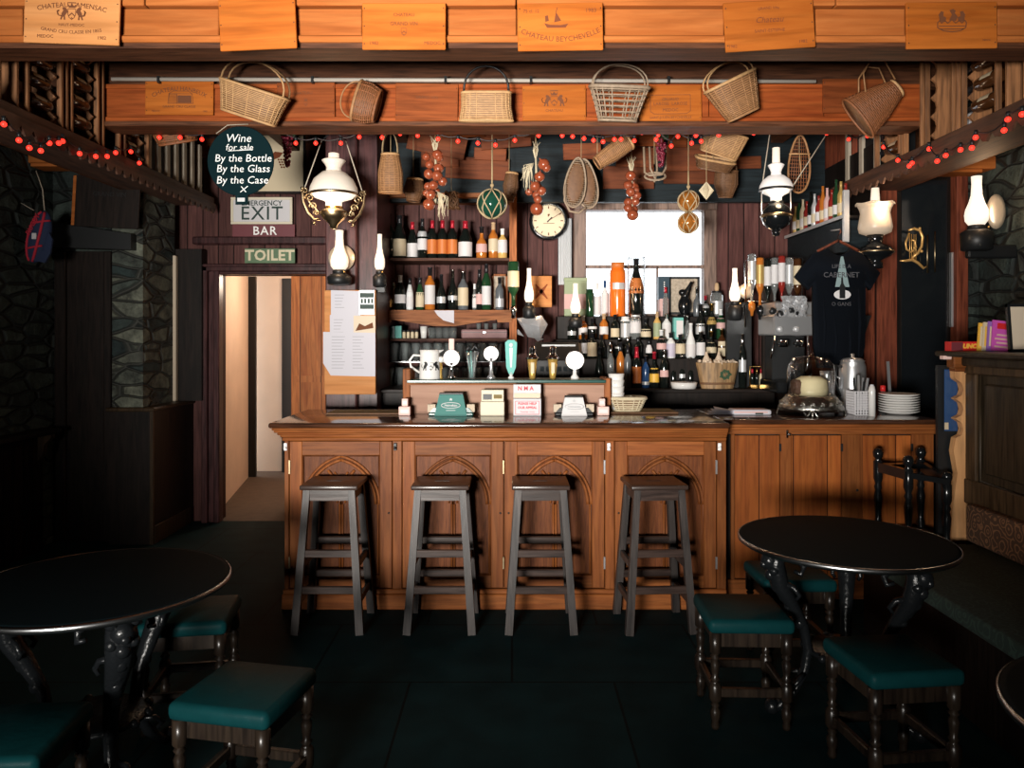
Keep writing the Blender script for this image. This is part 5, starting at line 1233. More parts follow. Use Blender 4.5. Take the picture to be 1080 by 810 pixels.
part('reflector', MB().lathe([(0, .012), (.045, .008), (.07, -.006), (.07, -.010), (0, .004)], 28, tr(W(1051, 223, 5.6)) @ rot('Z', -14) @ rot('X', 90) @ Matrix.Diagonal((.9, 1.8, 1, 1))), 'reflector', o, world=True)
part('wall_bracket', MB().box(PX(1022, 5.5), 3.6, 5.5, 5.56, PZ(272, 5.5), PZ(258, 5.5), b=.01), 'black', o, world=True)
part('bracket', MB().box(-.03, .03, .03, .1, -.16, -.06), 'black', [x for x in bpy.data.objects if x.get('label', '').startswith('slim oil lamp on')][0])
# tall black column that carries the lamp over the tub
o = [x for x in bpy.data.objects if x.get('label', '').startswith('oil lamp glowing')][0]
part('lamp_column', MB().box(PX(768, 6.08), PX(794, 6.08), 6.115, 6.165, 1.206, PZ(319, 6.12)), 'black', o, world=True)
# hanging lamp with domed opal shade
def hang_lamp(px, y, ctop, ring_top, shade_top, shade_bot, rpx, font_bot, label, opal, chain):
    z0 = PZ(shade_bot, y); c = W(px, shade_bot, y); t = emp('hanging_lamp', c, label, 'hanging lamp'); r = SZ(rpx, y); hs = SZ(shade_bot - shade_top, y); ht = SZ(shade_top - ring_top, y); hc = SZ(ring_top - ctop, y)
    part('shade', MB().lathe([(r, 0), (r * 1.02, .006), (r * .98, hs * .3), (r * .82, hs * .65), (r * .5, hs * .95), (r * .36, hs), (r * .32, hs * .96), (r * .6, hs * .8), (r * .9, hs * .3), (r * .97, .004)], 36), opal, t)
    part('smoke_bell', MB().lathe([(r * .34, hs - .006), (r * .30, hs + ht * .25), (r * .36, hs + ht * .5), (r * .50, hs + ht * .82), (r * .46, hs + ht * .86), (r * .26, hs + ht)], 24), opal, t)
    part('glass_chimney', MB().lathe([(r * .20, -hs * .2), (r * .24, hs), (r * .22, hs + ht + hc), (r * .18, hs + ht + hc), (0, hs + ht)], 16), 'lamp_glass', t)
    part('rim_band', MB().lathe([(r * 1.0, -.010), (r * 1.035, -.006), (r * 1.035, .006), (r * 1.0, .008)], 36), 'old_brass' if rpx > 20 else 'black', t)
    fb = SZ(font_bot - shade_bot, y)
    part('shade_lower', MB().lathe([(r * .92, 0), (r * .80, -.022), (r * .5, -.038), (r * .34, -.05), (r * .34, -fb * .36), (r * .2, -fb * .36), (0, -.03)], 28), 'lamp_hot' if rpx > 20 else opal, t)
    return t, c, r, fb, hs, ht
t, c, r, fb, hs, ht = hang_lamp(352, 5.2, 162, 167, 181, 205, 25, 240, 'large hanging oil lamp with domed opal shade and scrolled brass arms', 'opal', None)
part('font', MB().lathe([(0, -fb * 1.05), (.022, -fb * 1.03), (.03, -fb * .9), (.075, -fb * .72), (.095, -fb * .58), (.085, -fb * .5), (.05, -fb * .42), (.045, -fb * .34), (0, -fb * .34)], 28), 'old_brass', t)
part('gallery', MB().lathe([(.05, -fb * .45), (.062, -fb * .43), (.062, -fb * .38), (.05, -fb * .35)], 24), 'brass', t)
def spiral(cx, cz, r0, r1, a0, turns, n=22):
    return [(cx + (r0 + (r1 - r0) * k / n) * math.cos(a0 + turns * 2 * PI * k / n), 0, cz + (r0 + (r1 - r0) * k / n) * math.sin(a0 + turns * 2 * PI * k / n)) for k in range(n + 1)]
for q, nm in ((-1, 1), (1, 1)):
    T = rot('Z', 0 if q < 0 else 180) @ rot('Z', 18)
    ar = MB()
    ar.tube([(-.09, 0, -.17), (-.13, 0, -.175), (-.17, 0, -.13), (-.20, 0, -.06), (-.205, 0, .0), (-.19, 0, .03)], [.010, .010, .009, .009, .008, .007], 7, T=T)
    ar.tube([(-.095, 0, -.14), (-.12, 0, -.10), (-.16, 0, -.06), (-.185, 0, -.02)], .006, 6, T=T)
    for cx, cz, r1 in ((-.16, -.03, .030), (-.135, -.085, .026), (-.115, -.13, .020), (-.19, .015, .022)): ar.tube(spiral(cx, cz, .004, r1, 1.0, 1.4), .0055, 6, T=T)
    ar.ball((-.13, 0, -.20), .013, 8, 6, T=T).ball((-.205, 0, .03), .012, 8, 6, T=T)
    part('scrolled_arm', ar, 'old_brass', t)
    a = T @ Vector((-.19, 0, .03))
    part('chain', MB().tube([a, (a.x * .45, 0, .36)], .004, 5), 'cord', t)
part('hook', MB().tube([(-.085, 0, .36), (0, 0, .43), (.085, 0, .36)], .005, 6), 'black', t)
point('lamp_glow', c + Vector((0, -.10, -.10)), 5, (1, .68, .40), .05)
t, c, r, fb, hs, ht = hang_lamp(818.5, 5.2, 156, 172, 185, 200, 17, 245, 'hanging oil lamp with white opal shade over a ball-shaped black font', 'opal_white', None)
part('font', MB().ball((0, 0, -fb * .62), fb * .34, 24, 14).lathe([(0, -fb * 1.1), (.022, -fb * 1.08), (.03, -fb * .95), (0, -fb * .94)], 16).lathe([(.05, -fb * .36), (.05, -fb * .28), (.03, -fb * .26), (0, -fb * .26)], 16), 'black_gloss', t)
part('font_band', MB().lathe([(fb * .335, -fb * .66), (fb * .36, -fb * .64), (fb * .36, -fb * .60), (fb * .335, -fb * .58)], 24), 'old_brass', t)
part('cradle', MB().tube([(-r * .9, 0, -.01), (-r * .92, 0, -fb * .4), (-r * .8, 0, -fb * .8), (0, 0, -fb)], .005, 6).tube([(r * .9, 0, -.01), (r * .92, 0, -fb * .4), (r * .8, 0, -fb * .8), (0, 0, -fb)], .005, 6), 'steel', t)
part('chain', MB().tube([(-r * .9, 0, 0), W(812, 140, 5.2) - c], .004, 5).tube([(r * .9, 0, 0), W(872, 141, 5.25) - c], .004, 5), 'cord', t)
point('lamp_glow', c + Vector((0, -.10, -.06)), 3, (1, .72, .46), .04)
# tulip-shaded lamp on its bracket
c = W(923, 248, 5.45); t = emp('oil_lamp', c, 'oil lamp with frosted tulip shade on a dark bracket beside the T-shirt', 'oil lamp'); h = SZ(32, 5.45); r = SZ(17, 5.45)
prof = [(r * .55, 0), (r * .92, h * .08), (r * 1.0, h * .25), (r * .93, h * .5), (r * .86, h * .72), (r * .95, h * .92), (r * 1.12, h * 1.02), (r * 1.08, h * 1.02), (r * .80, h * .72), (r * .85, h * .4), (r * .5, h * .1)]
part('tulip_shade', MB().lathe(prof, 28), 'frosted', t)
part('glass_chimney', MB().lathe([(r * .3, h * .1), (r * .42, h * .4), (r * .30, h * .9), (r * .22, h * 1.55), (r * .18, h * 1.55), (0, h * 1.0)], 16), 'lamp_glass', t)
part('frill', MB().tube([(r * 1.12 * math.cos(2 * PI * k / 24), r * 1.12 * math.sin(2 * PI * k / 24), h * 1.02 + .006 * math.cos(6 * 2 * PI * k / 24)) for k in range(24)], .004, 5, closed=True), 'frosted', t)
part('font', MB().lathe([(0, -.24), (.05, -.235), (.05, -.20), (.035, -.18), (.10, -.15), (.125, -.12), (.10, -.085), (.045, -.06), (.05, -.03), (.055, 0), (0, 0)], 24), 'black_gloss', t)
part('font_band', MB().lathe([(.1255, -.125), (.128, -.12), (.126, -.115)], 24), 'old_brass', t)
part('bracket_arm', MB().tube([(0, 0, -.2), (.03, .25, -.26), (.06, .5, -.2)], .014, 8), 'black', t)
point('lamp_glow', c + Vector((0, -.16, h * .8)), 3, (1, .68, .42), .04)

# ================================================================ notices on the post
t = emp('notice_board', W(369.5, 416, 5.64), 'upright pale board at the bar end covered with pinned white papers', 'notice board')
part('board', MB().box(PX(342, 5.66), PX(396, 5.66), 5.66, 5.70, PZ(416, 5.66), PZ(306, 5.66), b=.003), 'lid_pale', t, world=True)
yn = 5.652
for i, (a, b, c_, d, mm, tilt) in enumerate(((349, 306, 380, 333, 'paper', .5), (348, 332, 373, 351, 'paper', 0), (341, 350, 396, 397, 'paper', -.4))):
    pz = [(PX(a, yn), PZ(b, yn)), (PX(c_, yn), PZ(b + 1, yn)), (PX(c_, yn), PZ(d, yn)), (PX(a + (8 if i == 2 else 0), yn), PZ(d - (1 if i == 2 else 0), yn))] + ([(PX(a, yn), PZ(d - 14, yn))] if i == 2 else [])
    q = part('paper_sheet', MB().prism(pz, yn - .003 * i, yn - .003 * i + .002), mm, t, world=True)
    ln = MB()
    for k in range(5 if i < 2 else 11):
        z = PZ(b + 5 + k * 3.3, yn); x0_ = a + (9 if i == 2 else 4)
        ln.box(PX(x0_, yn), PX(x0_ + (14 if i == 2 else 10) - (k * 5) % 4, yn), yn - .003 * i - .0008, yn - .003 * i - .0002, z - .003, z + .001)
        if i == 2: ln.box(PX(372, yn), PX(384 - (k * 3) % 5, yn), yn - .003 * i - .0008, yn - .003 * i - .0002, z - .003, z + .001)
    part('printed_lines', ln, 'grey_print', q, world=True)
for a, b, c_, d, m1, m2 in ((379, 306, 395, 332, 'l_silver', 'ink_dark'), (373, 333, 396, 351, 'beige', 'ink')):
    q = part('photo_print', MB().box(PX(a, yn), PX(c_, yn), yn - .004, yn - .002, PZ(d, yn), PZ(b, yn)), m1, t, world=True)
    pm = MB(); w_ = c_ - a
    if m2 == 'ink_dark':
        for k in range(4): pm.box(PX(a + 1.5 + k * 3.6, yn), PX(a + 4 + k * 3.6, yn), yn - .005, yn - .0042, PZ(b + 14, yn), PZ(b + 9, yn))
        pm.box(PX(a + .6, yn), PX(c_ - .6, yn), yn - .005, yn - .0042, PZ(b + 20, yn), PZ(b + 15, yn)).box(PX(a + .6, yn), PX(c_ - .6, yn), yn - .005, yn - .0042, PZ(b + 8, yn), PZ(b + 3, yn))
    else: pm.prism([(PX(a + 2, yn), PZ(d - 2, yn)), (PX(a + 6, yn), PZ(b + 8, yn)), (PX(a + 12, yn), PZ(b + 11, yn)), (PX(c_ - 3, yn), PZ(b + 7, yn)), (PX(c_ - 2, yn), PZ(d - 5, yn))], yn - .005, yn - .0042)
    part('picture', pm, m2, q, world=True)

# ================================================================ back bar
bb = emp('back_bar', (.45, 6.3, 0), 'dark back bar with stepped bottle tiers beneath the window', 'back bar')
part('cabinet', MB().box(-1.1, 2.05, 6.04, 6.72, 0, 1.175), 'dark', bb, world=True)
part('counter_slab', MB().box(-1.12, 2.07, 5.96, 6.72, 1.175, 1.205, b=.006), 'dark_x', bb, world=True)
T1, T2, T3 = 1.434, 1.586, 1.78
part('tier', MB().box(.34, 1.86, 6.17, 6.72, 1.205, T1, b=.004), 'dark', bb, world=True)
part('tier', MB().box(.36, 1.84, 6.33, 6.72, T1, T2, b=.004), 'dark', bb, world=True)
part('tier', MB().box(.38, 1.82, 6.50, 6.72, T2, T3, b=.004), 'dark', bb, world=True)
cab = emp('side_cabinet', (2.33, 5.7, 0), 'low dark cabinet under the coffee machine behind the side counter', 'cabinet')
part('cabinet_body', MB().box(2.085, 2.6, 5.56, 6.08, 0, 1.17, b=.004), 'dark', cab, world=True)
part('cabinet_slab', MB().box(2.08, 2.61, 5.54, 6.0, 1.17, 1.2, b=.004), 'dark_x', cab, world=True)

# wall shelves for wine and spirits
YW = 6.36
zS1, zS2, zS3, zS0 = PZ(272, YW), PZ(327, YW), PZ(357, YW), PZ(208, YW)
sx0, sx1 = PX(394, YW), PX(545, YW)
ws = emp('bottle_shelves', ((sx0 + sx1) / 2, YW, 1.6), 'pine wall shelves stacked with wine and whisky bottles', 'shelves')
part('side_post', MB().box(sx0, sx0 + .05, YW - .01, 6.74, 1.22, zS0, b=.003), 'shelf_post', ws, world=True)
part('side_post', MB().box(sx1 - .06, sx1, YW - .01, 6.74, 1.45, zS0, b=.003), 'shelf_post', ws, world=True)
part('top_board', MB().box(sx0, sx1, YW - .01, 6.74, zS0, zS0 + .035, b=.003), 'shelf', ws, world=True)
part('shelf_board', MB().box(sx0 + .05, sx1 - .06, YW, 6.74, zS1 - .024, zS1, b=.002), 'shelf_dark', ws, world=True)
part('shelf_board', MB().box(sx0 + .05, sx1 - .06, YW, 6.74, zS2 - .024, zS2, b=.002), 'shelf_dark', ws, world=True)
part('shelf_board', MB().box(sx0 + .05, sx1 - .06, YW, 6.74, zS3 - .02, zS3, b=.002), 'shelf_dark', ws, world=True)
zS4 = PZ(381, YW)
part('glass_shelf', MB().box(sx0 + .05, sx1 - .06, YW, 6.70, zS4 - .01, zS4, b=.002), 'dark_glass', ws, world=True)
v = lambda px: PX(px, YW - .02); q = lambda py: PZ(py, YW - .02)
part('carved_valance', MB().prism([(v(400), q(327)), (v(540), q(327)), (v(540), q(340)), (v(525), q(340)), (v(524), q(337)), (v(480), q(344)), (v(458), q(344)), (v(413), q(337)), (v(412), q(340)), (v(400), q(340))], YW - .03, YW - .008), 'shelf', ws, world=True)
solo('price_card', MB().prism([(v(458), q(327.5)), (v(479), q(327.5)), (v(479), q(341)), (v(468), q(338)), (v(462), q(333))], YW - .035, YW - .031), 'paper', 'white paper card pinned to the middle of the carved shelf valance', 'card', (v(468), YW - .033, q(335)))
def shelf_bottle(px, top, base, y, wpx, kind, g, lab, cap, label, **k):
    z = PZ(base, YW); h = SZ(base - top, y)
    return make_bottle(k.pop('name', 'wine_bottle'), (PX(px, y), y, z), h, SZ(wpx / 2, y), kind, g, lab, cap, label, **k)
y = 6.46
up = [(410, 224, 12.5, 'wine', 'g_dark', None, 'c_black', 'tall unlabelled dark bottle at the post end of the upper wine shelf', {}),
      (421.5, 226, 14, 'burgundy', 'g_dark', 'l_cream', 'c_black', 'dark wine bottle with big cream label and string tie on upper shelf', dict(lz=(.06, .45))),
      (435, 233, 11, 'burgundy', 'g_dark', 'l_white', 'c_red', 'dark burgundy bottle with small white label and red capsule, upper shelf', dict(lz=(.05, .42))),
      (445.5, 229.5, 10, 'wine', 'g_dark', 'l_white', 'c_black', 'dark wine bottle with round badge and black capsule, upper shelf', dict(lz=(.22, .5), badge=('l_silver', (.55, .68)))),
      (456, 231.5, 10.5, 'wine', 'g_dark', 'l_orange', 'c_red', 'first of three orange-labelled wine bottles, beside the badge bottle', dict(lz=(.13, .50))),
      (466.7, 231.5, 10.5, 'wine', 'g_dark', 'l_orange', 'c_red', 'middle of the three orange-labelled wine bottles on upper shelf', dict(lz=(.13, .50))),
      (477.2, 231.5, 10.5, 'wine', 'g_dark', 'l_orange', 'c_red', 'last of three orange-labelled wine bottles, beside the wide white-labelled one', dict(lz=(.13, .50))),
      (490.8, 232, 14.5, 'burgundy', 'g_dark', 'l_white', 'c_red', 'wide burgundy bottle with white picture label and red capsule, upper shelf', dict(lz=(.06, .44))),
      (508, 238, 11.5, 'squat', 'g_amber', 'l_pink', 'c_black', 'squat amber whisky bottle with pink label on the upper shelf', dict(name='whisky_bottle', lz=(.2, .46))),
      (520.3, 233.5, 10, 'whisky', 'g_amber', 'l_cream', 'c_cork', 'tall amber whisky bottle with cork stopper on the upper shelf', dict(name='whisky_bottle', lz=(.2, .55))),
      (530, 240, 10, 'whisky', 'g_pale', 'l_white', 'c_white', 'pale whisky bottle with white label at clock end of upper shelf', dict(name='whisky_bottle', lz=(.2, .62)))]
for px, top, w_, kind, g, lab, cap, lb, k in up: shelf_bottle(px, top, 272, y, w_, kind, g, lab, cap, lb, **k)
lo = [(409, 301, 11, 'squat', 'g_brown', 'l_gold', 'c_black', 'squat brown bottle with gold label at post end of lower shelf', dict(lz=(.12, .42))),
      (422, 290, 11.5, 'whisky', 'g_dark', 'l_white', 'c_white', 'dark whisky bottle with white crest label, second from lower shelf post', dict(lz=(.2, .45))),
      (432.3, 293, 7.5, 'slim', 'g_white', 'l_white', 'c_black', 'slim white ornate bottle on the lower shelf', dict(lz=(.1, .6))),
      (443, 292.5, 8.5, 'slim', 'g_green', 'l_cream', 'c_black', 'slim green bottle with cream oval label on the lower shelf', dict(lz=(.1, .55))),
      (453.5, 281.5, 11, 'whisky', 'g_amber', 'l_white', 'c_black', 'tallest whisky bottle with long white label on the lower shelf', dict(lz=(.14, .58))),
      (465.5, 289, 9.5, 'liqueur', 'g_dark', 'l_silver', 'c_black', 'dark bottle with small silver diamond label on the lower shelf', dict(lz=(.2, .38))),
      (477.5, 284, 10, 'liqueur', 'g_dark', 'l_silver', 'c_silver', 'dark faceted bottle with silver collar on the lower shelf', dict(lz=(.25, .36))),
      (488.5, 286, 11, 'whisky', 'g_grey', 'l_cream', 'c_silver', 'grey bottle with large cream label on the lower shelf', dict(lz=(.12, .58))),
      (500.5, 299, 4.5, 'slim', 'g_clear', 'l_white', 'c_white', 'very thin clear bottle with white label on the lower shelf', dict(lz=(.1, .6))),
      (505.5, 284, 7, 'wine', 'g_dark', 'l_pink', 'c_black', 'thin dark bottle with pink label on the lower shelf', dict(lz=(.15, .4))),
      (513, 278, 10, 'wine', 'g_green', 'l_white', 'c_black', 'tall green bottle with white label beside the small framed picture', dict(lz=(.12, .52))),
      (527, 292, 9, 'whisky', 'g_grey', 'l_silver', 'c_black', 'small grey-labelled bottle before the framed picture on lower shelf', dict(lz=(.1, .36)))]
for px, top, w_, kind, g, lab, cap, lb, k in lo: shelf_bottle(px, top, 327, y, w_, kind, g, lab, cap, lb, **{**dict(name='spirit_bottle'), **k})
t = emp('small_picture', (PX(527, 6.6), 6.60, zS2), 'small wood-framed picture at the clock end of lower bottle shelf', 'picture'); h = SZ(39, 6.6); w_ = SZ(8.5, 6.6)
part('border', MB().box(-w_, -w_ + .018, 0, .02, 0, h).box(w_ - .018, w_, 0, .02, 0, h).box(-w_, w_, 0, .02, h - .018, h).box(-w_, w_, 0, .02, 0, .018), 'shelf_post', t)
part('print', MB().box(-w_ + .018, w_ - .018, .008, .014, .018, h - .018), 'map', t)
t = emp('cream_carton', (PX(413, 6.6), 6.6, zS2), 'pale cream bottle carton behind the gold-labelled bottle', 'carton'); part('carton_body', MB().box(-.025, .025, 0, .05, 0, .245, b=.002), 'l_cream', t); part('carton_flap', MB().box(-.025, .025, -.002, .0, .2, .235), 'l_green', t)
# things on the third shelf
z = zS3 + .0
def sh(px): return PX(px, 6.44)
t = emp('teal_carton', (sh(417), 6.44, z), 'teal and white carton on the third shelf by the post', 'carton'); part('carton_body', MB().box(-.055, .0, -.03, .03, 0, .105, b=.003), 'deep_green', t); part('carton_side', MB().box(.0, .055, -.032, .03, 0, .105, b=.003), 'teal', t)
for k in range(4):
    t = emp('mustard_jar', (sh(426.5 + k * 4.4), 6.42, z), '%s tiny condiment jar from the teal carton on the third shelf' % ordinal(k), 'jar', 'tiny jars on the third shelf')
    part('jar_body', MB().lathe([(0, 0), (.014, 0), (.014, .05), (.011, .056), (0, .056)], 10), 'l_cream', t); part('lid', MB().lathe([(0, .056), (.015, .056), (.015, .07), (0, .07)], 10), 'l_black', t)
t = emp('white_beaker', (sh(447), 6.44, z), 'white frosted beaker standing on the third shelf', 'beaker'); part('beaker_body', MB().lathe([(0, 0), (.022, 0), (.032, .10), (.029, .10), (.02, .006), (0, .006)], 16), 'ceramic', t)
TUM = [None]
def glass_copy(name, cache, mk, loc, label, cat, group):
    if cache[0] is None:
        o = solo(name, mk(), 'glass', label, cat, loc, group, world=False); cache[0] = o
    else:
        o = cache[0].copy(); COL.objects.link(o); o.location = loc; o['label'] = label
    return o
tum = lambda: MB().lathe([(0, 0), (.030, 0), (.036, .09), (.034, .09), (.028, .008), (0, .008)], 16)
for k, px in enumerate((456, 463.5, 471, 478)): glass_copy('tumbler', TUM, tum, (sh(px), 6.42, z), 'clear tumbler standing on the third shelf under the valance', 'tumbler', 'tumblers on the third shelf')
t = emp('mauve_case', (sh(511), 6.45, z), 'flat mauve presentation case lying on the third shelf', 'case'); part('case_body', MB().box(-.19, .19, -.06, .06, 0, .075, b=.008), 'flat_pink', t); part('case_seam', MB().box(-.191, .191, -.0615, -.058, .048, .052), 'black', t); part('clasp', MB().box(-.012, .012, -.064, -.058, .04, .06, b=.002), 'c_silver', t)
for k, px in enumerate((505, 513, 522)):
    t = emp('shot_glass', (sh(px), 6.42, z + .0755), 'small shot glass on the mauve case, %s from the clock' % ordinal(2 - k), 'shot glass', 'shot glasses on the mauve case'); part('glass_body', MB().lathe([(0, 0), (.016, 0), (.022, .05), (.02, .05), (.014, .01), (0, .01)], 12), 'g_clear', t)
# ranks of pint glasses
PG = [None]; pint = lambda: MB().lathe([(0, 0), (.027, 0), (.030, .09), (.037, .125), (.039, .15), (.037, .15), (.028, .09), (.025, .008), (0, .008)], 16)
for row, zz in ((0, zS4), (1, 1.205)):
    for dep in range(2):
        for k in range(11):
            px = (404 if row == 0 else 399) + k * 11.6 + dep * 5
            if px > 535: continue
            glass_copy('pint_glass', PG, pint, (PX(px, 6.42 + .13 * dep), 6.42 + .13 * dep, zz), 'clear pint glass in the ranks of glasses behind the beer taps', 'glass', 'pint glasses behind the taps')
# clock
c = W(578.5, 233, 6.62); t = emp('wall_clock', c, 'round wall clock with cream dial on the plum boards', 'clock'); r = SZ(20.3, 6.62)
T = rot('X', 90)
part('case', MB().lathe([(r * .9, -.10), (r, -.09), (r, .01), (r * .95, .022), (r * .84, .026), (r * .82, .006), (0, .006)], 48, T), 'black_gloss', t)
part('bezel', MB().lathe([(r * .80, .01), (r * .84, .026), (r * .86, .026), (r * .86, .02)], 48, T), 'silver', t)
part('dial', MB().lathe([(r * .82, .0105), (0, .0106)], 40, T, sm=False), 'clock_face', t)
mk = MB()
for k in range(12):
    a = PI / 2 - k * PI / 6; mk.bar((r * .62 * math.cos(a), -.0135, r * .62 * math.sin(a)), (r * .76 * math.cos(a), -.0135, r * .76 * math.sin(a)), .007 if k % 3 else .009, .001)
mk.prism([(-.006, .03), (.012, .05), (.006, .06), (-.008, .055)], -.012, -.011)
mk.join(text_mesh('ST JAMES PLACE', .014), tr(0, -.0135, -.024)) if False else None
mk.bar((-.045, -.0135, -.024), (.05, -.0135, -.022), .004, .001)
part('hour_mark', mk, 'ink', t)
part('hour_hand', MB().bar((-.012, -.014, -.012), (.03, -.014, .03), .011, .001), 'black', t)
part('minute_hand', MB().bar((0, -.016, 0), (r * .66, -.016, r * .42), .005, .001), 'ink', t)
# curtain beside the window
cu = MB(); pts = []
n = 28; x0_, x1_ = PX(589, 6.66), PX(603, 6.66)
for k in range(n + 1): pts.append((x0_ + (x1_ - x0_) * k / n, 6.68 + .018 * math.sin(k * 1.5)))
zt_, zb_ = PZ(230, 6.66), PZ(300, 6.66)
cu.add([(x, yy, zt_) for x, yy in pts] + [(x, yy, zb_) for x, yy in pts] + [(x, yy + .006, zt_) for x, yy in pts] + [(x, yy + .006, zb_) for x, yy in pts], [(k, k + n + 1, k + n + 2, k + 1) for k in range(n)] + [(2 * n + 2 + k, 2 * n + 3 + k, 3 * n + 4 + k, 3 * n + 3 + k) for k in range(n)], None, True)
solo('net_curtain', cu, 'l_silver', 'narrow pale pleated curtain hanging between the clock and window', 'curtain', (x0_, 6.68, zb_))
# starfish picture
t = emp('starfish_picture', W(571, 324, 6.45), 'orange wooden plaque with a starfish motif beside the slim lamp', 'plaque'); w_, h = SZ(11, 6.45), SZ(33, 6.45)
part('plank', MB().box(-w_, w_, 0, .015, 0, h, b=.002), 'lid_pale', t)
sf = MB()
for k in range(4):
    a = PI / 4 + k * PI / 2; sf.bar((0, -.004, h / 2), (.07 * math.cos(a), -.004, h / 2 + .085 * math.sin(a)), .03, .008, w2=.008)
part('starfish', sf, 'beam_red', t)
t = emp('crumpled_bag', W(562, 358, 6.2), 'crumpled clear plastic bag hanging below the starfish plaque', 'plastic bag')
bg_ = MB()
for k in range(5):
    a, b = RND.uniform(-.10, .10), RND.uniform(.03, .17); bg_.add([(a + RND.uniform(-.06, .06), RND.uniform(-.03, .03), b + RND.uniform(-.05, .05)) for _ in range(4)], [(0, 1, 2), (0, 2, 3), (0, 3, 1), (1, 3, 2)])
bg_.add([(-.13, 0, .17), (.07, -.02, .19), (.12, .01, .12), (.06, -.03, .0), (-.04, .01, .02), (-.02, -.04, .12), (.05, -.05, .10), (-.09, -.03, .13)], [(0, 7, 5), (0, 5, 1), (1, 6, 2), (2, 6, 3), (3, 6, 4), (4, 6, 5), (5, 6, 1), (4, 5, 7), (0, 4, 7)])
part('crumpled_film', bg_, 'foil', t)
# upturned whisky on an optic at the shelf end
c = W(541.5, 276, 6.2); t = emp('optic_bottle', c, 'upturned green whisky bottle on a wall optic at shelf end', 'bottle'); h = SZ(46, 6.2); r = SZ(6, 6.2)
pf = bottle_prof('whisky', h, r); part('bottle_body', MB().lathe(pf, 14, rot('X', 180)), 'g_green', t)
b_ = band(pf, .22 * h, .58 * h, .0015, -80, 80, facing=90); b_.v = [(x, -yy, -zz) for x, yy, zz in b_.v]; part('paper_label', b_, 'l_cream', t)
part('optic_measure', MB().lathe([(0, -h), (.012, -h), (.026, -h - .02), (.028, -h - .05), (.018, -h - .075), (.02, -h - .10), (0, -h - .11)], 14), 'chrome', t)
part('bracket', MB().box(-.012, .012, .03, .12, -h * .9, -h * .8).box(-.012, .012, .10, .12, -h - .1, -.02), 'black', t)

t = emp('cash_till', (PX(588, 6.0), 6.02, 1.206), 'dark cash till with a pale strip behind the golden taps', 'cash till'); w_ = SZ(23, 6.0); h = PZ(361, 6.0) - 1.206
part('till_body', MB().box(-w_, w_, -.04, .13, 0, h * .62, b=.006).prism([(-.04, h * .6), (.13, h * .6), (.13, h), (.05, h)], -w_, w_, Matrix(((0, 1, 0, 0), (1, 0, 0, 0), (0, 0, 1, 0), (0, 0, 0, 1)))), 'black', t)
part('paper_strip', MB().box(-w_ * .7, w_ * .85, .030, .046, h * .82, h * .95), 'l_silver', t)
kp = MB()
for k in range(12): kp.box(-w_ * .8 + (k % 6) * .045, -w_ * .8 + (k % 6) * .045 + .03, -.044, -.040, h * (.2 + .18 * (k // 6)), h * (.3 + .18 * (k // 6)), b=.002)
part('keypad', kp, 'soffit', t)
# ================================================================ bottles on the back-bar tiers
TZ = {0: (1.205, 6.09), 1: (T1, 6.25), 2: (T2, 6.415), 3: (T3, 6.6)}
TN = {0: 'on the back-bar counter', 1: 'on the lowest bottle tier', 2: 'on the middle bottle tier', 3: 'on the sill tier'}
def tb(tier, px, top, wpx, kind, g, lab, cap, desc, dy=0, **k):
    z, y = TZ[tier]; y += dy
    h = PZ(top, y) - z
    return make_bottle(k.pop('name', 'spirit_bottle'), (PX(px, y), y, z), h, SZ(wpx / 2, y), kind, g, lab, cap, desc + ' ' + TN[tier], **k)
# front rank
tb(0, 644, 363, 8, 'wine', 'g_clear', None, 'c_silver', 'clear bottle behind the cup stack', .0)
tb(0, 654.5, 361, 8.5, 'wine', 'g_amber', None, 'c_black', 'amber bottle just behind the cup stack', .02)
tb(0, 662, 364, 8, 'wine', 'g_grey', None, 'c_black', 'matt grey bottle beside the amber one')
tb(0, 671.5, 366, 9.5, 'wine', 'g_dark', 'l_orange', 'c_red', 'orange-labelled bottle with red capsule', lz=(.12, .52), cz=.74)
tb(0, 681, 375, 8, 'whisky', 'g_blue', 'l_silver', 'c_silver', 'dark blue bottle with silver streak label', lz=(.1, .2))
tb(0, 690, 371, 10, 'squat', 'g_dark', 'l_yellow', 'c_red', 'bottle with big yellow arched label', lz=(.16, .55))
tb(0, 700.5, 370, 9, 'wine', 'g_dark', 'l_pink', 'c_silver', 'dark bottle with round pink label', lz=(.30, .48))
tb(0, 710, 378, 8, 'squat', 'g_dark', None, 'c_silver', 'small black bottle nearer the yellow label', .1)
tb(0, 719, 375, 8, 'squat', 'g_dark', 'l_silver', 'c_silver', 'small black bottle with silver band behind white bowl', .1, lz=(.3, .42))
tb(0, 728, 377, 8, 'squat', 'g_dark', None, 'c_silver', 'small black bottle beside the wooden tub', .1)
tb(0, 632, 366, 9, 'burgundy', 'g_dark', None, 'c_black', 'plain black wine bottle by the round white tap')
tb(0, 783, 352, 8, 'wine', 'g_dark', 'l_silver', 'c_silver', 'tall dark bottle with painted silver glint between tub and jar stand', -.02, lz=(.30, .52))  # silver band paints the glint on the dark glass
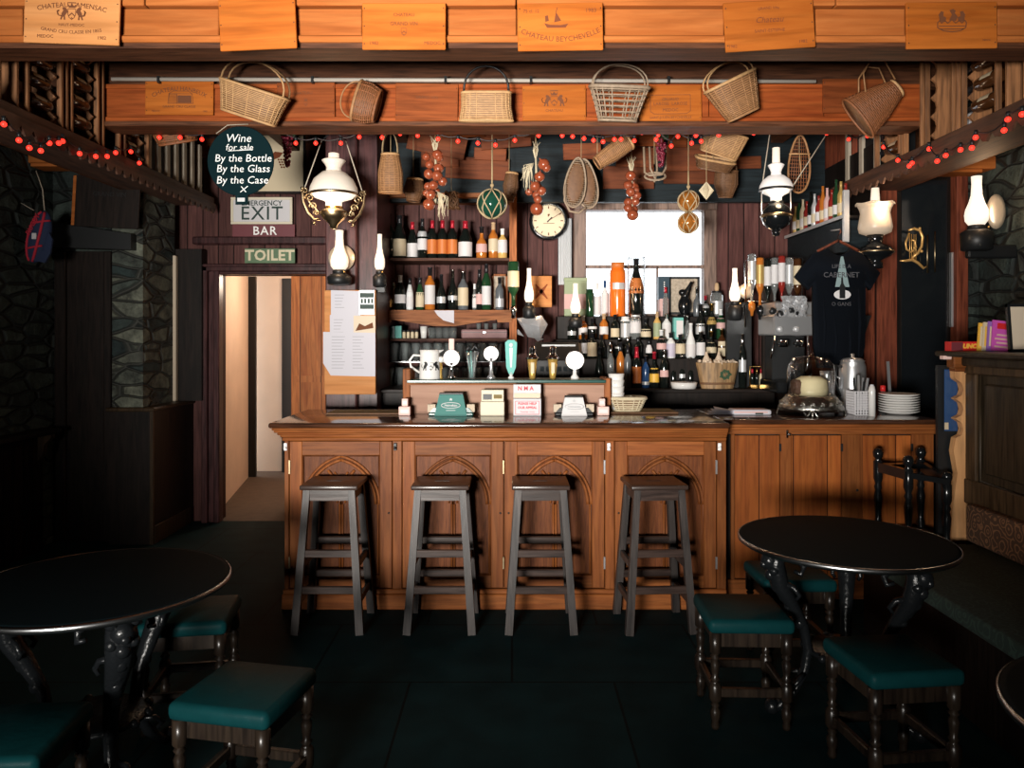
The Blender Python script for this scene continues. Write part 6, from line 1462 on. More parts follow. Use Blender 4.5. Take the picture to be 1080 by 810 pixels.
# lowest tier
tb(1, 615, 351, 9, 'whisky', 'g_dark', 'l_white', 'c_silver', 'dark bottle with wrapped white label', lz=(.2, .6))
tb(1, 624.5, 351, 10, 'whisky', 'g_dark', 'l_cream', 'c_black', 'dark bottle with tall cream label', lz=(.08, .62))
tb(1, 634.5, 353, 9, 'liqueur', 'g_dark', None, 'c_black', 'curvy black bottle without label')
tb(1, 643.5, 360, 7, 'slim', 'g_clear', None, 'c_silver', 'slim clear bottle beside the curvy black one', .03)
tb(1, 653, 357, 8.5, 'whisky', 'g_dark', 'l_silver', 'c_silver', 'dark bottle with silver collar label', .02, lz=(.5, .58))
tb(1, 662, 356, 8, 'slim', 'g_dark', None, 'c_silver', 'slim dark bottle with silver top')
tb(1, 673, 356, 9, 'wine', 'g_dark', None, 'c_black', 'plain dark bottle above the red-capped one')
tb(1, 684.5, 359, 7, 'slim', 'g_dark', 'l_white', 'c_black', 'slim dark bottle with small white label', lz=(.3, .75))
tb(1, 697.5, 348, 10, 'whisky', 'g_dark', 'l_pink', 'c_white', 'dark bottle with pinkish label', lz=(.32, .70))
tb(1, 707.5, 351, 9.5, 'whisky', 'g_white', 'l_lilac', 'c_black', 'pale bottle with lilac-white label', lz=(.06, .58))
tb(1, 717.5, 353, 10, 'whisky', 'g_dark', 'l_cream', 'c_black', 'dark bottle with wide cream label', lz=(.20, .62))
tb(1, 728.5, 341, 10, 'liqueur', 'g_white', 'l_white', 'c_white', 'tall milky white bottle with white label', lz=(.06, .40))
tb(1, 739, 350, 9.5, 'whisky', 'g_dark', 'l_white', 'c_silver', 'dark bottle with white and red label above the tub', lz=(.12, .6))
tb(1, 750, 349, 10.5, 'squat', 'g_dark', 'l_cream', 'c_gold', 'dark bottle with large arched cream label above the tub', lz=(.20, .58))
tb(1, 761.5, 347, 9, 'whisky', 'g_brown', 'l_cream', 'c_gold', 'brown bottle with two cream labels above the tub', lz=(.08, .36), badge=('l_cream', (.42, .58)))
tb(1, 770.5, 352, 7.5, 'whisky', 'g_dark', 'l_lilac', 'c_black', 'dark bottle with pale cross label beside the lamp column', lz=(.3, .5))
# middle tier
tb(2, 603, 336, 9, 'whisky', 'g_dark', 'l_silver', 'c_black', 'dark bottle beneath the window-side lamp', lz=(.2, .4))
tb(2, 615, 333, 9, 'whisky', 'g_amber', 'l_white', 'c_white', 'white-wrapped amber bottle', lz=(.2, .66))
tb(2, 625, 336, 9, 'whisky', 'g_dark', 'l_white', 'c_black', 'black bottle with white neck patch', lz=(.5, .62))
tb(2, 637, 331, 9, 'whisky', 'g_amber', 'l_white', 'c_cork', 'amber bottle with narrow white label', lz=(.2, .5))
tb(2, 648.7, 332, 9, 'whisky', 'g_dark', 'l_cream', 'c_black', 'dark bottle with small cream label', lz=(.1, .45))
tb(2, 659.6, 334, 10, 'jar', 'g_clear', 'l_silver', 'c_white', 'clear jar-shaped bottle with white top', lz=(.1, .7))
tb(2, 670, 331, 12, 'jar', 'g_clear', 'l_white', 'c_silver', 'wide clear bottle with white and blue label', lz=(.25, .85), badge=('l_silver', (.88, .95)))
tb(2, 681, 336, 11, 'squat', 'g_dark', 'l_cream', 'c_black', 'dark squat bottle with ornate cream label', lz=(.12, .5))
tb(2, 693, 329, 8, 'whisky', 'g_pale', 'l_green', 'c_cork', 'pale bottle with greenish label', lz=(.1, .6))
tb(2, 703, 331, 9.5, 'whisky', 'g_white', 'l_white', 'c_silver', 'white bottle with white label next to the teal carton', lz=(.12, .58))
tb(2, 725, 333, 9, 'squat', 'g_clear', None, 'c_silver', 'clear decanter-like bottle beyond the teal carton')
tb(2, 738.5, 321, 10, 'flask', 'g_dark', 'l_silver', 'c_black', 'black bottle with oval silver label', lz=(.15, .45))
tb(2, 750.5, 320, 10.5, 'squat', 'g_dark', 'l_gold', 'c_pinkcap' if False else 'c_gold', 'dark bottle with wide golden label', lz=(.42, .62))
tb(2, 760, 326, 9.5, 'whisky', 'g_green', 'l_pink', 'c_white', 'green bottle with orange and white label', lz=(.36, .7))
tb(2, 768.8, 326, 7.5, 'whisky', 'g_dark', 'l_silver', 'c_black', 'dark bottle with round silver label by the lamp column', lz=(.3, .66))
z, y = TZ[2]
t = emp('teal_carton', (PX(715, y), y, z), 'teal and white bottle carton among the bottles below the framed map print', 'carton'); h = PZ(335, y) - z; w_ = SZ(5.2, y)
part('carton_body', MB().box(-w_, w_, -.03, .03, 0, h, b=.002), 'teal', t); part('carton_label', MB().box(-w_ * .45, w_ * .9, -.032, -.0305, h * .1, h * .86), 'l_white', t)
# sill tier
tb(3, 622, 305, 9, 'jar', 'g_green', None, 'c_green' if False else 'g_green', 'olive green stoneware bottle', -.02, name='stone_bottle')
t = emp('olive_tin', (PX(607, 6.66), 6.66, T3), 'olive green and cream gift tin by the window frame', 'tin'); w_ = SZ(12, 6.66); h = PZ(293, 6.66) - T3
part('tin_body', MB().box(-w_, w_, -.02, .03, 0, h, b=.004), 'l_green', t); part('tin_band', MB().box(-w_ - .001, w_ + .001, -.0215, .02, h * .2, h * .58), 'l_pink', t); part('tin_lid', MB().box(-w_ - .003, w_ + .003, -.023, .033, h * .9, h, b=.003), 'l_green', t)
tb(3, 630, 298, 8, 'whisky', 'g_clear', 'l_white', 'c_white', 'clear bottle against the bright glass', .02, lz=(.05, .6))
tb(3, 638, 296, 7.5, 'whisky', 'g_white', 'l_white', 'g_blue', 'white bottle with blue cap against the bright glass', .02, lz=(.05, .6))
tb(3, 644, 297, 6, 'whisky', 'g_white', 'l_white', 'g_blue', 'slim white bottle with blue cap next to orange bottle', .04, lz=(.05, .6))
t = tb(3, 651.5, 277, 17, 'jar', 'g_orange', None, 'l_orange', 'big glowing orange glass bottle', .0, name='orange_bottle', cz=.9)
part('paper_label', band(bottle_prof('jar', PZ(277, 6.6) - T3, SZ(8.5, 6.6)), .50 * (PZ(277, 6.6) - T3), .62 * (PZ(277, 6.6) - T3), .003, -45, 45), 'l_silver', t)
t = tb(3, 671, 273, 16, 'burgundy', 'g_dark', 'l_orange', 'c_black', 'giant dark wine bottle with orange label in clear tube', -.02, name='magnum_bottle', lz=(.40, .66), cz=.9)
part('display_tube', MB().lathe([(SZ(9.6, 6.58), -.0), (SZ(9.8, 6.58), .005), (SZ(9.8, 6.58), .48), (SZ(9.3, 6.58), .505), (SZ(9.1, 6.58), .50), (SZ(9.5, 6.58), .475), (SZ(9.5, 6.58), .006)], 28), 'glass_clean', t)
t = emp('navy_gift_box', (PX(699.5, 6.6), 6.6, T3), 'tall navy bottle box with small white writing on the sill', 'box'); w_ = SZ(5.8, 6.6); h = PZ(292, 6.6) - T3
part('box_body', MB().box(-w_, w_, -.045, .045, h * .42, h, b=.003), 'navy_box', t); part('box_base', MB().box(-w_ * .86, w_ * .86, -.047, .04, 0, h * .45, b=.003), 'l_pink', t); m_ = MB(); put_text(m_, 'DALMORE', 0, 0, .022, 0) if False else None
lt = MB(); [lt.box(-.004, .004, -.0468, -.0458, h * (.62 + .055 * k), h * (.65 + .055 * k)) for k in range(5)]; part('vertical_writing', lt, 'chalk', t)
tb(3, 702, 303, 6, 'slim', 'g_clear', None, 'c_red', 'slim bottle with red tip beside the navy box', -.10)
tb(3, 703, 319, 13, 'squat', 'g_pale', 'l_cream', 'c_cork', 'squat bottle with cream label under the red-tipped one', -.06, lz=(.1, .8)) if False else None
t = emp('framed_map', (PX(722, 6.62), 6.64, T3 + .02), 'dark-framed beige patterned map print standing in the window corner', 'picture'); w_, h = SZ(16.5, 6.62), SZ(40, 6.62)
part('border', MB().box(-w_, -w_ + .02, -.01, .015, 0, h).box(w_ - .02, w_, -.01, .015, 0, h).box(-w_, w_, -.01, .015, h - .02, h).box(-w_, w_, -.01, .015, 0, .02), 'black', t)
part('print', MB().box(-w_ + .02, w_ - .02, 0, .01, .02, h - .02), 'map', t)
t = emp('black_figurine', (PX(722, 6.52), 6.52, T3), 'black pelican-like figurine standing before the framed map print', 'figurine')
part('figure_body', MB().ball((0, 0, .09), .055, 14, 10, (1, .8, 1.5)).ball((-.02, 0, .2), .03, 10, 8).tube([(0, 0, .14), (.01, 0, .19), (.035, -.02, .25), (.055, -.03, .29)], [.04, .03, .016, .012], 8).lathe([(0, 0), (.06, 0), (.06, .015), (0, .02)], 16), 'black_gloss', t)
tb(3, 735, 303, 8, 'squat', 'g_grey', None, 'c_silver', 'round grey bottle beside the map print', -.06)
tb(3, 744, 312, 8, 'squat', 'g_dark', 'l_silver', 'c_red', 'dark bottle with red and silver stopper', -.08, lz=(.4, .6))
t = tb(3, 756, 307, 13, 'jar', 'g_clear', 'l_silver', 'c_black', 'domed glass decanter holding a pale stopper', -.05, name='decanter', cz=.93, lz=(.1, .6))
part('tall_stopper', MB().lathe([(0, .19), (.012, .2), (.02, .24), (.016, .28), (0, .29)], 12), 'c_cork', t)
# white bowl, tub of corks, jar stand
t = emp('white_bowl', (PX(721, 6.05), 6.04, 1.205), 'shallow white bowl in front of the small black bottles', 'bowl'); r = SZ(14, 6.04)
part('bowl_body', MB().lathe([(0, 0), (r * .9, 0), (r, .05), (r * .95, .05), (r * .85, .008), (0, .008)], 28), 'ceramic', t)
t = emp('wooden_tub', (PX(756.5, 6.04), 6.04, 1.205), 'oval wooden stave tub with a green leaf emblem, heaped with corks', 'tub'); r = SZ(20.5, 6.1); h = SZ(27, 6.1)
part('staves', MB().lathe([(0, 0), (r * .82, 0), (r * 1.10, h), (r * 1.04, h), (r * .8, .01), (0, .01)], 22, Matrix.Diagonal((1, .42, 1, 1)), sm=False), 'tub', t)
part('hoop', MB().lathe([(r * .87, h * .16), (r * .885, h * .16), (r * .905, h * .24), (r * .89, h * .24)], 28, Matrix.Diagonal((1, .43, 1, 1))), 'wicker_dark', t)
ck = MB()
for k in range(60):
    a, q = RND.uniform(0, 2 * PI), math.sqrt(RND.random()) * .95; ck.lathe([(0, -.02), (.011, -.02), (.011, .02), (0, .02)], 7, tr(q * r * math.cos(a), q * r * .38 * math.sin(a), h * .96 + RND.uniform(-.01, .02)) @ Euler((RND.uniform(0, 3), RND.uniform(0, 3), 0)).to_matrix().to_4x4())
part('corks', ck, 'ice', t, kind='stuff')
lf = MB()
for k in range(7):
    a = k * .9; lf.prism([(0, -.014), (.022, 0), (0, .016), (-.018, 0)], 0, .002, tr(.045 + .030 * math.cos(a), -r * .435, h * .55 + .028 * math.sin(a)) @ rot('Y', 40 * k))
part('leaf_emblem', lf, 'leaf', t)
for q, lb, px in ((0, 'pale pointed bottle stopper lying on the corks, nearer the window', 745), (1, 'second pale pointed stopper lying on the corks of the tub', 758)):
    t = emp('cone_stopper', (PX(px, 6.04), 6.04, 1.205 + h + .012), lb, 'stopper'); part('cone', MB().lathe([(0, -.005), (.035, 0), (.012, .05), (.008, .07), (0, .075)], 12), 'ice', t)
t = emp('condiment_stand', (PX(802, 6.04), 6.04, 1.205), 'gilt condiment stand holding small red and yellow jars by the lamp column', 'stand')
part('tray', MB().box(-.09, .075, -.05, .05, 0, .012, b=.004).box(-.09, .075, -.05, -.045, .012, .03), 'brass', t); part('upright', MB().tube([(-.07, .04, 0), (-.07, .04, .17), (.06, .04, .17), (.06, .04, 0)], .005, 6), 'brass', t)
for k, (dx, m1, m2) in enumerate(((-.07, 'g_dark', 'c_red'), (-.035, 'g_dark', 'c_gold'), (.0, 'l_cream', 'c_red'), (.035, 'l_red' if False else 'red', 'c_white'), (.06, 'l_cream', 'c_red'))):
    t = emp('condiment_jar', (PX(802, 6.04) + dx, 6.02, 1.2175), 'small %s jar standing %s in the gilt condiment stand' % (('dark red-capped', 'dark gold-capped', 'cream red-capped', 'red white-capped', 'cream ketchup-capped')[k], ('outermost by the tub', 'second from the tub', 'in the middle', 'second from the coffee machine', 'outermost by the coffee machine')[k]), 'jar')
    part('jar_body', MB().lathe([(0, 0), (.016, 0), (.016, .09), (.008, .11), (0, .11)], 10), m1, t); part('jar_cap', MB().lathe([(0, .108), (.010, .108), (.009, .14), (0, .142)], 10), m2, t)

# ================================================================ tap cabinet and beer taps
yc0, yc1 = 5.05, 5.30
tx0, tx1 = PX(431, yc0), PX(638, yc0); tz = PZ(402.5, yc0)
tc = emp('tap_cabinet', ((tx0 + tx1) / 2, yc0, BT), 'low pale wood beer-tap cabinet with dark green ledge on the bar', 'tap cabinet')
part('front_board', MB().box(tx0, tx1, yc0, yc0 + .02, BT, tz - .008), 'pump_front', tc, world=True)
part('carcass', MB().box(tx0, tx1, yc0 + .02, yc1, BT, tz - .008), 'shelf_dark', tc, world=True)
part('ledge', MB().box(tx0 - .01, tx1 + .005, yc0 - .02, yc1 + .02, tz - .008, tz + .012, b=.004), 'deep_green', tc, world=True)
part('moulding', MB().box(tx0, tx1, yc0 - .012, yc0 + .01, tz - .022, tz - .008, b=.003), 'shelf', tc, world=True)
for a, b, tp in ((425, 431.5, 389), (637, 643, 399)): part('end_post', MB().box(PX(a, yc0) - .0, PX(b, yc0) + .008, yc0 - .01, yc1, BT, PZ(tp, yc0), b=.005), 'shelf_post', tc, world=True)
LZ = tz + .0125; YT = 5.14
def tx(px): return PX(px, YT)
def th(py): return PZ(py, YT) - LZ
# jug
t = emp('white_jug', (tx(453.5), YT, LZ), 'white water jug with black crest standing on the tap ledge', 'jug'); h = th(369); r = SZ(11.5, YT)
part('jug_body', MB().lathe([(0, 0), (r * 1.0, 0), (r * .98, h * .1), (r * .90, h * .85), (r * .95, h), (r * .9, h), (r * .84, h * .85), (r * .9, .01), (0, .01)], 24), 'ceramic', t)
part('handle', MB().tube([(-r * .85, 0, h * .80), (-r * 1.5, 0, h * .82), (-r * 1.85, 0, h * .65), (-r * 1.75, 0, h * .42), (-r * .95, 0, h * .22)], .008, 8), 'ceramic', t)
part('spout', MB().add([(r * .6, -.03, h * .82), (r * .6, .03, h * .82), (r * 1.3, 0, h * 1.0), (r * .8, -.03, h), (r * .8, .03, h)], [(0, 2, 3), (1, 4, 2), (0, 1, 2)]), 'ceramic', t)
cr = MB(); crest(cr, 0, 0, .11, True, False); cr.v = [(x + .012, -math.sqrt(max(0, (r * .97) ** 2 - (x + .012) ** 2)) - .001 + (yy + .0008), z + h * .45) for x, yy, z in cr.v]; part('printed_crest', cr, 'black', t)
t = emp('gold_handle_tap', (tx(464.5), YT, LZ), 'slim beer tap with gold lever and white knob beside the jug', 'beer tap'); part('lever', MB().lathe([(0, 0), (.016, 0), (.016, .01), (.011, .03), (.013, .12), (0, .12)], 12), 'beer_gold', t); part('knob', MB().ball((.005, -.01, .13), .022, 12, 8), 'ceramic', t)
def disc_tap(px, cy, rr, label, stem='chrome', m='lit_white', topbit=None):
    t = emp('round_tap', (tx(px), YT, LZ), label, 'beer tap'); zc = th(cy); r = SZ(rr, YT)
    part('stem', MB().lathe([(0, 0), (.028, 0), (.028, .012), (.014, .03), (.012, zc * .6), (.018, zc - r * .6), (0, zc - r * .6)], 14), stem, t)
    part('disc_rim', MB().lathe([(r, -.016), (r * 1.07, -.012), (r * 1.07, .012), (r, .016)], 32, tr(0, 0, zc) @ rot('X', 90)), 'chrome', t)
    part('lit_disc', MB().lathe([(0, -.014), (r, -.012), (r, .012), (0, .017)], 32, tr(0, 0, zc) @ rot('X', 90)), m, t)
    if topbit: part('top_badge', MB().box(-.018, .018, -.01, .01, zc + r * .9, zc + r + .075, b=.004), topbit, t)
    return t
disc_tap(476.3, 377.5, 8.6, 'round glowing white beer tap with pink top badge on the ledge', topbit='pinkish')
disc_tap(518, 373, 7.8, 'round glowing white beer tap on a chrome stem beside the teal paddle', stem='steel')
disc_tap(606.2, 380, 9.6, 'large round white beer tap on white stem at ledge end', stem='ceramic')
t = emp('tap_paddle', (tx(539), YT, LZ), 'teal paddle-shaped beer tap with white stripe on the ledge', 'beer tap'); h = th(358.5); w_ = SZ(6.3, YT)
part('paddle', MB().prism([(-w_ * .35, h * .13), (w_ * .35, h * .13), (w_ * .8, h * .3), (w_, h * .93), (w_ * .5, h), (-w_ * .5, h), (-w_, h * .93), (-w_ * .8, h * .3)], -.014, .014), 'teal', t)
part('stripe', MB().prism([(-w_ * .14, h * .3), (w_ * .14, h * .3), (w_ * .3, h * .8), (-w_ * .3, h * .8)], -.017, -.0145).ball((0, -.014, h * .87), w_ * .35, 12, 8, (1, .3, 1)), 'l_white', t)
part('ferrule', MB().lathe([(0, 0), (.02, 0), (.02, .012), (.010, .02), (.016, .045), (.012, h * .15), (0, h * .15)], 14), 'ceramic', t)
t = emp('teal_glass_vase', (tx(498), YT - .02, LZ), 'fluted teal and clear glass of straws with dark tops on the ledge', 'straw glass'); h = th(371)
part('glass_body', MB().lathe([(0, 0), (.022, 0), (.026, h * .4), (.046, h), (.043, h), (.023, h * .4), (.018, .008), (0, .008)], 20), 'glass', t)
for k in range(7): part('straw', MB().tube([(.012 * math.cos(k), .012 * math.sin(k), .01), (.034 * math.cos(k * .9), .034 * math.sin(k * .9), h * 1.02)], .005, 6), 'teal' if k % 3 else 'l_white', t)
part('dark_top', MB().tube([(-.04, 0, h), (-.02, 0, h + .035), (.0, .01, h + .01), (.02, 0, h + .04), (.045, 0, h + .005)], .012, 6), 'black', t)
for i, px in enumerate((561.5, 583)):
    t = emp('gold_tap', (tx(px), YT, LZ), 'tapered golden beer tap with chrome top, %s' % ('nearer the teal paddle' if i == 0 else 'nearer the large white disc tap'), 'beer tap'); h = th(379)
    part('cone', MB().lathe([(0, 0), (.018, 0), (.022, h * .2), (.034, h), (0, h)], 18), 'beer_gold', t)
    part('chrome_cap', MB().lathe([(.034, h), (.045, h + .004), (.045, h + .012), (.03, h + .02), (.02, h + .05), (.022, h + .075), (.012, h + .09), (0, h + .09)], 18), 'chrome', t)
    part('label_plate', MB().box(-.012, .012, -.034, -.026, h * .3, h * .85, b=.002), 'l_cream', t)
t = emp('empty_ledge_rail', (0, 0, 0), 'x', 'x'); bpy.data.objects.remove(t)

# ================================================================ on the bar top
YC = 4.93
def cz(): return BT + .0008
def caddy(px, wpx, top, m, label, ink_m, sheet):
    t = emp('bar_caddy', (PX(px, YC), YC, cz()), label, 'bar caddy'); w_ = SZ(wpx, YC); h = SZ(437 - top, YC)
    part('tray', MB().box(-w_ / 2, w_ / 2, -.05, .06, 0, .022, b=.006).prism([(-w_ / 2 + .004, .02), (w_ / 2 - .004, .02), (w_ / 2 - .03, .05), (-w_ / 2 + .03, .05)], -.03, .05), 'deep_green' if sheet == 'teal_dark' else 'black', t)
    a, b = SZ(17 if sheet == 'teal_dark' else 13.5, YC), SZ(12.5 if sheet == 'teal_dark' else 9.5, YC)
    part('sign_wedge', MB().add([(-a, -.055, .0), (a, -.055, .0), (a, .03, .0), (-a, .03, 0), (-b, -.022, h), (b, -.022, h), (b, .02, h), (-b, .02, h)], [(3, 2, 1, 0), (4, 5, 6, 7), (0, 1, 5, 4), (1, 2, 6, 5), (2, 3, 7, 6), (3, 0, 4, 7)]), sheet, t)
    part('wedge_top', MB().box(-b, b, -.022, .02, h, h + .012, b=.003), 'black', t)
    lg = MB(); tilt = tr(0, -.0395, h * .5) @ rot('X', -math.degrees(math.atan2(.033, h)))
    el = [(.06 * math.cos(2 * PI * k / 20), 0, .018 * math.sin(2 * PI * k / 20)) for k in range(20)]; lg.tube(el, .0025, 5, closed=True)
    lg.join(text_mesh('Heineken', .021, bold=.0004), tr(0, -.001, 0)); lg.prism([(0, .035), (.004, .027), (.012, .027), (.006, .022), (.008, .014), (0, .019), (-.008, .014), (-.006, .022), (-.012, .027), (-.004, .027)], -.001, 0, tr(0, 0, .014)); lg.bar((-.03, 0, -.032), (.03, 0, -.032), .003, .001)
    q = MB().join(lg, tilt @ tr(0, -.002, 0)); part('logo', q, ink_m, t)
    for sx in (-1, 1):
        s_ = MB(); [s_.box(-.025, .025, -.02, .025, .023 + k * .007, .029 + k * .007, b=.001) for k in range(7)]
        part('coaster_stack', MB().join(s_, tr(sx * (a + .022), .0, .0)), 'beige', t)
caddy(476, 47, 415, 'teal_dark', 'teal beer-brand caddy holding coaster stacks before the tap cabinet', 'l_white', 'teal_dark')
caddy(605, 40, 418, 'silver', 'silver-white caddy with two coaster stacks by the pink cartons', 'l_silver', 'l_white')
t = emp('cream_box', (PX(519.5, YC), YC, cz()), 'cream collection box with dark slot between teal caddy and charity box', 'box'); w_ = SZ(12.5, YC); h = SZ(27, YC)
part('box_body', MB().box(-w_, w_, -.05, .05, 0, h * .56, b=.004), 'cream', t); part('upper_box', MB().box(-w_ * .94, w_ * .94, -.02, .05, h * .55, h, b=.003), 'cream', t); part('slot', MB().box(-w_ * .8, -w_ * .05, -.022, -.0195, h * .62, h * .84), 'black', t); part('print', MB().box(w_ * .1, w_ * .8, -.0218, -.0198, h * .66, h * .82), 'mat_olive', t)
t = emp('charity_box', (PX(556, YC), YC, cz()), 'white and red lettered charity box standing before the tap cabinet', 'charity box'); w_ = SZ(14.5, YC); h = SZ(32.5, YC)
part('box_body', MB().box(-w_, w_, -.05, .03, 0, h * .56, b=.003), 'white', t); part('header_card', MB().box(-w_, w_, .0, .03, h * .56, h, b=.002), 'white', t); part('coin_slots', MB().box(-w_ * .95, w_ * .95, -.012, -.0005, h * .57, h * .72), 'l_pink', t).data.materials[0] = M['beige']
lt = MB(); put_text(lt, 'N M A', -.01, h * .87, .036, -.001, bold=.0012); put_text(lt, 'PLEASE HELP', 0, h * .40, .021, -.051, bold=.0008); put_text(lt, 'OUR APPEAL', 0, h * .27, .021, -.051, bold=.0008); put_text(lt, 'THANK YOU', 0, h * .13, .016, -.051)
for a, b in (((-w_ * .85, h * .06), (-w_ * .85, h * .48)), ((w_ * .85, h * .06), (w_ * .85, h * .48)), ((-w_ * .85, h * .48), (w_ * .85, h * .48)), ((-w_ * .85, h * .06), (w_ * .85, h * .06))): lt.bar((a[0], -.051, a[1]), (b[0], -.051, b[1]), .003, .001)
part('lettering', lt, 'red_ink', t)
for i, (px, lb) in enumerate(((427, 'the post end of the tap cabinet'), (635, 'the wicker tray end of the tap cabinet'))):
    for k, (w_, z0, h, y_) in enumerate(((SZ(6, YC), 0, SZ(9.5, YC), -.03), (SZ(3.2, YC), SZ(9.5, YC), SZ(8, YC), -.01))):
        t = emp('match_carton', (PX(px + (1 if k == 0 and i == 1 else 0), YC), YC + y_ + .03, cz() + z0 + (.0005 if k else 0)), ('pink carton under a smaller one at ' if k == 0 else 'tiny pink carton stacked on top at ') + lb, 'carton')
        part('carton_body', MB().box(-w_, w_, -.025, .025, 0, h, b=.003), 'pinkish', t); part('carton_print', MB().box(-w_ * .7, w_ * .7, -.0262, -.0252, h * .3, h * .7), 'l_white', t)
for a, b, c_, lb, y0_, y1_ in ((345, 422, 436.5, 'olive woven bar mat at the doorway end of the bar top', 4.96, 5.22), (640, 716, 433.5, 'olive woven bar mat beneath the wicker tray', 5.02, 5.30)):
    t = emp('bar_mat', (PX((a + b) / 2, 5.0), 5.1, cz()), lb, 'bar mat'); w_ = SZ(b - a, 5.02) / 2
    part('mat_body', MB().box(-w_, w_, y0_ - 5.1, y1_ - 5.1, 0, .010, b=.004), 'mat_olive', t)
    part('mat_edge', MB().box(-w_, w_, y0_ - 5.1 - .004, y0_ - 5.1 + .006, 0, .012, b=.003), 'wicker_dark', t)
# wicker tray with cup stack and sugar bowl
basket('wicker_tray', (PX(661, 5.12), 5.12, BT + .0115), [(.085, .05, 0), (.105, .065, .04), (.125, .08, .085)], 'small straw-coloured wicker tray of cups on the bar mat', 'straw', 6, 18, 3, strand=.0055, rim='straw')
for k in range(5):
    t = emp('paper_cup', (PX(650, 5.12), 5.12, BT + .022 + k * .042), 'patterned white cup, %s in the stack on the wicker tray' % (('lowest', 'second from bottom', 'middle', 'second from top', 'topmost')[k]), 'cup')
    part('cup_body', MB().lathe([(0, 0), (.042, 0), (.054, .068), (.050, .068), (.043, .041), (0, .041)], 20), 'ceramic', t)
    part('printed_dot', MB().ball((-.012 + .01 * (k % 3), -.047, .05), .005, 8, 5, (1, .4, 1)), 'black', t)
t = emp('white_cup', (PX(664, 5.1), 5.1, BT + .058), 'white cup lying tipped over in the wicker tray', 'cup', None, 0, 0, 62)
part('cup_body', MB().lathe([(0, -.05), (.022, -.05), (.042, 0), (.045, .035), (.042, .035), (.036, 0), (.018, -.042), (0, -.042)], 20), 'ceramic', t)
# newspaper
t = emp('newspaper', (PX(780, 5.0), 5.0, BT + .0008), 'folded newspaper lying on the worktop beside the cake stand', 'newspaper')
pg = MB(); pg.box(-.06, .185, -.07, .07, 0, .035, b=.012, seg=3); part('folded_bundle', pg, 'paper', t)
for k in range(4): part('loose_sheet', MB().add([(-.055, -.068, .006 + k * .007), (-.055, .07, .006 + k * .007), (-.215 + k * .02, .06, .004 + k * .014), (-.215 + k * .014, -.05, .002 + k * .012)], [(0, 1, 2, 3), (3, 2, 1, 0)]), 'paper', t)
part('print_column', MB().box(-.055, .16, -.0715, -.0705, .015, .024).box(-.05, .15, -.05, .05, .0352, .0358), 'l_pink', t)
part('picture_block', MB().box(.08, .13, -.0718, -.0705, .006, .016), 'ink_dark', t)
# cake stand with dome
t = emp('cake_stand', (PX(855, 5.0), 5.0, BT + .0008), 'ornate silver cake stand with glass dome and cake on the worktop', 'cake stand'); r = SZ(33, 5.0)
part('stand_base', MB().lathe([(r * .55, .03), (r * .98, .028), (r * 1.0, .05), (r * .92, .075), (r * .86, .095), (r * .78, .115), (r * .74, .125), (0, .125)], 48), 'silver', t)
sc_ = MB()
for k in range(20):
    a = 2 * PI * k / 20; sc_.tube(spiral(0, 0, .003, .016, 0, 1.3, 12), .004, 5, T=rot('Z', 18 * k) @ tr(r * .93, 0, .072) @ rot('Z', 90))
part('scroll_relief', sc_, 'silver', t)
for k in range(4):
    lf = MB()
    for q in (-1, 0, 1): lf.tube([(r * .9, 0, .05), (r * .97, q * .014, .03), (r * 1.02, q * .028, .008), (r * 1.0, q * .034, .002)], [.008, .007, .006, .008], 6, T=rot('Z', -108 + 90 * k + 0))
    part('foot', lf, 'silver', t)
part('dome', MB().lathe([(r * .72, .126), (r * .73, .26), (r * .70, .32), (r * .56, .365), (.014, .378), (.012, .39), (.02, .405), (0, .412)], 40), 'glass_clean', t)
part('cake_body', MB().lathe([(0, .126), (r * .5, .126), (r * .53, .16), (r * .50, .22), (r * .3, .245), (0, .248)], 28), 'cake', t)
part('chocolate_half', MB().box(-r * .56, -r * .05, -r * .30, r * .3, .127, .225, b=.015), 'cake_dark', t)
# cutlery basket, shaker, urn, plates
t = emp('cutlery_basket', (PX(907.5, 4.98), 4.98, BT + .0008), 'white lattice cutlery basket beside the plate stack', 'cutlery basket'); w_ = .062; h = .155
g = MB()
for k in range(8):
    x = -w_ + 2 * w_ * k / 7
    for sy in (-1, 1): g.box(x - .004, x + .004, sy * w_ - .003, sy * w_ + .003, 0, h); g.box(sy * w_ - .003, sy * w_ + .003, x - .004, x + .004, 0, h)
for k in range(10):
    z = .004 + (h - .008) * k / 9
    for sy in (-1, 1): g.box(-w_, w_, sy * w_ - .0035, sy * w_ + .0035, z - .003, z + .003); g.box(sy * w_ - .0035, sy * w_ + .0035, -w_, w_, z - .003, z + .003)
part('lattice', g, 'white', t); part('bottom_plate', MB().box(-w_, w_, -w_, w_, 0, .006), 'white', t); part('inner_sleeve', MB().box(-w_ + .006, w_ - .006, -w_ + .006, w_ - .006, .006, .03), 'black', t)
for k in range(8):
    a = k * .8; x0_, y0_ = .03 * math.cos(a), .03 * math.sin(a)
    t2 = emp('fork' if k % 2 else 'table_knife', (PX(907.5, 4.98) + x0_, 4.98 + y0_, BT + .032), '%s-handled %s standing in the cutlery basket, %s of its kind from the cake stand' % ('black' if k % 2 == 0 else 'steel', 'knife' if k % 2 == 0 else 'fork', ordinal(k // 2)), 'cutlery', 'cutlery in the lattice basket')
    part('grip', MB().bar((0, 0, .1), (x0_ * .5, y0_ * .5, .185 + .02 * (k % 3)), .012, .008), 'black' if k % 2 == 0 else 'steel', t2); part('shaft', MB().bar((0, 0, 0), (0, 0, .1), .010, .003), 'steel', t2)
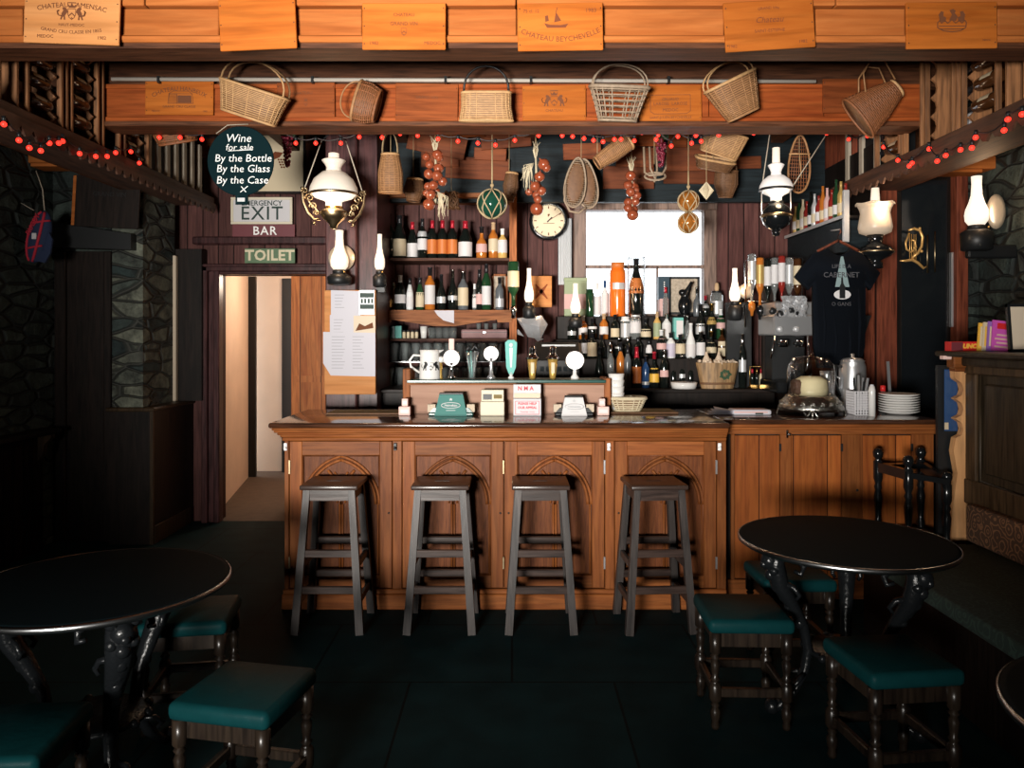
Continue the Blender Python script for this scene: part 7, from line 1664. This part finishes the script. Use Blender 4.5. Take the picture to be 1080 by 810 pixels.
t = emp('white_bottle', (PX(919.5, 4.86), 4.86, BT + .0008), 'slim white cylinder standing at the front edge of the worktop', 'bottle'); part('body_tube', MB().lathe([(0, 0), (.021, 0), (.021, .165), (.016, .19), (0, .195)], 18), 'ceramic', t); part('cap', MB().lathe([(0, .19), (.012, .19), (.011, .2), (0, .202)], 12), 'white', t)
t = emp('water_urn', (PX(899, 5.22), 5.22, BT + .0008), 'tall stainless jug behind the cutlery basket', 'jug'); part('urn_body', MB().lathe([(0, 0), (.085, 0), (.09, .05), (.085, .30), (.075, .33), (.08, .34), (0, .335)], 28), 'steel', t); part('lid', MB().lathe([(.078, .338), (.06, .355), (.012, .362), (.014, .385), (0, .39)], 24), 'steel', t); part('handle', MB().tube([(-.08, -.02, .30), (-.12, -.03, .31), (-.13, -.03, .2), (-.09, -.02, .1)], .009, 8), 'black', t)
t = emp('milk_jug', (PX(872, 5.24), 5.24, BT + .0008), 'small steel milk jug behind the cake dome', 'jug'); part('jug_body', MB().lathe([(0, 0), (.05, 0), (.055, .1), (.042, .24), (.046, .27), (.042, .27), (.03, .2), (0, .2)], 24), 'steel', t); part('handle', MB().tube([(.04, -.01, .24), (.085, -.02, .22), (.08, -.02, .1), (.05, -.01, .08)], .007, 8), 'steel', t)
for k in range(8):
    t = emp('dinner_plate', (PX(948, 5.02), 5.02, BT + .001 + k * .0155), 'white dinner plate, %s in the stack of plates on the worktop' % (('bottom one', 'second from bottom', 'third from bottom', 'fourth from bottom', 'fifth from bottom', 'sixth from bottom', 'second from top', 'topmost')[k]), 'plate')
    part('plate_body', MB().lathe([(0, 0), (.07, 0), (.078, .004), (.123, .020), (.124, .024), (.119, .0235), (.075, .009), (0, .009)], 40), 'ceramic', t)
t = emp('steak_knife', (PX(941, 5.2), 5.22, BT + .0008), 'upright pale-handled knife in a small holder behind the plates', 'knife'); part('holder', MB().lathe([(0, 0), (.03, 0), (.03, .12), (.026, .12), (.024, .01), (0, .01)], 14), 'black', t); part('blade', MB().bar((0, 0, .02), (-.02, 0, .335), .02, .004), 'steel', t)
t = emp('red_bottle_cap', (PX(931, 5.16), 5.16, BT + .0008), 'small sauce bottle with red cap between basket and plates', 'bottle'); part('bottle_body', MB().lathe([(0, 0), (.025, 0), (.026, .1), (.015, .14), (0, .14)], 14), 'g_clear', t); part('cap', MB().lathe([(.018, .138), (.018, .175), (0, .178)], 12), 'red', t)

# ================================================================ spirits on optics, coffee machine, T-shirt
t = emp('optic_rack', (PX(812, 5.95), 5.95, PZ(345, 5.95)), 'chrome rail rack for upturned spirit bottles above the coffee machine', 'optic rack'); YO = 5.9
part('rail', MB().tube([W(786, 345, YO + .06), W(786, 276, YO + .06), W(790, 272, YO + .06), W(846, 272, YO + .06), W(846, 345, YO + .06)], .007, 6).tube([W(786, 318, YO + .06), W(846, 318, YO + .06)], .006, 6), 'chrome', t, world=True)
part('back_post', MB().box(PX(808, YO), PX(822, YO), YO + .07, YO + .12, 1.206, PZ(272, YO)), 'dark', t, world=True)
ob = [(793, 268, 8.5, 'g_clear', 'l_silver', 'white-labelled clear'), (801.5, 272, 8, 'g_amber', 'l_gold', 'amber gold-labelled'), (809.5, 274, 7.5, 'g_dark', 'l_white', 'dark white-labelled'), (817, 272, 7.5, 'g_clear', 'l_white', 'clear white-labelled'), (824.5, 270, 7.5, 'g_red', 'l_white', 'red-spirit'), (832.5, 272, 8, 'g_clear', 'l_silver', 'clear silver-labelled'), (841, 273, 8, 'g_brown', 'l_cream', 'brown cream-labelled')]
for k, (px, tp, w_, g, l, d) in enumerate(ob):
    c = W(px, tp, YO); h = SZ(50, YO); r = SZ(w_ / 2, YO)
    t = emp('optic_bottle', c, '%s spirit bottle upturned on the optic rack, %s from the lamp column' % (d, ordinal(k)), 'bottle')
    pf = bottle_prof('whisky', h, r); part('bottle_body', MB().lathe(pf, 14, rot('X', 180)), g, t)
    b_ = band(pf, .15 * h, .55 * h, .0015, -80, 80, facing=90); b_.v = [(x, -yy, -zz) for x, yy, zz in b_.v]; part('paper_label', b_, l, t)
    part('optic_measure', MB().lathe([(0, -h), (.014, -h), (.026, -h - .02), (.026, -h - .06), (.014, -h - .075), (.01, -h - .11), (0, -h - .11)], 12), 'g_amber' if k in (0, 3) else 'black_gloss', t)
YM = 5.6
cm = emp('coffee_machine', (PX(842, YM), YM, 1.2), 'stainless espresso machine with black knobs behind the cake stand', 'coffee machine')
mx = lambda px: PX(px, YM); mz = lambda py: PZ(py, YM)
part('housing', MB().box(mx(816), mx(862), YM, YM + .36, mz(354), mz(332), b=.01).box(mx(820), mx(862), YM + .04, YM + .36, mz(332), mz(318), b=.01), 'steel', cm, world=True)
part('back_column', MB().box(mx(824), mx(860), YM + .2, YM + .36, 1.2, mz(354), b=.006), 'black', cm, world=True)
part('drip_tray', MB().box(mx(818), mx(866), YM - .02, YM + .36, 1.2, mz(402), b=.01), 'black_gloss', cm, world=True)
for px, py in ((814, 328), (822, 331), (833, 327), (838, 330)): part('knob', MB().lathe([(0, 0), (.020, 0), (.026, .012), (.022, .03), (0, .032)], 14, tr(mx(px), YM, mz(py)) @ rot('X', 90)), 'black', cm, world=True)
for px in (827, 844):
    part('gauge', MB().lathe([(.022, 0), (.022, .006), (0, .007)], 16, tr(mx(px - 4), YM, mz(347)) @ rot('X', 90)), 'l_silver', cm, world=True)
    gh = part('group_head', MB().lathe([(0, 0), (.034, 0), (.034, .05), (0, .05)], 18, tr(mx(px), YM + .02, mz(366))), 'chrome', cm, world=True)
    part('portafilter', MB().tube([(mx(px), YM, mz(363)), (mx(px - 4), YM - .06, mz(363)), (mx(px - 12), YM - .12, mz(362))], [.012, .012, .015], 8), 'black', gh, world=True)
part('steam_wand', MB().tube([W(852, 354, YM - .01), W(853, 380, YM - .03), W(850, 392, YM - .05)], .007, 8), 'chrome', cm, world=True); part('steam_wand', MB().tube([W(818, 354, YM - .01), W(813, 378, YM - .03)], .006, 8), 'chrome', cm, world=True)
t = emp('crumpled_cloth', W(838, 335, YM - .02), 'crumpled grey cloth draped over the front of the coffee machine', 'cloth')
g = MB(); nx, nz = 12, 8
for j in range(nz + 1):
    for i in range(nx + 1):
        px = 822 + 29 * i / nx; py = 312 + 22 * j / nz; p = W(px + (6 - j * .9 if i == 0 else 0), py, YM - .03); g.v.append(tuple(p - t.location + Vector((0, .012 * math.sin(i * 1.7 + j * .9) + .010 * math.cos(j * 2.1 - i), 0))))
for j in range(nz):
    for i in range(nx): a = j * (nx + 1) + i; g.f.append((a, a + 1, a + nx + 2, a + nx + 1)); g.sm.append(False)
part('cloth_folds', g, 'foil', t)
# small shelf with cups below the machine is part of it; side shelf of miniatures
shx = 2.36
sh_ = emp('miniature_shelf', (shx, 6.0, 2.47), 'narrow pale-edged shelf of miniatures running along the bar side wall', 'shelf')
part('shelf_board', MB().box(shx, 2.62, 5.5, 6.68, 2.455, 2.475, b=.002), 'dark', sh_, world=True); part('pale_edge', MB().box(shx - .006, shx + .002, 5.5, 6.68, 2.455, 2.48, b=.002), 'l_silver', sh_, world=True)
part('end_strip', MB().box(shx - .01, shx + .03, 5.47, 5.5, 2.28, 2.65, b=.003), 'l_silver', sh_, world=True); part('back_board', MB().box(2.6, 2.62, 5.5, 6.7, 2.1, 3.0), 'dark', sh_, world=True)
part('under_box', MB().box(shx + .02, 2.6, 5.6, 6.68, 2.22, 2.455, b=.004), 'soffit', sh_, world=True)
cols = ['g_red', 'l_gold', 'g_green', 'g_red', 'l_pink', 'g_amber', 'g_red', 'l_silver', 'g_dark', 'g_red', 'l_cream', 'g_green', 'l_gold']
nm = {'g_red': 'red', 'l_gold': 'gold', 'g_green': 'green', 'l_pink': 'pink', 'g_amber': 'amber', 'l_silver': 'silver', 'g_dark': 'dark', 'l_cream': 'cream'}
for k, m_ in enumerate(cols):
    y = 5.58 + k * .082
    t = emp('miniature_bottle', (shx + .05, y, 2.4755), '%s miniature bottle, %s from the T-shirt on the side shelf' % (nm[m_], ordinal(k)), 'miniature bottle'); part('bottle_body', MB().lathe(bottle_prof('wine', .24 + .03 * (k % 3), .026), 12), m_, t); part('paper_label', band(bottle_prof('wine', .24 + .03 * (k % 3), .026), .04, .11, .001, -80, 80, facing=-130), 'l_cream' if k % 2 else 'l_white', t)
# T-shirt
YH = 5.32; c = W(884, 262, YH); t = emp('t_shirt', c, 'black T-shirt printed with cabernet slogan hanging on a red hanger', 'T-shirt')
def sp(px, py): return ((px - 884) * YH / F, (262 - py) * YH / F)
out = [sp(*p) for p in ((872, 263), (856, 268), (838, 292), (852, 306), (857, 300), (857, 330), (858, 366), (862, 388), (905, 388), (911, 366), (912, 300), (917, 306), (927, 288), (908, 268), (896, 263), (890, 268), (884, 270), (878, 268))]
sb = MB(); sb.prism(out, -.035, .035); bm = bmesh.new(); me = sb.mesh('tmp'); bm.from_mesh(me); bmesh.ops.bevel(bm, geom=[e for e in bm.edges if len(e.link_faces) == 2 and abs((e.verts[0].co - e.verts[1].co).y) < .01], offset=.016, segments=3, affect='EDGES'); sb = MB(); bm.verts.index_update(); sb.v = [tuple(v.co) for v in bm.verts]; sb.f = [tuple(v.index for v in f.verts) for f in bm.faces]; sb.sm = [True] * len(sb.f); bm.free(); bpy.data.meshes.remove(me)
part('shirt_cloth', sb, 'shirt', t)
fd = MB()
for px, a, b in ((866, 305, 384), (878, 330, 386), (893, 335, 386), (903, 300, 382)): fd.tube([(*sp(px, a)[:1], -.030, sp(px, a)[1]), (sp(px + 1.5, (a + b) / 2)[0], -.036, sp(px, (a + b) / 2)[1]), (sp(px, b)[0], -.031, sp(px, b)[1])], [.004, .012, .006], 6)
part('cloth_fold', fd, 'shirt', t)
pr = MB(); put_text(pr, 'LIFE IS A', *sp(885, 281.5), .036, -.037, bold=.0006); put_text(pr, 'CABERNET', *sp(885, 290.5), .050, -.037, bold=.0006); put_text(pr, 'O GANS', *sp(885, 321), .036, -.037); part('lettering', pr, 'print_grey', t)
pp = MB(); pp.prism([sp(884.5, 271), sp(887, 271), sp(893.5, 303), sp(878.5, 303)], -.0365, -.0355); part('spotlight_beam', pp, 'print_pale', t)
el = [(sp(886, 311)[0] + .058 * math.cos(2 * PI * k / 24), sp(886, 311)[1] + .033 * math.sin(2 * PI * k / 24)) for k in range(24)]
part('spotlight_pool', MB().prism(el, -.0372, -.0362), 'l_white', t)
bt_ = [sp(*p) for p in ((883, 315), (889, 315), (889, 303), (887, 299), (886.6, 293), (884.8, 293), (884.6, 299), (883, 303))]; part('printed_bottle', MB().prism(bt_, -.0382, -.0374), 'black', t)
part('hanger', MB().tube([(sp(862, 265)[0], 0, sp(862, 265)[1]), (0, 0, .055), (sp(906, 265)[0], 0, sp(906, 265)[1])], .010, 8).tube([(0, 0, .05), (.0, 0, .09), (.02, 0, .115), (.01, 0, .13)], .004, 6), 'red_wood', t)
part('hanging_hook', MB().tube([(.01, 0, .13), (.0, .12, .14)], .005, 6), 'steel', t)
# grinder under the shirt
t = emp('coffee_grinder', (PX(898, 5.66), 5.68, 1.2), 'black coffee grinder with flared hopper below the T-shirt', 'coffee grinder')
h = PZ(333, 5.66) - 1.2
part('hopper', MB().lathe([(.08, h * .62), (.15, h), (.145, h), (.07, h * .62), (0, h * .62)], 4, rot('Z', 45), sm=False), 'black', t); part('grinder_body', MB().box(-.07, .07, -.08, .08, 0, h * .63, b=.01), 'black_gloss', t); part('indicator', MB().box(.0, .012, -.112, -.104, h * .955, h * .975).box(.02, .032, -.112, -.104, h * .955, h * .975), 'lit_white', t)
# gilt harp on the dark door
t = emp('gilt_harp', W(963, 287, 5.93), 'gilt harp emblem mounted on the dark glazed door', 'emblem')
H = lambda px, py: ((px - 963) * 5.93 / F, 0, (287 - py) * 5.93 / F)
part('harp_frame', MB().tube([H(949, 275), H(955, 275), H(962, 274), H(968, 277), H(974, 283), H(977, 281)], [.005, .010, .012, .012, .010, .006], 7).tube([H(958, 243), H(964, 241), H(970, 243), H(973, 250), H(972, 260), H(968, 267), H(962, 272)], [.009, .012, .012, .012, .011, .012, .010], 7).tube([H(959, 246), H(955, 256), H(956, 263), H(961, 266), H(966, 261), H(965, 254), H(961, 253)], .008, 7).ball(H(972, 265), .012).ball(H(970, 241), .012), 'harp', t)
st = MB(); [st.tube([H(px, 247), H(px, 274)], .0035, 5) for px in (959.5, 961.5, 964, 966)]; part('harp_string', st, 'harp', t)
# ================================================================ on the settle ledge
zl = PZ(370.5, YE) + .0008
t = emp('red_packet', (PX(1016, 4.42), 4.42, zl), 'red game box with yellow lettering at the end of the settle ledge', 'box')
part('box_body', MB().box(-.085, .075, -.03, .04, 0, .055, b=.003), 'red', t); lt = MB(); put_text(lt, 'UNO', .020, .028, .036, -.031, bold=.002, shear=.2); part('lettering', lt, 'l_yellow', t); part('dark_end', MB().box(-.0855, -.02, -.0315, -.0300, .003, .052), 'maroon', t)
mg = (('l_yellow', 1034, 'yellow-edged magazine leaning nearest the red box on settle ledge'), ('l_cream', 1037.5, 'cream magazine leaning behind the yellow-edged one'), ('purple', 1041, 'dark purple magazine leaning between the others on settle ledge'), ('magenta', 1051, 'magenta-covered magazine facing the room on the settle ledge'))
for k, (m_, px, lb) in enumerate(mg):
    t = emp('magazine', (PX(px, 4.34), 4.34 - k * .012, zl), lb, 'magazine', None, rx=-4, ry=6)
    w_ = .055 if k == 3 else .02
    part('cover', MB().box(-w_, w_, -.005, .004, .0, .172 - .004 * (3 - k)), m_, t)
    if k == 3:
        part('masthead', MB().box(-.03, .05, -.0062, -.0052, .125, .158), 'red', t)
        pl = MB(); [pl.box(-.04 + .01 * (j % 2), .045, -.0062, -.0052, .02 + j * .022, .03 + j * .022) for j in range(4)]; part('cover_lines', pl, 'l_pink', t)
    else: part('spine_print', MB().box(-w_ * .5, w_ * .5, -.0062, -.0052, .03, .14), 'l_cream' if k != 1 else 'l_yellow', t)
t = emp('standing_frame', (PX(1092, 4.15), 4.15, zl), 'dark-framed pinkish card standing at the end of the settle ledge', 'picture', None, rx=-6)
part('border', MB().box(-.14, -.125, -.01, .01, 0, .26).box(.125, .14, -.01, .01, 0, .26).box(-.14, .14, -.01, .01, .245, .26).box(-.14, .14, -.01, .01, 0, .015), 'black', t); part('card_print', MB().box(-.125, .125, -.002, .005, .015, .245), 'beige', t)
